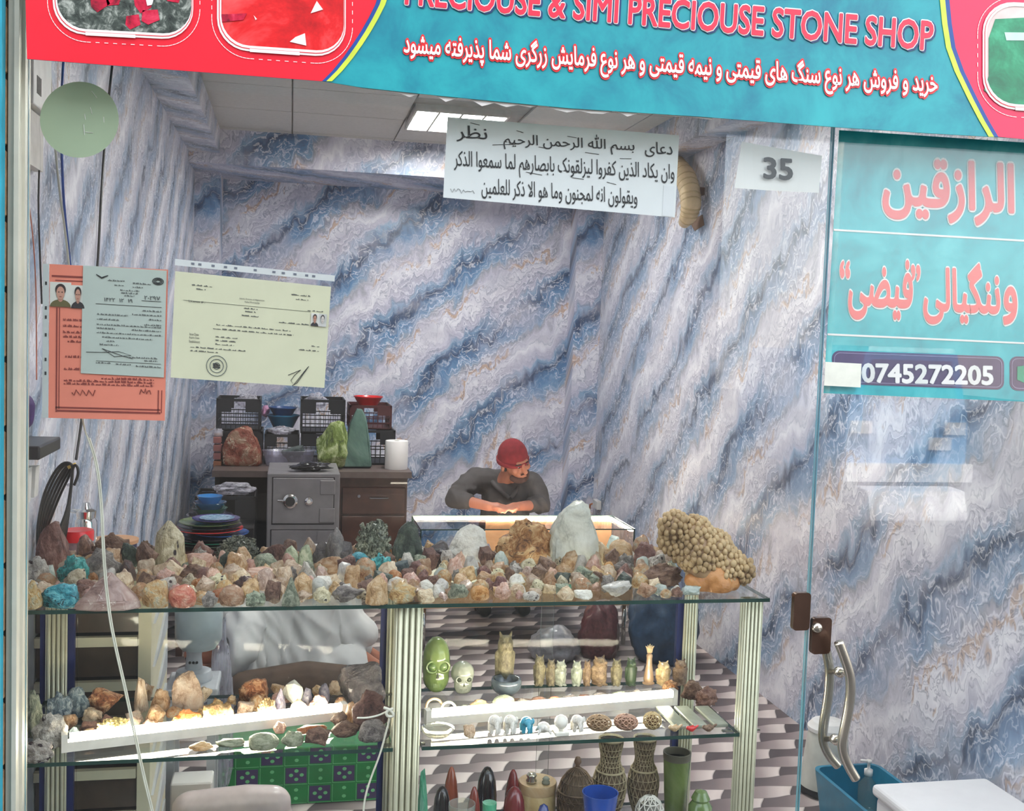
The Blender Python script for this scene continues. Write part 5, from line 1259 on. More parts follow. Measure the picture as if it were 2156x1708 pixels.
# clear and coloured bags
M_bag = glass_mat('clear_bag', (0.93, 0.92, 0.95), 1.4, 0.25, 0.35, (.72, .7, .78)); M_pbag = mat('pink_bag', (206, 150, 190), 0.4); M_blackbag = mat('black_bag', (26, 24, 28), 0.25, coat=0.4)
def bagmesh(name, label, x0, y0, x1, y1, Y, mt, dep=0.6, seed=1, amp=0.35, cat='plastic bag'):
    c = aY((x0+x1)/2, y1, Y); s = sc_at(Y, (x0+x1)/2); w = (x1-x0)*s; h = zatt((x0+x1)/2, y0, Y)-c.z
    bm = bmesh.new(); bmesh.ops.create_icosphere(bm, subdivisions=4, radius=1)
    o_ = Vector((seed*3.3, seed, 0))
    for v in bm.verts:
        p = v.co.copy(); n = noise.fractal(p*1.6+o_, 1, 2, 4); f = abs(noise.noise(p*3.4+o_))
        v.co = p*(1+amp*n-0.25*f)
    me = norm_mesh(bm, name, True); me.materials.clear(); me.materials.append(mt)
    ob = lnk(bpy.data.objects.new(name, me)); ob.location = (c.x, Y+w*dep/2, c.z); ob.scale = (w, w*dep, h); tag(ob, label, cat); return ob
bagmesh('plastic_bag', 'crumpled clear bag in front of the low crate', 560, 897, 624, 918, 6.44, M_bag, 0.5, 2)
bagmesh('plastic_bag', 'pink bag tucked beside the blue basins', 550, 853, 568, 880, 6.66, M_pbag, 0.6, 3)
bagmesh('plastic_bag', 'pale lilac bag spilling over the crate under the desk', 442, 1018, 540, 1047, 5.83, M_bag, 0.5, 4, 0.45)
bagmesh('plastic_bag', 'crumpled black bag lying on the safe', 606, 974, 704, 996, 5.68, M_blackbag, 0.5, 6, 0.4)
bagmesh('plastic_bag', 'clear bag of pale chips in the tall middle crate', 640, 826, 690, 862, 6.60, M_bag, 0.6, 7)
bagmesh('plastic_bag', 'grey bag in the upper left crate', 495, 828, 546, 862, 6.60, M_bag, 0.6, 8)
# pinkish boxes and jar
M_pink = mat('pinkish_card', (150, 96, 92), 0.7)
for k in range(4):
    lo, hi = fb(449, 971-k*17+0.5, 466-(k % 2), 986-k*17-1.2 if k else 985, 6.37, 0.085)
    o = bevel(B(lo, (hi[0], hi[1], hi[2])).build('card_box', M_pink if k else mat('tan_card', (170, 112, 84), 0.7)), 0.002, 1)
    tag(o, ['tan card box at the bottom of the pink stack', 'pinkish card box second from the bottom of its stack', 'pinkish card box third from the bottom of its stack', 'pinkish card box on top of its stack'][k], 'box', 'card boxes stacked on the desk')
jp = aY(458, 916, 6.41); jp.z = hi[2]+0.0005
jar = thing('glass_jar', 'small clear jar with amber contents on the pink boxes', 'jar', jp)
MB().lathe([(0, 0), (0.027, 0), (0.030, 0.006), (0.030, 0.034), (0.024, 0.040), (0.024, 0.044)], jp, 20).build('jar_glass', M_bag, jar, True)
MB().lathe([(0, 0.003), (0.024, 0.003), (0.024, 0.018), (0, 0.020)], jp, 18).build('contents', SM['honey'], jar, True)
# stones and the rest on the desk
S('red_veined_stone', 'large red-brown stone with white veins on the desk', 'slab', 'redvein', 466, 896, 553, 983, 0.45, DZ, False, 0, None)
S('olive_glass_stone', 'large glossy olive-green stone on the desk', 'chip', 'olive', 664, 884, 732, 990, 0.7, DZ, False, 2)
jd = [(724, 984), (783, 984), (779, 930), (772, 880), (763, 862), (752, 862), (738, 892), (729, 935)]
Yj = aZ(753, 987, DZ).y
jo = MB().prism([(aY(x, y, Yj).x, aY(x, y, Yj).z) for x, y in jd], Yj, Yj+0.12)
for v in jo.v:
    t_ = (v.z-DZ)/0.36; v.y = Yj+0.06+(v.y-Yj-0.06)*(1-0.55*max(t_-0.35, 0))
    v.z = max(v.z, DZ)
jo = bevel(jo.build('jade_obelisk', SM['jade']), 0.008, 2); tag(jo, 'tall blue-green jade obelisk on the desk', 'stone')
M_tubc = glass_mat('tub_plastic', (0.85, 0.84, 0.9), 1.4, 0.2, 0.30, (.5, .5, .58))
p = aZ(608, 986, DZ); r_ = 56*sc_at(p.y, 608)
tub = thing('clear_tub', 'shallow clear plastic tub holding a dark stone on the desk', 'tub', (p.x, p.y+0.10, DZ))
MB().lathe([(0, 0), (r_*0.86, 0), (r_, 0.088), (r_*1.04, 0.09), (r_*1.04, 0.094), (r_*0.98, 0.092), (r_*0.84, 0.005), (0, 0.005)], (p.x, p.y+0.10, DZ), 32, 0, None, 1, 0.5).build('tub_wall', M_tubc, tub, True)
stone_obj('dark_shard', 'chip', 'slate', (p.x+0.02, p.y+0.10, DZ+0.007), (0.15, 0.07, 0.115), 'dark grey shard in the clear tub', None, 0.3)
p = aZ(836, 990, DZ)
rl = thing('paper_roll', 'white kitchen-paper roll standing at the desk end', 'paper roll', (p.x, p.y+0.06, DZ))
hr = zatt(836, 928, p.y+0.06)-DZ
MB().lathe([(0.018, 0.0), (0.066, 0.0), (0.067, 0.004), (0.067, hr-0.004), (0.065, hr), (0.018, hr), (0.018, 0.0)], (p.x, p.y+0.06, DZ+0.0005), 32).build('paper', mat('tissue', (238, 234, 232), 0.8, var=0.02), rl, 'auto')
MB().lathe([(0.0155, 0.002), (0.0175, 0.002), (0.0175, hr-0.002), (0.0155, hr-0.002), (0.0155, 0.002)], (p.x, p.y+0.06, DZ+0.0005), 16).build('core', mat('card_core', (120, 96, 80), 0.8), rl)
bl_ = bevel(B((0.660, 6.36, DZ), (0.688, 6.45, DZ+0.05)).build('blue_box', mat('blue_card', (40, 92, 190), 0.5)), 0.003, 1); tag(bl_, 'small bright blue box behind the paper roll', 'box')

# low stool with plates and bowls left of the safe
Yp_ = 5.30; zs_ = zatt(440, 1150, Yp_)
st = thing('low_stool', 'low dark stool carrying the stack of plates', 'stool', (aY(440, 1150, Yp_).x, Yp_+0.02, 0))
xs_ = aY(440, 1150, Yp_).x
B((xs_-0.15, Yp_-0.13, zs_-0.03), (xs_+0.17, Yp_+0.17, zs_)).build('seat', M_wood, st)
for sx in (-0.13, 0.13):
    for sy in (-0.11, 0.13): B((xs_+0.01+sx-0.015, Yp_+sy-0.015, 0), (xs_+0.01+sx+0.015, Yp_+sy+0.015, zs_-0.03)).build('leg', M_wood, st)
PC = [('dark_green_plate', (70, 84, 60)), ('green_plate', (30, 110, 84)), ('black_plate', (38, 30, 34)), ('red_rim_plate', (214, 58, 52)), ('brown_plate', (48, 34, 34)), ('olive_plate', (96, 112, 66)), ('violet_plate', (66, 52, 110))]
words = ['dark green', 'sea green', 'black', 'red-rimmed', 'dark brown', 'olive green', 'violet']
zz = zs_
PC.insert(3, ('cobalt_plate', (38, 84, 156))); words.insert(3, 'cobalt blue')
for k, (nm, c) in enumerate(PC):
    r_ = [0.150, 0.156, 0.150, 0.13, 0.158, 0.150, 0.142, 0.112][k]
    o = MB().lathe([(0, 0), (r_*0.55, 0), (r_*0.9, 0.010), (r_, 0.017), (r_, 0.020), (r_*0.88, 0.014), (r_*0.55, 0.006), (0, 0.006)], (xs_+(0.055 if k == 3 else 0.0 if k < 7 else 0.03), Yp_+0.02, zz), 40).build('plate', mat('glaze_'+nm, c, 0.25, coat=0.5), None, 'auto')
    tag(o, '%s glazed plate in the stack on the low stool' % words[k], 'plate', 'stacked glazed plates'); zz += 0.0155 if k != 3 else 0.021
o = MB().lathe([(0, 0), (0.05, 0), (0.078, 0.006), (0.082, 0.010), (0.075, 0.009), (0, 0.006)], (xs_+0.035, Yp_+0.0, zz), 36).build('plate', speck('blue_glaze_pattern', [(40, 50, 80), (120, 160, 190), (214, 222, 226)], 60), None, 'auto')
tag(o, 'light blue plate with a white floral pattern topping the stack', 'plate', 'stacked glazed plates')
# box under the bowls and the cobalt plate, behind the stool
bx_ = bevel(B((xs_-0.16, Yp_+0.20, 0), (xs_+0.20, Yp_+0.46, zs_+0.05)).build('dark_box', M_void), 0.004, 1); tag(bx_, 'dark carton behind the stool with the bowls on it', 'box')
zb0 = zs_+0.05
for k, (c, r_, h_, lab) in enumerate((((40, 40, 66), 0.115, 0.05, 'dark violet bowl at the bottom of the stacked bowls'), ((24, 96, 66), 0.088, 0.055, 'bottle-green glass bowl in the stack of bowls'), ((30, 100, 150), 0.082, 0.05, 'sea-blue glass bowl in the stack of bowls'), ((48, 130, 196), 0.066, 0.05, 'bright blue glass bowl on top of the stacked bowls'))):
    o = MB().lathe([(0, 0), (r_*0.5, 0), (r_*0.92, h_*0.8), (r_, h_), (r_-0.004, h_), (r_*0.45, 0.006), (0, 0.006)], (xs_-0.02, Yp_+0.31, zb0), 32).build('glass_bowl', mat('bowl_%d' % k, c, 0.12, coat=0.7), None, 'auto')
    tag(o, lab, 'bowl', 'stacked bowls'); zb0 += h_*0.62

# ------------------------------------------------------------------ lit glass counter where the man works
KX0, KX1, KY0, KY1, KZ = 0.63, 1.715, 5.165, 5.56, 0.60
kc = thing('glass_counter', 'lit glass counter with a wooden base in front of the seated man', 'counter', (1.17, 5.36, 0))
M_kw = mat('warm_wood', (198, 150, 110), 0.5, var=0.1); M_kwhite = mat('counter_liner', (236, 226, 210), 0.6, var=0.03)
B((KX0, KY0, 0.21), (KX1, KY1, 0.32)).build('base_cabinet', M_kw, kc)
for lx in (KX0+0.03, KX1-0.03):
    for ly in (KY0+0.03, KY1-0.03): MB().tube([(lx, ly, 0), (lx, ly, 0.21)], 0.012, 10).build('leg', M_chrome, kc, True)
B((KX0+0.01, KY0+0.01, 0.32), (KX1-0.01, KY1-0.01, 0.335)).build('liner', M_kwhite, kc)
M_kglass = glass_mat('counter_glass', (0.97, 0.985, 0.975), 1.35, 0.0, 0.0)
pane('top_glass', (KX0, KY0, KZ-0.006), (KX1, KY1, KZ), kc, M_kglass); pane('front_glass', (KX0, KY0, 0.335), (KX1, KY0+0.006, KZ-0.006), kc, M_kglass)
pane('end_glass', (KX0, KY0+0.006, 0.335), (KX0+0.006, KY1, KZ-0.006), kc, M_kglass); pane('end_glass', (KX1-0.006, KY0+0.006, 0.335), (KX1, KY1, KZ-0.006), kc, M_kglass)
B((1.02, KY1-0.012, 0.335), (KX1-0.006, KY1, KZ-0.02)).build('back_board', M_kw, kc)
M_kled = emis('counter_led', (1.0, 0.86, 0.70), 30.0)
B((KX0+0.008, KY1-0.026, KZ-0.018), (KX1-0.008, KY1-0.014, KZ-0.0065)).build('light_strip', M_kled, kc)
B((KX1-0.020, KY0+0.02, KZ-0.018), (KX1-0.008, KY1-0.03, KZ-0.0065)).build('light_strip', M_kled, kc)
for k in range(6):
    xx = 1.05+k*0.10; o = bevel(B((xx, 5.30, 0.3355), (xx+0.075, 5.36, 0.36)).build('ring_box', mat('ring_box_%d' % (k % 3), [(244, 240, 232), (120, 66, 46), (60, 110, 60)][k % 3], 0.6)), 0.004, 1)
    tag(o, ['white', 'brown', 'green'][k % 3]+' ring box lying inside the lit counter', 'box', ['white', 'brown', 'green'][k % 3]+' ring boxes in the counter')
w_ = MB().tube([(1.06, 5.25, 0.341), (1.09, 5.25, 0.42)], 0.006, 6).tube([(1.14, 5.25, 0.341), (1.11, 5.25, 0.42)], 0.006, 6).box((1.05, 5.235, 0.42), (1.15, 5.265, 0.43)).build('display_stand', M_kw); tag(w_, 'tiny wooden A-shaped stand inside the lit counter', 'stand')

# plug adapter on the right wall
p = aX(1262, 1062, XR)
pa = thing('plug_adapter', 'white plug adapter with an orange lead on the marble wall', 'plug', (XR, p.y, p.z-0.03))
bevel(B((XR-0.035, p.y-0.06, p.z-0.03), (XR-0.001, p.y+0.05, p.z+0.03)).build('adapter_body', mat('plug_white', (220, 218, 214), 0.4), pa), 0.006, 2)
MB().tube([(XR-0.02, p.y+0.05, p.z), (XR-0.03, p.y+0.12, p.z-0.02), (XR-0.03, p.y+0.15, p.z-0.12), (XR-0.02, p.y+0.15, p.z-0.3)], 0.006, 6).build('lead', mat('lead_orange', (206, 120, 66), 0.5), pa, True)

# ribbed horn hung high on the right wall
hp = [(1398, 330, 10), (1425, 345, 18), (1443, 372, 22), (1452, 402, 22), (1455, 432, 21), (1450, 455, 18), (1440, 470, 12)]
hn = thing('mounted_horn', 'cream ribbed animal horn hung on the right marble wall', 'horn', aX(1445, 470, XR-0.06))
P = [aX(x, y, XR-0.075) for x, y, r in hp]; R_ = [r*sc_at(P[0].y)*0.95 for x, y, r in hp]
MB().tube(P, R_, 14).build('horn_core', mat('horn_cream', (214, 190, 150), 0.5, var=0.15, bump=0.3), hn, True)
for i in range(14):
    t = i/13*(len(P)-2)+0.3; k = int(t); f = t-k; c = P[k].lerp(P[k+1], f); rr = R_[k]*(1-f)+R_[k+1]*f; d = (P[k+1]-P[k]).normalized()
    MB().tube([c-d*0.004, c+d*0.004], [rr*1.015, rr*1.015], 14).build('rib', mat('horn_rib', (196, 172, 132), 0.6), hn, True)
tp1 = [aX(x, y, XR-0.004) for x, y in ((1452, 468), (1478, 452), (1482, 474), (1462, 486))]
MB().add([*tp1, *[q+Vector((0.003, 0, 0)) for q in tp1]], [(0, 1, 2, 3), (7, 6, 5, 4), (0, 4, 5, 1), (1, 5, 6, 2), (2, 6, 7, 3), (3, 7, 4, 0)]).build('wall_tab', mat('card_core', (120, 96, 80), 0.8), hn)
B((XR-0.08, P[3].y-0.02, P[3].z-0.02), (XR-0.0005, P[3].y+0.02, P[3].z+0.02)).build('wall_peg', M_wood, hn)

# bags on the floor along the right wall
M_bsack = mat('blue_sack', (34, 62, 92), 0.6, var=0.2, bump=0.3); M_msack = mat('maroon_bag', (86, 40, 44), 0.4, var=0.3, coat=0.2); M_gbag = mat('grey_bag', (130, 128, 134), 0.35, var=0.35, scale=6, coat=0.3)
def sack(name, label, x, y, r, h, mt, seed, ry=0.8, cat='bag'):
    bm = bmesh.new(); bmesh.ops.create_icosphere(bm, subdivisions=4, radius=1)
    for v in bm.verts:
        p = v.co.copy(); v.co = p*(1+0.16*noise.fractal(p*1.3+Vector((seed, 0, 0)), 1, 2, 3)-0.20*abs(noise.noise(p*2.6+Vector((seed, 1, 0)))))
        if v.co.z < -0.7: v.co.z = -0.7
    me = norm_mesh(bm, name, True); me.materials.clear(); me.materials.append(mt)
    ob = lnk(bpy.data.objects.new(name, me)); ob.location = (x, y, 0.0005); ob.scale = (2*r, 2*r*ry, h); tag(ob, label, cat); return ob
sack('floor_sack', 'dark blue stuffed sack on the floor by the right wall', 1.80, 4.95, 0.17, 0.42, M_bsack, 2, 1.2)
sack('floor_bag', 'maroon crumpled bag next to the blue sack', 1.50, 5.00, 0.11, 0.28, M_msack, 5)
sack('floor_bag', 'grey shiny bag on the floor before the counter', 1.27, 4.98, 0.13, 0.17, M_gbag, 7)

# ------------------------------------------------------------------ left corner behind the case
M_dunit = mat('cream_plastic', (222, 212, 184), 0.45, var=0.05); M_dwin = mat('drawer_front_brown', (84, 68, 58), 0.3, var=0.2, coat=0.3); M_dside = mat('pale_grey_plastic', (190, 192, 196), 0.45)
UX0, UX1, UY0, UY1, UZ = -0.605, -0.318, 2.70, 3.06, 0.93
du = thing('drawer_unit', 'cream plastic drawer unit with brown drawer fronts', 'drawer unit', (-0.46, 2.88, 0))
B((UX0, UY0, UZ-0.02), (UX1, UY1, UZ)).build('top_board', M_dunit, du); B((UX0, UY0, 0), (UX1, UY1, 0.03)).build('bottom_board', M_dunit, du)
B((UX0, UY0, 0.03), (UX0+0.02, UY1, UZ-0.02)).build('side_panel', M_dside, du); B((UX1-0.03, UY0, 0.03), (UX1, UY1, UZ-0.02)).build('side_panel', M_dunit, du)
B((UX0+0.02, UY1-0.01, 0.03), (UX1-0.03, UY1, UZ-0.02)).build('back_panel', M_dside, du)
for k in range(8):
    z0 = 0.035+k*0.109
    d_ = B((UX0+0.022, UY0+0.012, z0+0.004), (UX1-0.032, UY1-0.012, z0+0.105)).build('drawer', M_dwin, du)
    B((UX0+0.022, UY0-0.006, z0+0.082), (UX1-0.032, UY0+0.011, z0+0.105)).build('drawer_lip', M_dunit, d_)
for k in range(8):
    z0 = 0.06+k*0.108
    MB().prism([(UY0+0.03, z0), (UY1-0.05, z0+0.085), (UY1-0.05, z0+0.02)], UX1, UX1+0.006, 0, 'YZ').build('side_rib', M_dside, du)
# on the unit: red-lidded tub, chrome flask, round wooden-lid box, cable coil
zt = UZ
p = aZ(150, 1200, zt+0.001); 
tb2 = thing('lidded_tub', 'clear plastic tub with a bright red lid', 'tub', (-0.545+0.06, 2.86, zt))
cx, cy = aY(163, 1130, 2.86).x, 2.86
z1 = zatt(163, 1137, 2.86)
MB().lathe([(0, 0.001), (0.030, 0.001), (0.036, z1-zt), (0.034, z1-zt), (0.028, 0.004), (0, 0.004)], (cx, cy, zt), 28).build('tub_wall', glass_mat('milky_tub', (.82, .72, .72), 1.4, .3, .4, (.7, .5, .5)), tb2, True)
MB().lathe([(0, z1-zt-0.001), (0.039, z1-zt-0.001), (0.040, z1-zt+0.020), (0.037, z1-zt+0.026), (0, z1-zt+0.024)], (cx, cy, zt), 28).build('lid', M_rpl, tb2, 'auto')
fx_, fy_ = aY(181, 1100, 3.0).x, 3.0
fk = thing('chrome_flask', 'chrome vacuum flask with a spout cap', 'flask', (fx_, fy_, zt))
zz1 = zatt(181, 1090, 3.0)-zt
MB().lathe([(0, 0.001), (0.027, 0.001), (0.028, 0.006), (0.028, zz1-0.01), (0.022, zz1), (0, zz1)], (fx_, fy_, zt), 28).build('flask_body', M_chrome, fk, 'auto')
MB().lathe([(0, zz1), (0.024, zz1), (0.026, zz1+0.018), (0.014, zz1+0.024), (0.008, zz1+0.04), (0, zz1+0.042)], (fx_, fy_, zt), 20).build('cap', M_chrome, fk, 'auto')
MB().tube([(fx_+0.02, fy_, zt+zz1+0.012), (fx_-0.045, fy_-0.01, zt+zz1+0.02)], [0.010, 0.004], 8).build('spout', M_chrome, fk, True)
# round wooden-lid box stands on a carton behind the unit
qx, qy = aY(241, 1130, 3.45).x, 3.45; qz = zatt(241, 1140, 3.45)
cb_ = bevel(B((qx-0.12, qy-0.11, 0), (qx+0.13, qy+0.12, qz-0.04)).build('brown_carton', mat('carton', (120, 92, 66), 0.8)), 0.004, 1); tag(cb_, 'tall brown carton behind the drawer unit', 'box')
wb = thing('round_box', 'round box with a flat wooden lid behind the stones', 'box', (qx, qy, qz-0.04))
MB().lathe([(0, 0.0005), (0.064, 0.0005), (0.066, 0.036), (0, 0.036)], (qx, qy, qz-0.04), 32).build('box_wall', M_navy, wb, 'auto')
MB().lathe([(0, 0.0365), (0.070, 0.0365), (0.071, 0.047), (0, 0.049)], (qx, qy, qz-0.04), 32).build('lid', M_kw, wb, 'auto')
# coil of thick black cable
M_cable = mat('black_cable', (22, 20, 22), 0.4, coat=0.2)
coil = thing('cable_coil', 'hanging coil of thick black cable tied with yellow tape', 'cable', (aY(120, 1130, 2.82).x, 2.80, zt))
def smooth_path(P, it=2):
    P = [Vector(p) for p in P]
    for _ in range(it):
        Q = [P[0]]
        for i in range(len(P)-1): Q += [P[i]*0.75+P[i+1]*0.25, P[i]*0.25+P[i+1]*0.75]
        Q.append(P[-1]); P = Q
    return P
rnd = random.Random(4)
for k in range(6):
    j = k*5.0; o = rnd.uniform(-2, 2); Yk = 2.78+k*0.009
    pts = [(80+j*0.8, 1170), (78+j*0.7, 1120), (86+j*0.9, 1062+j), (102+j, 1015+j*1.0), (128+j*0.8, 976+j*0.9+o), (150, 974+j*0.4), (154, 990), (150+o, 1030), (140+j*0.2, 1080), (118+j*0.8, 1130), (106+j*0.9, 1170)]
    MB().tube(smooth_path([aY(x, y, Yk) for x, y in pts]), 0.0034, 7).build('cable_turn', M_cable, coil, True)
MB().tube(smooth_path([aY(x, y, 2.775) for x, y in ((150, 1022), (152, 990), (158, 977), (164, 985), (165, 1000), (156, 1022))]), 0.0035, 7).build('cable_turn', M_cable, coil, True)
MB().tube([aY(150, 978, 2.79), aY(153, 984, 2.79)], 0.011, 10).build('yellow_tie', mat('yellow_tape', (214, 176, 84), 0.5), coil)
MB().tube([aY(151, 1019, 2.79), aY(151, 1023, 2.79)], 0.0115, 10).build('clear_tie', M_bag, coil)
# cables down the left wall
M_cbl = mat('blue_cable', (34, 78, 160), 0.4); M_cwh = mat('white_cable', (200, 200, 188), 0.5); M_cor = mat('orange_wire', (206, 120, 92), 0.5)
def wallcable(name, label, pts, r, mt, X=XL+0.008):
    P = smooth_path([aX(x, y, X) for x, y in pts]); o = MB().tube(P, r, 7).build(name, mt, None, True); tag(o, label, 'cable'); return o
wallcable('wall_cable', 'thick black cable running down the left wall to the coil', [(238, 120), (224, 250), (212, 420), (206, 560), (190, 720), (172, 885), (160, 968)], 0.0042, M_cable)
wallcable('wall_cable', 'blue network cable on the left wall', [(134, 120), (128, 230), (130, 330), (134, 430), (148, 560), (152, 600)], 0.0034, M_cbl, XL+0.010)
wallcable('wall_cable', 'pale cable beside the blue one on the left wall', [(104, 130), (112, 260), (122, 380), (142, 520), (150, 620)], 0.003, M_cwh, XL+0.018)
wallcable('wall_cable', 'thin black lead hanging from the white router', [(80, 246), (84, 320), (80, 430), (85, 560), (88, 640)], 0.0022, M_cable, XL+0.020)
wallcable('wall_cable', 'thin orange wire near the window post', [(60, 420), (70, 500), (76, 600), (77, 720), (77, 800)], 0.0015, M_cor, XL+0.014)
# router
a = aX(66, 190, XL+0.04)
rt_ = thing('router', 'white router box high on the left wall', 'router', (XL, a.y, aX(80, 250, XL+0.02).z))
zr0, zr1 = aX(82, 232, XL+0.03).z, aX(82, 128, XL+0.03).z; yr0, yr1 = aX(66, 190, XL+0.03).y, aX(104, 190, XL+0.03).y
bevel(B((XL+0.002, yr0, zr0), (XL+0.035, yr1, zr1+0.05)).build('housing', mat('router_white', (226, 226, 222), 0.4), rt_), 0.004, 2)
for k in range(4): B((XL+0.035, yr0+0.03+k*0.012, zr0+0.03), (XL+0.0358, yr0+0.036+k*0.012, zr0+0.07)).build('vent_slot', M_dark, rt_)
B((XL+0.002, yr0-0.01, zr0-0.13), (XL+0.022, yr0+0.16, zr0-0.006)).build('cable_cover', M_white, rt_)
# purple pouch, power box, clothes pegs
a, b2 = aX(52, 868, XL+0.05), aX(74, 868, XL+0.05)
pp = Blob(); zc0, zc1 = aX(62, 908, XL+0.05).z, aX(62, 826, XL+0.05).z
pp.cap((XL+0.035, a.y+0.03, zc0+0.03), 0.028, (XL+0.035, a.y+0.03, zc1-0.03), 0.03); o = pp.skin('purple_pouch', mat('purple_cloth', (70, 44, 104), 0.7, var=0.3, bump=0.4), 0.004, 3); tag(o, 'dark purple pouch hanging on the wall by the window post', 'pouch')
a = aX(58, 943, XL+0.05); b2 = aX(122, 943, XL+0.05)
pw = thing('power_box', 'black power supply box on the wall above the cable coil', 'power supply', (XL, a.y, aX(90, 958, XL+0.06).z))
za, zb = aX(90, 958, XL+0.06).z, aX(90, 930, XL+0.06).z
bevel(B((XL+0.001, a.y, za), (XL+0.075, min(b2.y, a.y+0.22), zb)).build('casing', M_cable, pw), 0.004, 2)
B((XL+0.001, a.y+0.02, zb), (XL+0.03, a.y+0.07, zb+0.075)).build('socket', M_white, pw)
for k in range(2):
    a = aX(58+k*16, 1020, XL+0.03); z0, z1 = aX(60, 1058-k*2, XL+0.03).z, aX(60, 986+k*6, XL+0.03).z
    o = MB().prism([(a.y-0.01, z0), (a.y+0.03, z0), (a.y+0.045, z1), (a.y+0.005, z1)], XL+0.002, XL+0.03, 0, 'YZ').build('hanging_tag', M_white); tag(o, ['wide white plastic holder', 'narrow white plastic strip'][k]+' hanging below the black power box', 'holder')

# hanging white cord in front of the case, and the second one knotted at the middle post
M_cord = mat('cord_cream', (216, 214, 196), 0.5)
cp = smooth_path([aY(x, y, 2.168) for x, y in ((168, 840), (176, 900), (190, 935), (204, 985), (212, 1060), (216, 1160), (222, 1240), (234, 1330), (262, 1450), (282, 1545), (300, 1630), (322, 1720), (330, 1770))])
hc = thing('electric_cord', 'cream electric cord hanging in front of the case', 'cord', cp[-1])
MB().tube(cp, 0.0017, 7).build('strand', M_cord, hc, True)
MB().tube([q+Vector((0.0032, 0.0, 0)) for q in cp[8:]], 0.0014, 6).build('strand', M_cord, hc, True)
cp2 = smooth_path([aY(x, y, 2.19) for x, y in ((752, 1512), (775, 1512), (800, 1506), (818, 1496), (822, 1508), (812, 1545), (800, 1590), (780, 1640), (768, 1680), (764, 1720), (766, 1770))])
kc2 = thing('electric_cord', 'cream cord knotted beside the middle post', 'cord', cp2[-1])
MB().tube(cp2, 0.0021, 7).build('strand', M_cord, kc2, True)
MB().tube(smooth_path([aY(x, y, 2.185) for x, y in ((808, 1490), (824, 1496), (830, 1508), (816, 1510), (812, 1498), (828, 1492))]), 0.0032, 7).build('knot', M_cord, kc2, True)

# ------------------------------------------------------------------ by the door: basin, bin, soap, foam box
M_tealp = mat('teal_plastic', (24, 120, 150), 0.4, coat=0.2)
q0 = aZ(1707, 1613, 0.15); q1 = aZ(1842, 1604, 0.15)
bx0, bx1, byb = q0.x, min(q1.x, 2.055), q0.y; byf = byb-0.44
bs = thing('wash_basin', 'teal rectangular plastic basin on the floor by the door', 'basin', ((bx0+bx1)/2, (byb+byf)/2, 0))
def tubbox(x0, x1, y0, y1, h, t=0.012, flare=0.02):
    b = MB()
    o_b = rrect(x0+flare, y0+flare, x1-flare, y1-flare, 0.03); o_t = rrect(x0, y0, x1, y1, 0.04); i_t = rrect(x0+t, y0+t, x1-t, y1-t, 0.034); i_b = rrect(x0+flare+t*.6, y0+flare+t*.6, x1-flare-t*.6, y1-flare-t*.6, 0.026)
    n = len(o_b); vs = [(x, y, 0.001) for x, y in o_b]+[(x, y, h) for x, y in o_t]+[(x, y, h) for x, y in i_t]+[(x, y, 0.008) for x, y in i_b]
    fs = [tuple(range(n))[::-1], tuple(range(3*n, 4*n))]
    for L in range(3):
        for i in range(n): j = (i+1) % n; fs.append((L*n+i, L*n+j, (L+1)*n+j, (L+1)*n+i))
    return b.add(vs, fs)
tubbox(bx0, bx1, byf, byb, 0.15).build('basin_wall', M_tealp, bs, 'auto')
bp = aZ(1788, 1668, 0.02); brx = 50*sc_at(bp.y, 1788)
bcx, bcy = min(bp.x, bx1-brx-0.03), bp.y+brx*0.6
bi = thing('white_canister', 'white tapered canister with a domed lid standing in the basin', 'canister', (bcx, bcy, 0.012))
hb = zatt(1795, 1534, bcy)-0.012
MB().lathe([(0, 0), (brx, 0), (brx, 0.02), (brx*0.76, hb), (0, hb)], (bcx, bcy, 0.012), 32).build('canister_body', mat('canister_white', (206, 206, 196), 0.45), bi, 'auto')
MB().lathe([(0, hb), (brx*0.80, hb), (brx*0.80, hb+0.012), (brx*0.62, hb+0.030), (0, hb+0.036)], (bcx, bcy, 0.012), 32).build('lid', mat('lid_white', (232, 230, 226), 0.4), bi, 'auto')
MB().lathe([(brx*1.005, 0.0), (brx*1.02, 0.0), (brx*1.02, 0.018), (brx*1.005, 0.018)], (bcx, bcy, 0.012), 32).build('base_ring', M_dark, bi, 'auto')
sp_ = aZ(1856, 1700, 0.02); sx_, sy_ = min(sp_.x, bx1-0.06), sp_.y
sb = thing('soap_bottle', 'clear pump soap bottle in the basin', 'bottle', (sx_, sy_, 0.012))
MB().lathe([(0, 0), (0.028, 0), (0.030, 0.01), (0.030, 0.09), (0.012, 0.112), (0.012, 0.12), (0, 0.12)], (sx_, sy_, 0.012), 24).build('bottle', glass_mat('soap_glass', (.75, .88, .85), 1.4, .05, .1), sb, True)
MB().lathe([(0, 0.121), (0.014, 0.121), (0.014, 0.14), (0.005, 0.142), (0.005, 0.162), (0.009, 0.163), (0.009, 0.172), (0, 0.173)], (sx_, sy_, 0.012), 16).tube([(sx_, sy_, 0.18), (sx_-0.03, sy_, 0.184)], 0.005, 6).build('pump', M_wht, sb, True)
fz = 0.30
f0, f1 = aZ(1930, 1668, fz), aZ(2108, 1690, fz)
fbx = thing('foam_box', 'white foam box with rounded lid in front of the basin', 'box', ((f0.x+f1.x)/2, 2.75, 0))
lx0 = aZ(1930, 1664, fz).x; fy1 = min(aZ(2010, 1640, fz).y, byf-0.01)
X0f, X1f = min(lx0+0.02, 1.66), 2.03
bevel(B((X0f+0.01, fy1-0.30, 0), (X1f-0.01, fy1-0.01, fz-0.035)).build('box_body', mat('foam_white', (232, 230, 230), 0.7, var=0.03), fbx), 0.012, 2)
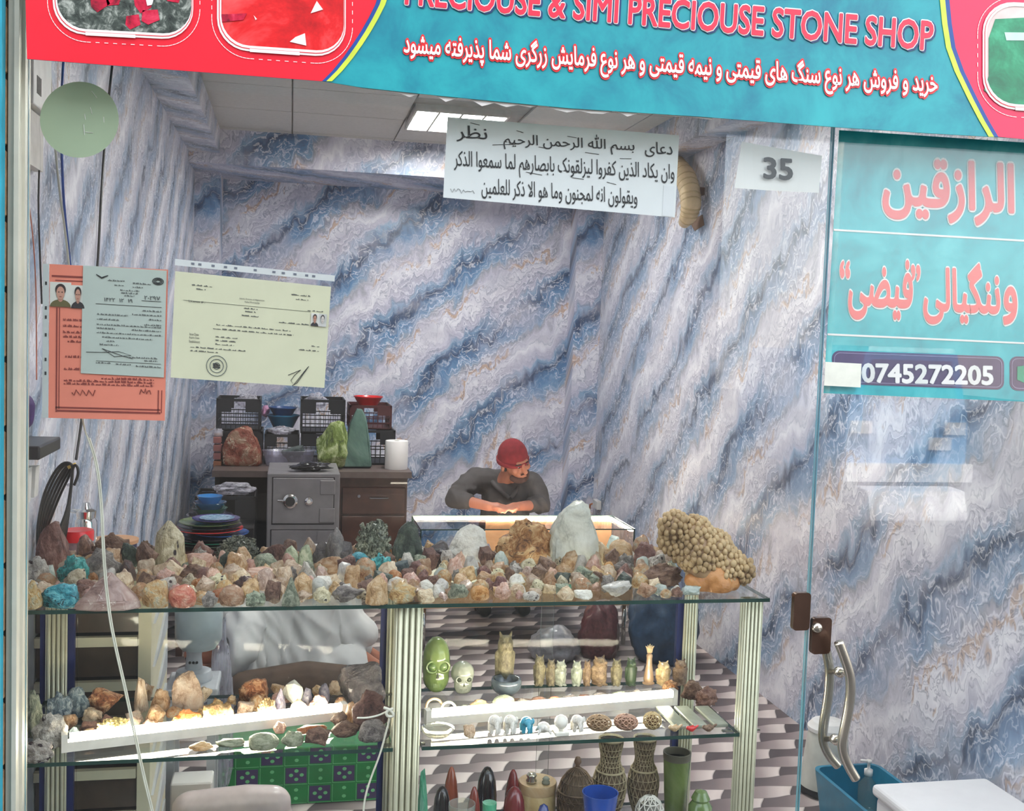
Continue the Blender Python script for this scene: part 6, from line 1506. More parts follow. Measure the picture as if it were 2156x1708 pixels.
bevel(B((X0f, fy1-0.31, fz-0.034), (X1f, fy1, fz)).build('lid', mat('foam_white', (232, 230, 230), 0.7), fbx), 0.012, 3)

# ------------------------------------------------------------------ floor things seen through the lower left bay
gy = 3.50
gx0, gx1 = aZ(440, 1690, 0).x, aZ(803, 1690, 0).x; gz1 = zatt(620, 1575, gy)
gb = thing('patterned_trunk', 'low trunk wrapped in green and purple checked print', 'trunk', ((gx0+gx1)/2, gy+0.17, 0))
M_grn = mat('print_green', (28, 132, 66), 0.35, var=0.15, coat=0.3); M_pur = mat('print_purple', (70, 56, 98), 0.35, coat=0.3); M_lgr = mat('print_light_green', (120, 206, 140), 0.35)
bevel(B((gx0, gy, 0), (gx1, gy+0.34, gz1)).build('trunk_body', M_grn, gb), 0.006, 2)
cw = (gx1-gx0-0.012)/7; ch = gz1/3
for i in range(7):
    for j in range(3):
        xa, za = gx0+0.006+i*cw, j*ch+0.004
        MB().box((xa, gy-0.0006, za), (xa+cw-0.003, gy-0.0001, za+0.0016)).box((xa, gy-0.0006, za), (xa+0.0016, gy-0.0001, za+ch-0.004)).build('grid_line', M_lgr, gb)
        if (i+j) % 2 == 0: B((xa+0.004, gy-0.0006, za+0.005), (xa+cw-0.006, gy-0.0001, za+ch-0.007)).build('print_square', M_pur, gb)
        cxm, czm = xa+cw/2, za+ch/2; g = MB()
        for kk in range(4):
            a = kk*math.pi/2; ox, oz = math.cos(a)*0.017, math.sin(a)*0.014
            pts = [(cxm+ox+0.007*math.cos(t*math.pi/4), czm+oz+0.006*math.sin(t*math.pi/4)) for t in range(8)]
            g.add([(x, gy-0.0009, z) for x, z in pts], [tuple(range(8))])
            if (i+j) % 2 and kk in (0, 2): g.v = g.v[:-8]; g.f.pop(); g.mi.pop()
        g.build('motif', M_lgr, gb, fixn=False)
# pale basin and box low in the corner, stool with appliance
wbx = aZ(480, 1790, 0); 
o = Blob(); yb = 2.98
q = lambda x, y: aY(x, y, yb)
o.cap(q(400, 1705), 0.05, q(520, 1695), 0.055); o.cap(q(520, 1695), 0.055, q(575, 1692), 0.05); o.cap(q(390, 1740), 0.05, q(575, 1730), 0.06); o.cap(q(395, 1780), 0.05, q(575, 1780), 0.06); o.cap(q(400, 1830), 0.06, q(560, 1830), 0.06)
zmin = min(v.z for v in o.v)
ob = o.skin('white_jerrycan', mat('pinkish_white_plastic', (226, 208, 206), 0.35, coat=0.3), 0.006, 6); ob.location.z -= 0
ob.data.update(); zl = min(v.co.z for v in ob.data.vertices)+ob.location.z
for v in ob.data.vertices: 
    zz_ = v.co.z+ob.location.z
    v.co.z = (zz_-zl)/( (max(1e-6, (q(480, 1650).z-zl))) )*(q(480, 1650).z-0.001)+0.001-ob.location.z if False else v.co.z
ob.location.z -= zl-0.001 if zl > 0.001 else 0
tag(ob, 'pinkish white plastic jerrycan lying behind the case', 'jerrycan')
wb2 = bevel(B((aY(358, 1670, 3.10).x, 3.10, 0), (aY(446, 1670, 3.10).x, 3.19, zatt(400, 1650, 3.10))).build('white_carton', M_wht), 0.004, 1); tag(wb2, 'small white carton beside the patterned trunk', 'box')
# stool and appliance
ay = 3.30; ax_ = aY(408, 1430, ay).x; az = zatt(408, 1432, ay)
sl_ = thing('plastic_stool', 'white plastic stool under the pedestal appliance', 'stool', (ax_, ay, 0))
bevel(B((ax_-0.075, ay-0.09, az-0.025), (ax_+0.075, ay+0.09, az)).build('seat', M_dside, sl_), 0.006, 2)
for sx in (-0.058, 0.058):
    for sy in (-0.07, 0.07): B((ax_+sx-0.012, ay+sy-0.012, 0), (ax_+sx+0.012, ay+sy+0.012, az-0.025)).build('leg', M_dside, sl_)
ap = thing('pedestal_appliance', 'grey-white pedestal appliance with a round drum', 'appliance', (ax_, ay, az))
MB().lathe([(0, 0.001), (0.052, 0.001), (0.055, 0.01), (0.05, 0.03), (0.03, 0.036), (0, 0.036)], (ax_, ay, az), 28, 0, None, 1, .9).build('foot', M_dside, ap, 'auto')
MB().lathe([(0, 0.034), (0.026, 0.034), (0.022, 0.075), (0.024, 0.10), (0, 0.10)], (ax_, ay, az), 20).build('column', M_dside, ap, 'auto')
for k in range(3): MB().lathe([(0, 0), (0.004, 0), (0.004, 0.003), (0, 0.003)], (ax_-0.010+0.010*k, ay-0.0225, az+0.06), 10, 0, RX).build('button', M_dark, ap)
zd = zatt(420, 1290, ay)-az
MB().lathe([(0, 0.098), (0.05, 0.098), (0.068, 0.125), (0.070, zd+0.02), (0.05, zd+0.06), (0, zd+0.07)], (ax_+0.012, ay, az), 32).build('drum', mat('drum_grey', (176, 188, 190), 0.35, coat=0.3), ap, 'auto')
bagmesh('plastic_bag', 'clear grey bag hanging behind the appliance', 432, 1300, 492, 1600, 3.40, M_bag, 0.35, 9, 0.3); bpy.data.objects['plastic_bag.006'].scale.z += bpy.data.objects['plastic_bag.006'].location.z; bpy.data.objects['plastic_bag.006'].location.z = 0.0005
# dark plinth carton below

# ------------------------------------------------------------------ carved figures in the right bay
def onshelf(x, y, z=ZS): p = aZ(x, y, z); return p
def reuse(name, me, mt, loc, sc, rz, label, cat, group=None):
    o = lnk(bpy.data.objects.new(name, me)); o.location = loc; o.scale = (sc, sc, sc) if not isinstance(sc, tuple) else sc; o.rotation_euler = (0, 0, rz)
    o.material_slots[0].link = 'OBJECT'; o.material_slots[0].material = mt; tag(o, label, cat, group); return o
def proto(b, voxel, smooth=4):
    o = b.skin('proto', M_wht, voxel, smooth, None, (0, 0, 0)); me = o.data; bpy.data.objects.remove(o)
    zl = min(v.co.z for v in me.vertices)
    for v in me.vertices: v.co.z -= zl
    return me
# unit elephant facing -Y, about 1 high
el = Blob()
el.ball((0, 0.12, 0.58), (0.30, 0.40, 0.30)); el.ball((0, -0.32, 0.70), (0.22, 0.22, 0.24))
for sx in (-1, 1):
    el.cap((sx*0.17, -0.12, 0.45), 0.12, (sx*0.18, -0.14, 0.08), 0.11); el.cap((sx*0.17, 0.36, 0.45), 0.13, (sx*0.18, 0.38, 0.08), 0.11)
    el.ball((sx*0.25, -0.24, 0.72), (0.10, 0.06, 0.20)); el.cap((sx*0.08, -0.50, 0.55), 0.03, (sx*0.09, -0.62, 0.46), 0.02)
el.cap((0, -0.48, 0.66), 0.10, (0, -0.60, 0.40), 0.07); el.cap((0, -0.60, 0.40), 0.07, (0, -0.58, 0.14), 0.05)
ME_el = proto(el, 0.028, 3)
# unit owl
ow = Blob(); ow.cap((0, 0, 0.20), 0.22, (0, 0, 0.55), 0.20); ow.ball((0, -0.02, 0.76), (0.20, 0.18, 0.18))
for sx in (-1, 1): ow.cap((sx*0.10, 0, 0.88), 0.05, (sx*0.15, 0, 0.99), 0.025); ow.ball((sx*0.08, -0.17, 0.80), 0.06); ow.cap((sx*0.20, 0.0, 0.60), 0.06, (sx*0.19, 0.02, 0.25), 0.05); ow.ball((sx*0.09, -0.16, 0.03), (0.08, 0.10, 0.04))
ow.cap((0, -0.18, 0.76), 0.03, (0, -0.24, 0.70), 0.015); ow.ball((0, 0, 0.04), (0.22, 0.2, 0.05))
ME_ow = proto(ow, 0.026, 2)
# unit fish / bird lying low
fi = Blob(); fi.ball((0, 0, 0.35), (0.5, 0.25, 0.30)); fi.cap((0.42, 0, 0.40), 0.12, (0.70, 0, 0.55), 0.10); fi.ball((-0.40, 0, 0.45), (0.22, 0.18, 0.22)); fi.cap((0, 0, 0.6), 0.06, (0.2, 0, 0.72), 0.03); fi.ball((0, 0, 0.1), (0.25, 0.2, 0.1))
ME_fi = proto(fi, 0.03, 3)
# unit tortoise
to = Blob(); to.ball((0, 0, 0.32), (0.42, 0.5, 0.30)); to.cap((0, -0.45, 0.3), 0.12, (0, -0.62, 0.42), 0.13)
for sx in (-1, 1):
    for sy in (-0.32, 0.32): to.cap((sx*0.30, sy, 0.2), 0.10, (sx*0.40, sy*1.2, 0.06), 0.08)
ME_to = proto(to, 0.03, 3)
# skull; shade of its eye and nose hollows painted as dark pieces
def skull(label, x0, y0, x1, y1, mt, ring=False, er=1.0):
    xc = (x0+x1)/2; P = onshelf(xc, y1); s = sc_at(P.y, xc); W = (x1-x0)*s; H = zatt(xc, y0, P.y+W*0.4)-ZS
    t = thing('carved_skull', label, 'skull', (P.x, P.y+W*0.5, ZS))
    c = Vector((P.x, P.y+W*0.5, ZS)); b = Blob()
    b.ball(c+Vector((0, 0.02*W, H*0.62)), (W*0.48, W*0.52, H*0.38)); b.ball(c+Vector((0, -W*0.18, H*0.28)), (W*0.38, W*0.28, H*0.30)); b.ball(c+Vector((0, -W*0.22, H*0.12)), (W*0.32, W*0.22, H*0.12))
    if ring: b.ball(c+Vector((0, 0, H*0.5)), (W*0.50, W*0.46, H*0.5)); b.ball(c+Vector((0, -W*0.05, H*0.25)), (W*0.47, W*0.44, H*0.26)); er = 1.6
    for v in b.v: v.z = max(v.z, ZS+0.0005)
    b.skin('cranium', mt, W*0.05, 3, t)
    for sx in (-1, 1):
        e = c+Vector((sx*W*0.19, -W*0.45, H*0.50))
        MB().lathe([(W*0.10*er, 0), (W*0.14*er, 0.0), (W*0.155*er, W*0.03), (W*0.14*er, W*0.06), (W*0.10*er, W*0.06), (W*0.10*er, 0)], e+Vector((0, W*0.06, 0)), 20, 0, RX).build('eye_rim', mt, t, True)
        MB().ball(e+Vector((0, W*0.07, 0)), W*0.095*er).build('eye_socket', mt if ring else mat('socket_shade', (64, 72, 52), 0.5), t, True)
    MB().prism([(c.x-W*0.05, ZS+H*0.30), (c.x+W*0.05, ZS+H*0.30), (c.x, ZS+H*0.40)], c.y-W*0.50, c.y-W*0.38).build('nose_shade', mat('socket_shade', (64, 72, 52), 0.5), t)
    for k in range(6): B((c.x-W*0.15+k*W*0.05, c.y-W*0.46, ZS+H*0.13), (c.x-W*0.11+k*W*0.05, c.y-W*0.40, ZS+H*0.20)).build('tooth', mt, t)
    return t
G_jade = stone_mat('green_jade', [(74, 100, 48), (112, 136, 76), (144, 164, 108)], 1.2, 0.2, 0.1, coat=0.6, bump=0.05, jit=0.04)
G_glass = stone_mat('grey_crystal', [(140, 148, 130), (176, 182, 164), (204, 208, 192)], 1.2, 0.2, 0.3, coat=0.6, bump=0.05, jit=0.04)
G_olive = stone_mat('olive_soapstone', [(74, 68, 50), (108, 100, 76), (138, 130, 100)], 3.0, 0.45, bump=0.3, jit=0.15)
G_brown = stone_mat('brown_soapstone', [(78, 58, 44), (116, 92, 70), (148, 124, 98)], 3.0, 0.45, bump=0.3, jit=0.15)
G_ivory = stone_mat('ivory_stone', [(226, 220, 204), (240, 236, 224), (246, 244, 236)], 2.0, 0.4, 0.1, bump=0.1, jit=0.03)
G_dkred = stone_mat('red_jasper', [(84, 30, 24), (124, 50, 40), (148, 74, 60)], 1.5, 0.2, coat=0.7, bump=0.05)
G_tan = stone_mat('tan_onyx', [(166, 134, 92), (198, 168, 124), (220, 196, 156)], 1.6, 0.3, 0.1, coat=0.4, bump=0.05)
G_black = stone_mat('black_onyx', [(20, 18, 20), (32, 28, 30), (52, 46, 46)], 1.5, 0.12, coat=0.8, bump=0.0)
skull('large green jade skull with ring eyes', 890, 1342, 952, 1464, G_jade, True)
skull('smaller clear grey crystal skull beside the green one', 950, 1394, 1004, 1466, G_glass)
# tall owl and ring bowl
def owl(label, x0, x1, y0, y1, mt, group=None, rz=0.0, name='carved_owl', me=None):
    xc = (x0+x1)/2; P = onshelf(xc, y1); h = zatt(xc, y0, P.y+0.01)-ZS; w = (x1-x0)*sc_at(P.y, xc)
    return reuse(name, me or ME_ow, mt, (P.x, P.y+w*0.45, ZS+0.0004), (w/0.50, w/0.46, h), rz, label, 'carving', group)
owl('tall dark green carved owl behind the ring bowl', 1043, 1086, 1334, 1456, G_olive)
P = onshelf(1071, 1474); rb = thing('ring_bowl', 'blue-grey stone ring bowl with a thick rim', 'bowl', (P.x, P.y+0.035, ZS))
r_ = 33*sc_at(P.y)
MB().lathe([(0, 0.001), (r_*0.5, 0.001), (r_*0.95, 0.018), (r_*1.0, 0.034), (r_*0.93, 0.042), (r_*0.78, 0.040), (r_*0.7, 0.03), (r_*0.45, 0.008), (0, 0.008)], (P.x, P.y+0.035, ZS), 32).build('ring_wall', stone_mat('bluegrey_agate', [(54, 62, 70), (86, 96, 104), (120, 128, 132)], 1.5, 0.15, coat=0.7, bump=0.0), rb, True)
P2 = onshelf(1040, 1492); dsh = MB().lathe([(0, 0), (0.03, 0), (0.05, 0.010), (0.052, 0.013), (0.03, 0.005), (0, 0.005)], (P2.x+0.05, P2.y+0.0, ZS+0.0005), 28, 0, None, 1, 0.5).build('stone_dish', G_brown, None, 'auto'); tag(dsh, 'flat brown stone dish in front of the ring bowl', 'dish')
row = [(1124, 1150, 1380, G_olive), (1150, 1172, 1388, G_olive), (1168, 1196, 1392, G_glass), (1204, 1228, 1392, G_glass), (1228, 1246, 1390, G_brown), (1246, 1284, 1384, G_brown), (1288, 1312, 1388, G_olive), (1318, 1344, 1386, mat('dark_green_stone', (58, 74, 52), 0.4))]
lab = ['small dark olive carved owl first in the back row after the ring bowl', 'small slim olive carved owl in the back row', 'pale grey-green glassy owl in the back row', 'pale glassy owl next to the brown pair', 'thin brown carved owl in the back row', 'broad brown carved owl in the back row', 'olive owl beside the broad brown one', 'dark green owl at the end of the back row']
for k, (x0, x1, y0, mt_) in enumerate(row): owl(lab[k], x0, x1, y0, 1447, mt_, 'carved owls in the back row', (k % 3-1)*0.3)
# bird with a crest
P = onshelf(1369, 1446); w_ = 24*sc_at(P.y); bz = zatt(1369, 1357, P.y)-ZS
bird = thing('carved_hoopoe', 'slender tan carved bird with a tall crest', 'carving', (P.x, P.y+0.015, ZS))
bb = Blob(); c = Vector((P.x, P.y+0.015, ZS)); bb.cap(c+Vector((0, 0, bz*0.14)), w_*0.48, c+Vector((0, 0, bz*0.42)), w_*0.32); bb.cap(c+Vector((0, 0, bz*0.42)), w_*0.3, c+Vector((0, 0, bz*0.66)), w_*0.24); bb.ball(c+Vector((0, 0, bz*0.68)), w_*0.30); bb.ball(c+Vector((0, 0, bz*0.04)), (w_*0.6, w_*0.5, bz*0.04))
for v in bb.v: v.z = max(v.z, ZS+0.0005)
bb.skin('body', G_tan, 0.0016, 3, bird)
for sx in (-1, -0.5, 0, 0.5, 1): MB().tube([c+Vector((sx*w_*0.14, 0, bz*0.76)), c+Vector((sx*w_*0.22, 0, bz*0.87)), c+Vector((sx*w_*0.40, 0, bz*(0.97-0.05*abs(sx))))], [w_*0.10, w_*0.11, w_*0.03], 8).build('crest_feather', G_tan, bird, True)
owl('tan carved owl right of the crested bird', 1384, 1416, 1394, 1446, G_tan, 'carved owls in the back row'); owl('reddish brown carved owl by the right back post', 1420, 1452, 1390, 1446, G_brown, 'carved owls in the back row')
# second tier behind the batten: bangles, dishes, lumps
def bangle(label, x, y, rpx, mt, tilt):
    P = onshelf(x, y+rpx*0.9); R_ = rpx*sc_at(P.y); pts = [Vector((R_*math.cos(a*math.pi/12), R_*math.sin(a*math.pi/12), 0)) for a in range(24)]
    M = Matrix.Translation((P.x, P.y+R_*0.5, ZS+R_*abs(math.sin(tilt))+0.0035)) @ Matrix.Rotation(tilt, 4, 'X')
    o = MB().tube([M @ p for p in pts], 0.0032, 8, closed=True).build('stone_bangle', mt, None, True); tag(o, label, 'bangle'); return o
bangle('pale stone bangle standing by the middle post', 915, 1496, 17, G_tan, 1.2); bangle('grey glass bangle leaning beside the pale one', 945, 1500, 15, G_glass, 1.15)
for k, (x, y, w, shp, mt_, lb) in enumerate(((975, 1510, 40, 'lump', 'palegreen', 'pale green glass lump behind the batten'), (1010, 1500, 44, 'lump', 'honey', 'pale tan shell behind the batten'), (1060, 1496, 50, 'cobble', 'palegreen', 'flat grey-green oval stone behind the batten'), (1100, 1492, 36, 'lump', 'grey', 'low grey stone behind the batten'), (1135, 1488, 34, 'cobble', 'brown', 'small brown oval behind the batten'),
      (1168, 1486, 30, 'lump', 'agate', 'small reddish oval behind the batten'), (1196, 1484, 34, 'facet', 'smoky', 'smoky faceted stone behind the batten'), (1228, 1482, 32, 'lump', 'brown', 'round brown stone behind the batten'), (1262, 1480, 34, 'cobble', 'smoky', 'dark oval stone behind the batten'), (1300, 1478, 36, 'lump', 'green', 'grey-green lump behind the batten'), (1338, 1474, 36, 'lump', 'grey', 'rough grey lump behind the batten'))):
    S('shelf_stone', lb, shp, mt_, x-w/2, y-w*0.62, x+w/2, y, 0.6, ZS, False)
for k, (x0, y0, x1, y1, shp, mt_, lb) in enumerate(((1432, 1434, 1482, 1478, 'rough', 'brown', 'brown fossil with holes beside the batten end'), (1462, 1446, 1512, 1492, 'rough', 'redbrown', 'reddish brown fossil at the right end of the shelf'), (1392, 1432, 1430, 1466, 'rough', 'petri', 'small tan fossil before the tan owl'))):
    S('fossil', lb, shp, mt_, x0, y0, x1, y1, 0.7, ZS, False)
for k, x in enumerate((1440, 1478, 1522)):
    P0 = onshelf(x, 1540-k*2); w = 17*sc_at(P0.y); y_b = onshelf(x, 1492).y
    o = bevel(B((P0.x-w, P0.y+0.01, ZS+0.0004), (P0.x+w, y_b, ZS+0.009)).build('stone_slab', G_glass), 0.002, 1); tag(o, ['narrow pale green polished slab nearest the batten', 'middle pale green polished slab', 'pale green polished slab at the shelf end'][k], 'slab', 'pale green slabs side by side')
# front row
M_turqel = mat('turquoise_glaze', (70, 160, 184), 0.3, coat=0.4)
fr = [(1046, 1508, ME_el, G_ivory, 'plump ivory elephant first in the front row'), (1079, 1508, ME_el, G_ivory, 'ivory elephant next to the turquoise one'), (1114, 1512, ME_el, M_turqel, 'turquoise elephant in the front row'), (1149, 1510, ME_to, G_ivory, 'ivory tortoise after the turquoise elephant'), (1222, 1508, ME_el, G_ivory, 'ivory elephant beside the honeycomb carving')]
for x, y0, me, mt_, lb in fr:
    P = onshelf(x, 1555-(x-1046)*0.03); s = 27*sc_at(P.y); h = zatt(x, y0, P.y+s*0.5)-ZS
    if me is ME_to: reuse('stone_tortoise', me, mt_, (P.x, P.y+0.022, ZS+0.0004), (0.034, 0.030, h), 0, lb, 'figurine')
    else: reuse('stone_elephant', me, mt_, (P.x, P.y+0.026, ZS+0.0004), (s/0.62, 0.036, h), 0, lb, 'figurine', 'front row elephants')
P = onshelf(1184, 1552); t = thing('ball_on_base', 'ivory ball on a small square base', 'figurine', (P.x, P.y+0.016, ZS))
bevel(B((P.x-0.016, P.y, ZS+0.0003), (P.x+0.016, P.y+0.03, ZS+0.010)).build('base', G_ivory, t), 0.002, 1); MB().lathe([(0.004, 0.0095), (0.007, 0.013), (0.006, 0.016)], (P.x, P.y+0.015, ZS), 14).ball((P.x, P.y+0.015, ZS+0.028), 0.0155).build('ball', G_ivory, t, True)
def openwork_mesh(prof, n, thick, name='openwork'):
    """lathe surface turned into a pierced lattice"""
    b = MB(); vs = []; fs = []
    for i, (r, z) in enumerate(prof):
        for k in range(n):
            a = 2*math.pi*(k+0.5*(i % 2))/n; vs.append((r*math.cos(a), r*math.sin(a), z))
    for i in range(len(prof)-1):
        for k in range(n):
            k2 = (k+1) % n
            if i % 2 == 0: fs += [(i*n+k, i*n+k2, (i+1)*n+k), (i*n+k2, (i+1)*n+k2, (i+1)*n+k)]
            else: fs += [(i*n+k, (i+1)*n+k2, (i+1)*n+k), (i*n+k, i*n+k2, (i+1)*n+k2)]
    me = bpy.data.meshes.new(name); me.from_pydata(vs, [], fs)
    o = lnk(bpy.data.objects.new('tmp', me)); md = o.modifiers.new('w', 'WIREFRAME'); md.thickness = thick; md.use_even_offset = False
    dg = bpy.context.evaluated_depsgraph_get(); m2 = bpy.data.meshes.new_from_object(o.evaluated_get(dg)); bpy.data.objects.remove(o); bpy.data.meshes.remove(me)
    m2.polygons.foreach_set('use_smooth', [True]*len(m2.polygons)); return m2
def openball(label, x0, x1, y0, y1, mt, z=ZS, inner=True, shade=(120, 84, 48)):
    xc = (x0+x1)/2; P = onshelf(xc, y1, z); r = (x1-x0)/2*sc_at(P.y, xc); h = zatt(xc, y0, P.y+r)-z
    t = thing('openwork_ball', label, 'carving', (P.x, P.y+r, z))
    me = openwork_mesh([(max(r*math.sin(math.pi*i/8), r*0.12), h/2-h*0.46*math.cos(math.pi*i/8)+0.0012) for i in range(9)], 10, r*0.16)
    me.materials.append(mt); o = lnk(bpy.data.objects.new('lattice', me)); o.parent = t
    if inner: MB().ball((P.x, P.y+r, z+h/2), (r*0.74, r*0.74, h*0.37)).build('inner_ball', mat('inner_%d' % shade[0], shade, 0.6), t, True)  # darker ball stands in for the shade seen through the holes
    return t
openball('honeycomb carved cream ball with a white pebble', 1242, 1294, 1508, 1548, G_tan); openball('pinkish honeycomb carved ball in the front row', 1300, 1350, 1506, 1546, stone_mat('pinkish_onyx', [(176, 128, 100), (214, 172, 142), (230, 200, 176)], 1.5, .3, .1)); openball('tan honeycomb carved ball under the batten bracket', 1360, 1398, 1500, 1544, G_tan)
for x, w, mt_, lb, nm in ((1424, 17, G_tan, 'cream stone bird near the pale slabs', 'stone_bird'), (1460, 15, mat('red_glaze', (206, 46, 44), 0.3, coat=0.4), 'small bright red stone fish', 'stone_fish'), (1496, 18, G_brown, 'brown mottled stone bird at the front corner', 'stone_bird')):
    P = onshelf(x, 1545); s = w*sc_at(P.y)*1.5; reuse(nm, ME_fi, mt_, (P.x, P.y+0.012, ZS+0.0004), (s, s, s*0.9), 0.2, lb, 'figurine')
P = onshelf(925, 1560); ash = MB().lathe([(0, 0.0005), (0.026, 0.0005), (0.036, 0.012), (0.037, 0.015), (0.030, 0.012), (0.020, 0.005), (0, 0.005)], (P.x, P.y+0.035, ZS), 28).build('glass_dish', glass_mat('dish_glass', (.9, .88, .8), 1.45, .05, .15), None, True); tag(ash, 'shallow glass dish at the front by the middle post', 'dish')
S('shelf_stone', 'small cream pointed stone next to the glass dish', 'chip', 'cream', 974, 1526, 1002, 1560, 0.7, ZS, False)

# ------------------------------------------------------------------ lowest shelf, right bay
def lat(name, label, x0, x1, y0, Y, prof, mt, cat, parent=None, n=28, z=ZB):
    xc = (x0+x1)/2; c = aY(xc, y0, Y); r = (x1-x0)/2*sc_at(Y, xc); h = c.z-z
    o = MB().lathe([(pr_*r, max(pz*h, 0.0005)) for pr_, pz in prof], (c.x, Y, z), n).build(name, mt, parent, 'auto')
    if label: tag(o, label, cat)
    return o, c.x, r, h
WAND = [(0, 0), (0.9, 0), (1.0, 0.10), (1.0, 0.55), (0.86, 0.78), (0.6, 0.91), (0.3, 0.98), (0, 1.0)]
SHARP = [(0, 0), (0.9, 0), (1.0, 0.10), (0.95, 0.5), (0.72, 0.75), (0.42, 0.92), (0.2, 0.985), (0, 1.0)]
lat('polished_wand', 'slim red jasper wand behind the dark dome', 934, 968, 1614, 2.50, SHARP, G_dkred, 'stone')
lat('polished_wand', 'dark green domed stone in front of the slim red wand', 913, 950, 1655, 2.42, WAND, G_black, 'stone')
lat('polished_wand', 'tall black onyx wand with a round top', 1005, 1048, 1614, 2.47, WAND, G_black, 'stone')
lat('polished_wand', 'short red jasper cone between two dark wands', 982, 1016, 1656, 2.36, SHARP, G_dkred, 'stone')
lat('polished_wand', 'red jasper wand with a narrow tip beside the onyx box', 1064, 1098, 1620, 2.52, SHARP, G_dkred, 'stone')
lat('polished_wand', 'thick red jasper wand at the front', 1060, 1108, 1656, 2.38, WAND, G_dkred, 'stone')
oa, ox, orr, oh = lat('onyx_box_body', None, 1092, 1172, 1644, 2.52, [(0, 0), (1, 0), (1.0, 0.72), (0.98, 0.74), (0, 0.74)], G_tan, None, thing('onyx_box', 'round tan onyx box with two trinkets on its lid', 'box', (aY(1132, 1644, 2.52).x, 2.52, ZB)), 36)
MB().lathe([(0, oh*0.745), (orr*1.02, oh*0.745), (orr*1.02, oh*0.96), (orr*0.98, oh), (0, oh)], (ox, 2.52, ZB), 36).build('lid', G_tan, oa.parent, 'auto')
o = MB().lathe([(0, 0.0005), (0.012, 0.0005), (0.014, 0.006), (0.010, 0.012), (0.013, 0.018), (0.009, 0.024), (0, 0.025)], (ox-0.018, 2.51, ZB+oh), 18).build('grey_trinket', M_steel, None, True); tag(o, 'small grey metal cap on the onyx box', 'trinket')
o = MB().lathe([(0, 0.0005), (0.010, 0.0005), (0.010, 0.005), (0.007, 0.008), (0.009, 0.012), (0.005, 0.017), (0, 0.018)], (ox+0.016, 2.50, ZB+oh), 18).build('white_trinket', G_glass, None, True); tag(o, 'small pale knob on the onyx box', 'trinket')
VASE = [(0.50, 0.0), (0.62, 0.06), (0.80, 0.16), (0.94, 0.28), (1.0, 0.40), (0.97, 0.50), (0.82, 0.60), (0.62, 0.68), (0.56, 0.74), (0.58, 0.82), (0.66, 0.90), (0.72, 1.0)]
def openvase(label, x0, x1, y0, Y, prof, mt, lid=False, cat='vase'):
    xc = (x0+x1)/2; c = aY(xc, y0, Y); r = (x1-x0)/2*sc_at(Y, xc); h = c.z-ZB
    t = thing('openwork_vase' if not lid else 'openwork_jar', label, cat, (c.x, Y, ZB))
    me = openwork_mesh([(a*r, b2*h*0.98+0.0035) for a, b2 in prof], 18, r*0.085); me.materials.append(mt)
    o = lnk(bpy.data.objects.new('lattice_body', me)); o.parent = t
    MB().lathe([(0, 0.001)]+[(a*r*0.90, b2*h*0.985+0.001) for a, b2 in prof]+[(0, h*0.97)] if lid else [(0, 0.001)]+[(a*r*0.90, b2*h*0.985+0.001) for a, b2 in prof], (c.x, Y, ZB), 24).build('inner_shade_wall', mat('carved_inner_shade', (112, 94, 72), 0.7), t, True)  # darker lining paints the shade behind the pierced wall
    for f in (0.0, 0.60, 1.0):
        a = min(prof, key=lambda q: abs(q[1]-f)); MB().lathe([(a[0]*r*0.93, a[1]*h+0.0006), (a[0]*r*1.05, a[1]*h+0.0006), (a[0]*r*1.05, a[1]*h+0.005), (a[0]*r*0.93, a[1]*h+0.005), (a[0]*r*0.93, a[1]*h+0.0006)], (c.x, Y, ZB), 24).build('band', mt, t, True)
    if lid: MB().lathe([(0, h), (r*0.16, h), (r*0.10, h+0.008), (r*0.2, h+0.016), (r*0.12, h+0.028), (0, h+0.03)], (c.x, Y, ZB), 16).build('finial', mt, t, True)
    return t
G_carv = stone_mat('carved_soapstone', [(150, 130, 100), (182, 164, 130), (204, 188, 156)], 3.0, 0.5, bump=0.2, jit=0.05)
openvase('openwork carved soapstone vase beside its pair', 1252, 1322, 1558, 2.50, VASE, G_carv); openvase('openwork carved soapstone vase next to the green cup', 1326, 1390, 1556, 2.50, VASE, G_carv)
JAR = [(0.7, 0), (0.9, 0.1), (1.0, 0.3), (1.0, 0.45), (1.04, 0.5), (0.98, 0.6), (0.8, 0.78), (0.5, 0.92), (0.15, 1.0)]
openvase('reddish openwork carved jar with a domed lid', 1176, 1256, 1618, 2.47, JAR, G_brown, True, 'jar')
gcup = thing('green_cup', 'tall green onyx cup with a dark rim', 'cup', (aY(1425, 1585, 2.46).x, 2.46, ZB))
cc = aY(1426, 1583, 2.46); cr, chh = 30*sc_at(2.46), cc.z-ZB
MB().lathe([(0, 0.0006), (cr*0.72, 0.0006), (cr*0.98, chh*0.9), (cr*0.90, chh*0.9), (cr*0.62, 0.01), (0, 0.01)], (cc.x, 2.46, ZB), 36).build('cup_wall', stone_mat('green_onyx', [(84, 112, 52), (122, 146, 80), (150, 168, 108)], 1.4, .2, .1, coat=.5, bump=.05), gcup, 'auto')
MB().lathe([(cr*0.90, chh*0.9), (cr*0.99, chh*0.9), (cr*1.02, chh), (cr*0.92, chh), (cr*0.90, chh*0.9)], (cc.x, 2.46, ZB), 36).build('rim', mat('rim_brown', (96, 92, 76), .4), gcup, 'auto')
openball('white openwork ball on the lowest shelf', 1345, 1405, 1674, 1775, G_ivory, ZB, True, (150, 150, 140))
lat('blue_bowl', 'black-rimmed blue bowl on the lowest shelf', 1226, 1302, 1668, 2.33, [(0, 0), (0.5, 0), (0.92, 0.8), (1.0, 1.0), (0.94, 1.0), (0.85, 0.8), (0.4, 0.1), (0, 0.1)], mat('blue_glaze', (40, 78, 160), 0.2, coat=.6), 'bowl')
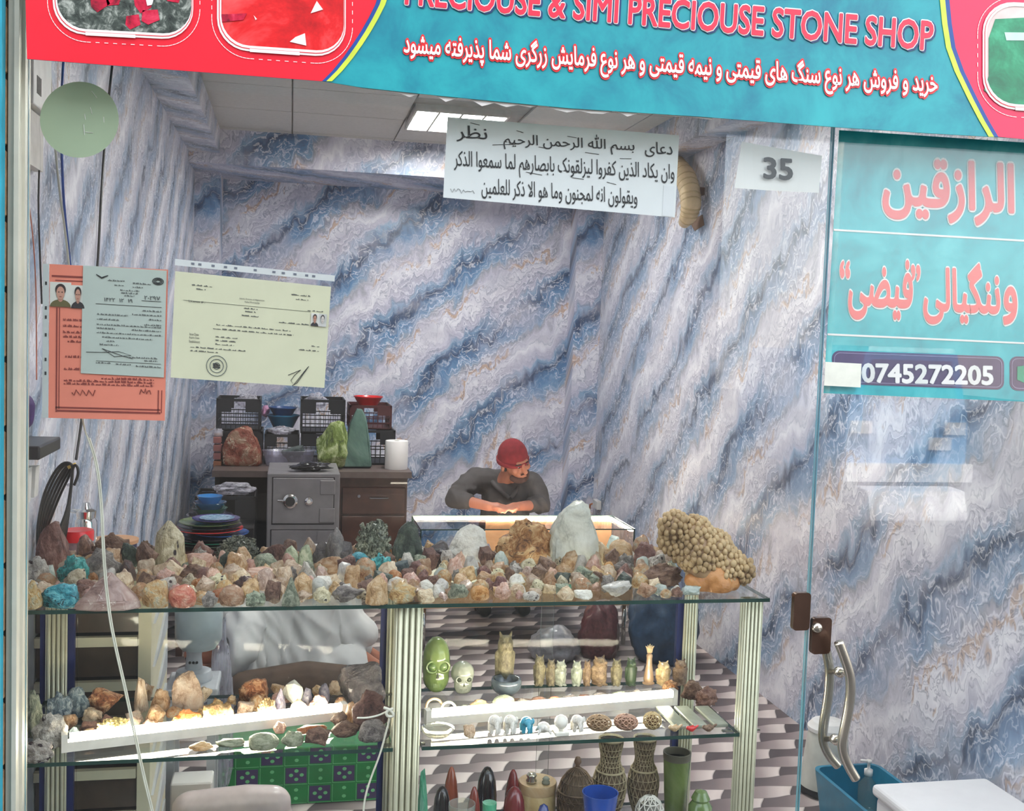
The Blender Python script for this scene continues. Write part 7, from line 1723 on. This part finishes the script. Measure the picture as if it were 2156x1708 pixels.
lat('green_jar', 'small green stone jar near the front right post', 1452, 1500, 1662, 2.40, [(0, 0), (0.8, 0), (1, 0.3), (1, 0.6), (0.7, 0.72), (0.8, 0.78), (0.5, 0.95), (0, 1.0)], G_jade, 'jar')
S('green_glass_lump', 'faceted bright green glass lump by the middle post', 'facet', 'mint', 872, 1622, 898, 1850, 0.8, ZB, False)
lat('glass_cup', 'pale glass cup on the lowest shelf', 944, 1002, 1692, 2.30, [(0, 0), (0.7, 0), (1.0, 0.95), (1.0, 1.0), (0.94, 1.0), (0.66, 0.05), (0, 0.05)], MATS['dish_glass'], 'cup')
lat('green_tumbler', 'small bright green stone tumbler on the lowest shelf', 1016, 1046, 1690, 2.30, [(0, 0), (0.8, 0), (1.0, 0.95), (1.0, 1.0), (0, 1.0)], SM['mint'], 'cup')
lat('blue_egg', 'small dark blue stone egg on the lowest shelf', 1128, 1162, 1692, 2.30, [(0, 0), (0.5, 0), (1.0, 0.4), (0.9, 0.75), (0.5, 0.95), (0, 1.0)], mat('lapis', (36, 52, 110), 0.25, coat=.5), 'stone')

# ------------------------------------------------------------------ the man working at the counter
M_skin = mat('skin', (176, 112, 88), 0.5, var=0.08); M_shirt = mat('charcoal_shirt', (70, 66, 66), 0.8, var=0.25, scale=14, bump=0.25)
M_cap = mat('red_cap', (124, 22, 32), 0.85, var=0.15, scale=40, bump=0.3); M_hair = mat('dark_hair', (34, 26, 24), 0.7); M_trou = mat('dark_trousers', (48, 46, 52), 0.8)
def mp(x, y, Y): return aY(x, y, Y)
man = thing('person', 'person in a red cap and charcoal shirt bent over the lit counter', 'person', (mp(1070, 1060, 5.9).x, 5.92, 0))
hc = mp(1083, 972, 5.80)           # head centre; bowed forward and to his left
hx = Vector((0.12, 0.34, -0.93)).normalized()   # direction from crown to chin
fwd = Vector((0.50, -0.75, -0.45)).normalized()  # where the face looks
fwd = (fwd-hx*fwd.dot(hx)).normalized(); side = hx.cross(fwd)
Hm = Matrix((( side.x, -fwd.x, -hx.x), (side.y, -fwd.y, -hx.y), (side.z, -fwd.z, -hx.z))).to_4x4()   # local: x side, y back, z crown
def hl(x, y, z): return hc+Hm.to_3x3() @ Vector((x, y, z))
ne = mp(1058, 1016, 5.88); shl = mp(1000, 1010, 5.93); shr = mp(1122, 1018, 5.93)
ell = mp(958, 1064, 5.82); elr = mp(1141, 1062, 5.84); wrl = mp(1030, 1079, 5.655); wrr = mp(1092, 1084, 5.66)
chest = mp(1066, 1045, 5.93); belly = Vector((chest.x+0.0, 5.98, 0.46)); pel = Vector((chest.x-0.01, 6.00, 0.34))
hipl, hipr = pel+Vector((-0.09, 0, 0)), pel+Vector((0.09, 0, 0))
knl, knr = Vector((pel.x-0.17, 5.66, 0.42)), Vector((pel.x+0.17, 5.66, 0.42)); ftl, ftr = Vector((pel.x-0.12, 5.84, 0.050)), Vector((pel.x+0.10, 5.84, 0.050))
elz = 0.615
ell.z = max(ell.z, elz+0.035); wrl.z = KZ+0.032; wrr.z = KZ+0.032
b = Blob()
b.ball(hl(0, 0.012, 0.035), (0.073, 0.073, 0.080)); b.cap(hl(0, -0.01, 0.0), 0.066, hl(0, -0.028, -0.062), 0.048); b.ball(hl(0, -0.045, -0.085), (0.030, 0.026, 0.022))
b.cap(hl(0, -0.078, 0.005), 0.011, hl(0, -0.095, -0.03), 0.014)          # nose
b.cap(hl(-0.03, -0.068, 0.022), 0.012, hl(0.03, -0.068, 0.022), 0.012)   # brow
b.ball(hl(0, -0.074, -0.058), (0.024, 0.012, 0.010))                    # lips
for sx in (-1, 1): b.ball(hl(sx*0.074, 0.01, -0.012), (0.012, 0.022, 0.030)); b.ball(hl(sx*0.042, -0.055, -0.02), 0.022)
b.cap(hl(0, 0.02, -0.06), 0.050, ne+Vector((0, 0.02, -0.03)), 0.056)
b.cap(shl, 0.055, shr, 0.055); b.cap(chest, 0.115, belly, 0.115); b.cap(ne+Vector((0, .03, -.05)), 0.07, chest, 0.11); b.cap(belly, 0.115, pel, 0.12)
for s_, e_, w_ in ((shl, ell, wrl), (shr, elr, wrr)): b.cap(s_, 0.048, e_, 0.037); b.cap(e_, 0.036, w_, 0.026)
for h_, k_, f_ in ((hipl, knl, ftl), (hipr, knr, ftr)):
    b.cap(h_, 0.085, k_, 0.058); b.cap(k_, 0.055, f_, 0.040); b.cap(f_, 0.036, f_+Vector((0, -0.06, -0.014)), 0.030)
# hands: palm, four bent fingers, thumb; loosely closed over the counter glass
for w_, dirv, sgn in ((wrl, Vector((0.9, -0.35, 0)).normalized(), 1), (wrr, Vector((-0.8, -0.5, 0)).normalized(), -1)):
    pv = Vector((-dirv.y, dirv.x, 0)); pc = w_+dirv*0.045
    b.cap(w_, 0.024, pc, 0.026); b.ball(pc+dirv*0.02, (0.034, 0.034, 0.018))
    for q, (o_, L_) in enumerate(((-0.026, 0.030), (-0.009, 0.036), (0.009, 0.034), (0.025, 0.027))):
        k0 = pc+dirv*0.040+pv*o_; k1 = k0+dirv*L_+Vector((0, 0, -0.006)); k2 = k1+dirv*L_*0.6+Vector((0, 0, -0.014))
        k2.z = max(k2.z, KZ+0.009); b.cap(k0, 0.0088, k1, 0.0082); b.cap(k1, 0.0082, k2, 0.0072)
    t0 = pc-pv*0.026*sgn-dirv*0.01; t1 = t0+dirv*0.030-pv*0.016*sgn; t2 = t1+dirv*0.026+Vector((0, 0, -0.006)); b.cap(t0, 0.011, t1, 0.0095); b.cap(t1, 0.0095, t2, 0.008)
body = b.skin('body', M_skin, 0.0062, 4, man)
# shirt over torso and sleeves pushed to the forearm
s = Blob()
s.cap(shl+Vector((0.01, 0, -.005)), 0.072, shr+Vector((-0.01, 0, -.005)), 0.070); s.cap(chest, 0.138, belly, 0.140); s.cap(ne+Vector((0, .035, -.065)), 0.082, chest, 0.135); s.cap(belly, 0.140, pel+Vector((0, 0, .02)), 0.140)
s.cap(shl, 0.068, shl.lerp(ell, 0.55)+Vector((-.01, 0, .004)), 0.062); s.cap(shl.lerp(ell, 0.5), 0.060, ell, 0.056); s.cap(ell, 0.056, ell.lerp(wrl, 0.36), 0.046)
s.cap(shr, 0.066, elr, 0.054); s.cap(elr, 0.054, elr.lerp(wrr, 0.45), 0.044)
for k in range(9):   # folds
    t = k/8; p_ = shl.lerp(ell, 0.3+0.6*t); s.ball(p_+Vector((0.02*math.sin(k*2.3), -0.05, 0.02*math.cos(k*1.7))), (0.030, 0.016, 0.010))
sh = s.skin('shirt', M_shirt, 0.008, 4, man)
def wrinkle(o, amp, f, seed):
    me = o.data; ns = [v.normal.copy() for v in me.vertices]
    for v, n in zip(me.vertices, ns):
        p = v.co; k = noise.noise(Vector((p.x*f[0]+p.z*f[0]*0.6, p.y*f[1], p.z*f[2]))+Vector((seed, 0, 0)))
        v.co = p+n*amp*(1-2.4*abs(k))
    me.update()
wrinkle(sh, 0.0055, (16, 9, 7), 3)
# collar, placket, buttons
cpth = [ne+Vector((-0.062, 0.02, 0.012)), ne+Vector((-0.058, -0.045, -0.005)), ne+Vector((-0.012, -0.088, -0.045)), ne+Vector((0.022, -0.098, -0.072))]
MB().tube(smooth_path(cpth), 0.014, 8).build('collar', M_shirt, sh, True)
cpth2 = [ne+Vector((0.075, 0.03, 0.006)), ne+Vector((0.080, -0.04, -0.012)), ne+Vector((0.055, -0.085, -0.045)), ne+Vector((0.026, -0.098, -0.072))]
MB().tube(smooth_path(cpth2), 0.014, 8).build('collar', M_shirt, sh, True)
# trousers
tr_ = Blob(); tr_.ball(pel, (0.15, 0.13, 0.10))
for h_, k_, f_ in ((hipl, knl, ftl), (hipr, knr, ftr)): tr_.cap(h_, 0.10, k_, 0.078); tr_.cap(k_, 0.075, f_+Vector((0, 0, .05)), 0.062)
tr_.skin('trousers', M_trou, 0.010, 4, man)
for f_ in (ftl, ftr):
    so_ = Blob(); so_.cap(f_+Vector((0, .015, -.004)), 0.044, f_+Vector((0, -0.07, -0.012)), 0.037)
    for v in so_.v: v.z = max(v.z, 0.002)
    so_.skin('shoe', M_dark, 0.006, 3, man)
# cap, hair and beard
cp_ = MB(); prof = [(0.0815*math.cos(t), 0.098*math.sin(t)) for t in [i*math.pi/2/8 for i in range(9)]]; prof[-1] = (0.0, 0.098)
cp_.lathe([(0.082, -0.028), (0.0855, -0.022)]+[(r, z) for r, z in prof]+[], hl(0, 0.014, 0.032), 28, 0, Hm, 1.0, 1.08).build('cap', M_cap, man, True)
MB().lathe([(0.083, -0.034), (0.0875, -0.034), (0.0885, -0.012), (0.084, -0.010)], hl(0, 0.014, 0.032), 28, 0, Hm, 1.0, 1.08).build('cap_band', M_cap, man.children[-1] if False else bpy.data.objects[[c.name for c in man.children if c.name.startswith('cap')][0]], True)
hr_ = Blob(); hr_.ball(hl(0, 0.045, -0.012), (0.066, 0.045, 0.045))
for sx in (-1, 1): hr_.cap(hl(sx*0.071, 0.0, 0.005), 0.010, hl(sx*0.068, -0.006, -0.03), 0.008)
hr_.skin('hair', M_hair, 0.005, 2, man)
be = Blob()
for k in range(11):
    a = -1.25+2.5*k/10; be.ball(hl(0.056*math.sin(a), -0.028-0.046*math.cos(a), -0.060-0.024*math.cos(a)), (0.014, 0.011, 0.018))
be.cap(hl(-0.018, -0.080, -0.046), 0.005, hl(0.018, -0.080, -0.046), 0.005)
be.skin('beard', mat('short_beard', (84, 56, 48), 0.8), 0.004, 2, man)
for sx in (-1, 1):
    MB().ball(hl(sx*0.030, -0.071, 0.002), (0.008, 0.005, 0.003)).build('eye', M_wht, man, True)
    MB().ball(hl(sx*0.030, -0.078, 0.001), (0.004, 0.003, 0.004)).build('iris', M_hair, man, True)
    MB().tube([hl(sx*0.016, -0.080, 0.018), hl(sx*0.032, -0.078, 0.021), hl(sx*0.046, -0.068, 0.015)], 0.0035, 6).build('eyebrow', M_hair, man, True)
# the low seat under him
ms = thing('wooden_stool', 'low dark stool under the person at the counter', 'stool', (pel.x, 6.02, 0))
bevel(B((pel.x-0.17, 5.90, 0.165), (pel.x+0.17, 6.13, 0.195)).build('seat', M_wood, ms), 0.006, 2)
for sx in (-0.14, 0.14):
    for sy in (5.92, 6.11): B((pel.x+sx-0.015, sy-0.015, 0), (pel.x+sx+0.015, sy+0.015, 0.165)).build('leg', M_wood, ms)

# ------------------------------------------------------------------ person in white bent low over a cushion
M_cloth = mat('white_cotton', (214, 212, 210), 0.85, var=0.10, scale=5, bump=0.35)
wy = 4.78
wp = thing('person', 'person in loose white clothes bent low over a brown cushion', 'person', (mp(640, 1350, wy).x, wy, 0))
def wq(x, y, dy=0.0): return mp(x, y, wy+dy)
hip = wq(668, 1212, 0.05); sho = wq(520, 1296, -0.04); hd_ = wq(452, 1352, -0.06); kne = wq(636, 1400, -0.02); anf = Vector((wq(765, 1345).x, wy+0.05, 0.13)); toe = Vector((wq(805, 1400).x, wy+0.05, 0.035))
hip.z = min(hip.z, 0.49)
b = Blob()
b.cap(hip, 0.115, sho, 0.10); b.cap(sho, 0.055, hd_, 0.05); b.ball(hd_+Vector((-0.03, 0, -0.01)), (0.095, 0.078, 0.085)); b.ball(hd_+Vector((-0.11, -0.01, -0.05)), (0.02, 0.015, 0.02))
for dy in (-0.10, 0.10):
    k_ = Vector((kne.x, wy+dy, 0.075)); h_ = hip+Vector((0.0, dy*0.8, 0)); f_ = Vector((anf.x, wy+dy*0.8+0.02, 0.10))
    b.cap(h_, 0.07, k_, 0.055); b.cap(k_, 0.05, f_, 0.040); b.cap(f_, 0.036, Vector((toe.x+0.02, f_.y, 0.035)), 0.030); b.cap(Vector((toe.x+0.02, f_.y, 0.034)), 0.030, Vector((toe.x+0.07, f_.y-0.005, 0.028)), 0.024)
    for q in range(5): b.cap(Vector((toe.x+0.075, f_.y-0.022+q*0.011, 0.024)), 0.0075, Vector((toe.x+0.105-abs(q-1)*0.006, f_.y-0.026+q*0.012, 0.012)), 0.0065)
    e_ = sho+Vector((-0.02, dy*1.9, -0.10)); w_ = Vector((hd_.x+0.02, wy+dy*1.8, 0.05)); b.cap(sho+Vector((0, dy, 0)), 0.05, e_, 0.042); b.cap(e_, 0.04, w_, 0.028)
    b.ball(w_+Vector((-0.05, 0, -0.022)), (0.045, 0.036, 0.014))
    for q in range(4): b.cap(w_+Vector((-0.08, -0.024+q*0.016, -0.026)), 0.0085, w_+Vector((-0.125+abs(q-1.5)*0.008, -0.028+q*0.018, -0.032)), 0.0072)
    b.cap(w_+Vector((-0.03, -0.03 if dy < 0 else 0.03, -0.024)), 0.010, w_+Vector((-0.065, (-0.055 if dy < 0 else 0.055), -0.030)), 0.008)
for v in b.v: v.z = max(v.z, 0.004)
b.skin('body', M_skin, 0.0085, 4, wp)
# loose tunic and trousers
c_ = Blob(); c_.cap(hip+Vector((0, 0, 0.0)), 0.135, sho+Vector((0.01, 0, 0)), 0.122); c_.cap(hip+Vector((.02, 0, -.02)), 0.14, Vector((kne.x+0.02, wy, 0.16)), 0.15); c_.cap(sho, 0.11, Vector((sho.x+0.04, wy-0.03, 0.14)), 0.12); c_.cap(Vector((sho.x+0.04, wy-0.03, 0.13)), 0.12, Vector((kne.x, wy-0.03, 0.13)), 0.13)
c_.cap(hip+Vector((0.05, 0, -.05)), 0.12, Vector((anf.x-0.09, wy+0.0, 0.24)), 0.085); c_.cap(Vector((anf.x-0.09, wy, 0.24)), 0.085, Vector((anf.x-0.015, wy+0.0, 0.20)), 0.070)
for dy in (-0.10, 0.10):
    c_.cap(hip+Vector((0, dy*0.8, 0)), 0.10, Vector((kne.x, wy+dy, 0.09)), 0.085); c_.cap(Vector((kne.x, wy+dy, 0.085)), 0.08, Vector((anf.x-0.03, wy+dy*0.8+0.02, 0.10)), 0.062)
    e_ = sho+Vector((-0.02, dy*1.9, -0.10)); c_.cap(sho+Vector((0, dy, 0)), 0.072, e_, 0.062); c_.cap(e_, 0.058, e_.lerp(Vector((hd_.x+0.02, wy+dy*1.8, 0.06)), 0.6), 0.048)
for k in range(16):
    t = k/15; p_ = hip.lerp(sho, t); c_.cap(p_+Vector((0, -0.115, -0.01+0.02*math.sin(k*2))), 0.014, Vector((p_.x+0.03*math.sin(k*1.3), p_.y-0.14, 0.10)), 0.024)
for v in c_.v: v.z = max(v.z, 0.004)
wrinkle(c_.skin('tunic', M_cloth, 0.010, 3, wp), 0.020, (13, 6, 4), 9)
hcap = MB().lathe([(0.088, -0.01), (0.092, 0.0), (0.086, 0.045), (0.06, 0.078), (0, 0.092)], hd_+Vector((0.0, 0, 0.02)), 24, 0, Matrix.Rotation(-0.5, 4, 'Y')).build('white_cap', M_cloth, wp, True)
bd_ = Blob(); 
for k in range(7): a = -1.2+2.4*k/6; bd_.ball(hd_+Vector((-0.07-0.03*math.cos(a), 0.055*math.sin(a), -0.065)), (0.022, 0.02, 0.02))
bd_.skin('beard', M_hair, 0.006, 2, wp)
# cushion on the floor in front
cu = Blob(); cy_ = wy-0.36
x0, x1 = mp(480, 1420, cy_).x, mp(806, 1420, cy_).x
cu.cap((x0+0.07, cy_, 0.085), 0.075, ((x0+x1)/2, cy_+0.02, 0.10), 0.088); cu.cap(((x0+x1)/2, cy_+0.02, 0.10), 0.088, (x1-0.06, cy_, 0.085), 0.075)
for v in cu.v: v.z = max(v.z, 0.001)
o = cu.skin('floor_cushion', mat('brown_velvet', (84, 66, 54), 0.8, var=0.2, bump=0.2), 0.008, 4); tag(o, 'long brown bolster cushion on the floor before the person in white', 'cushion')
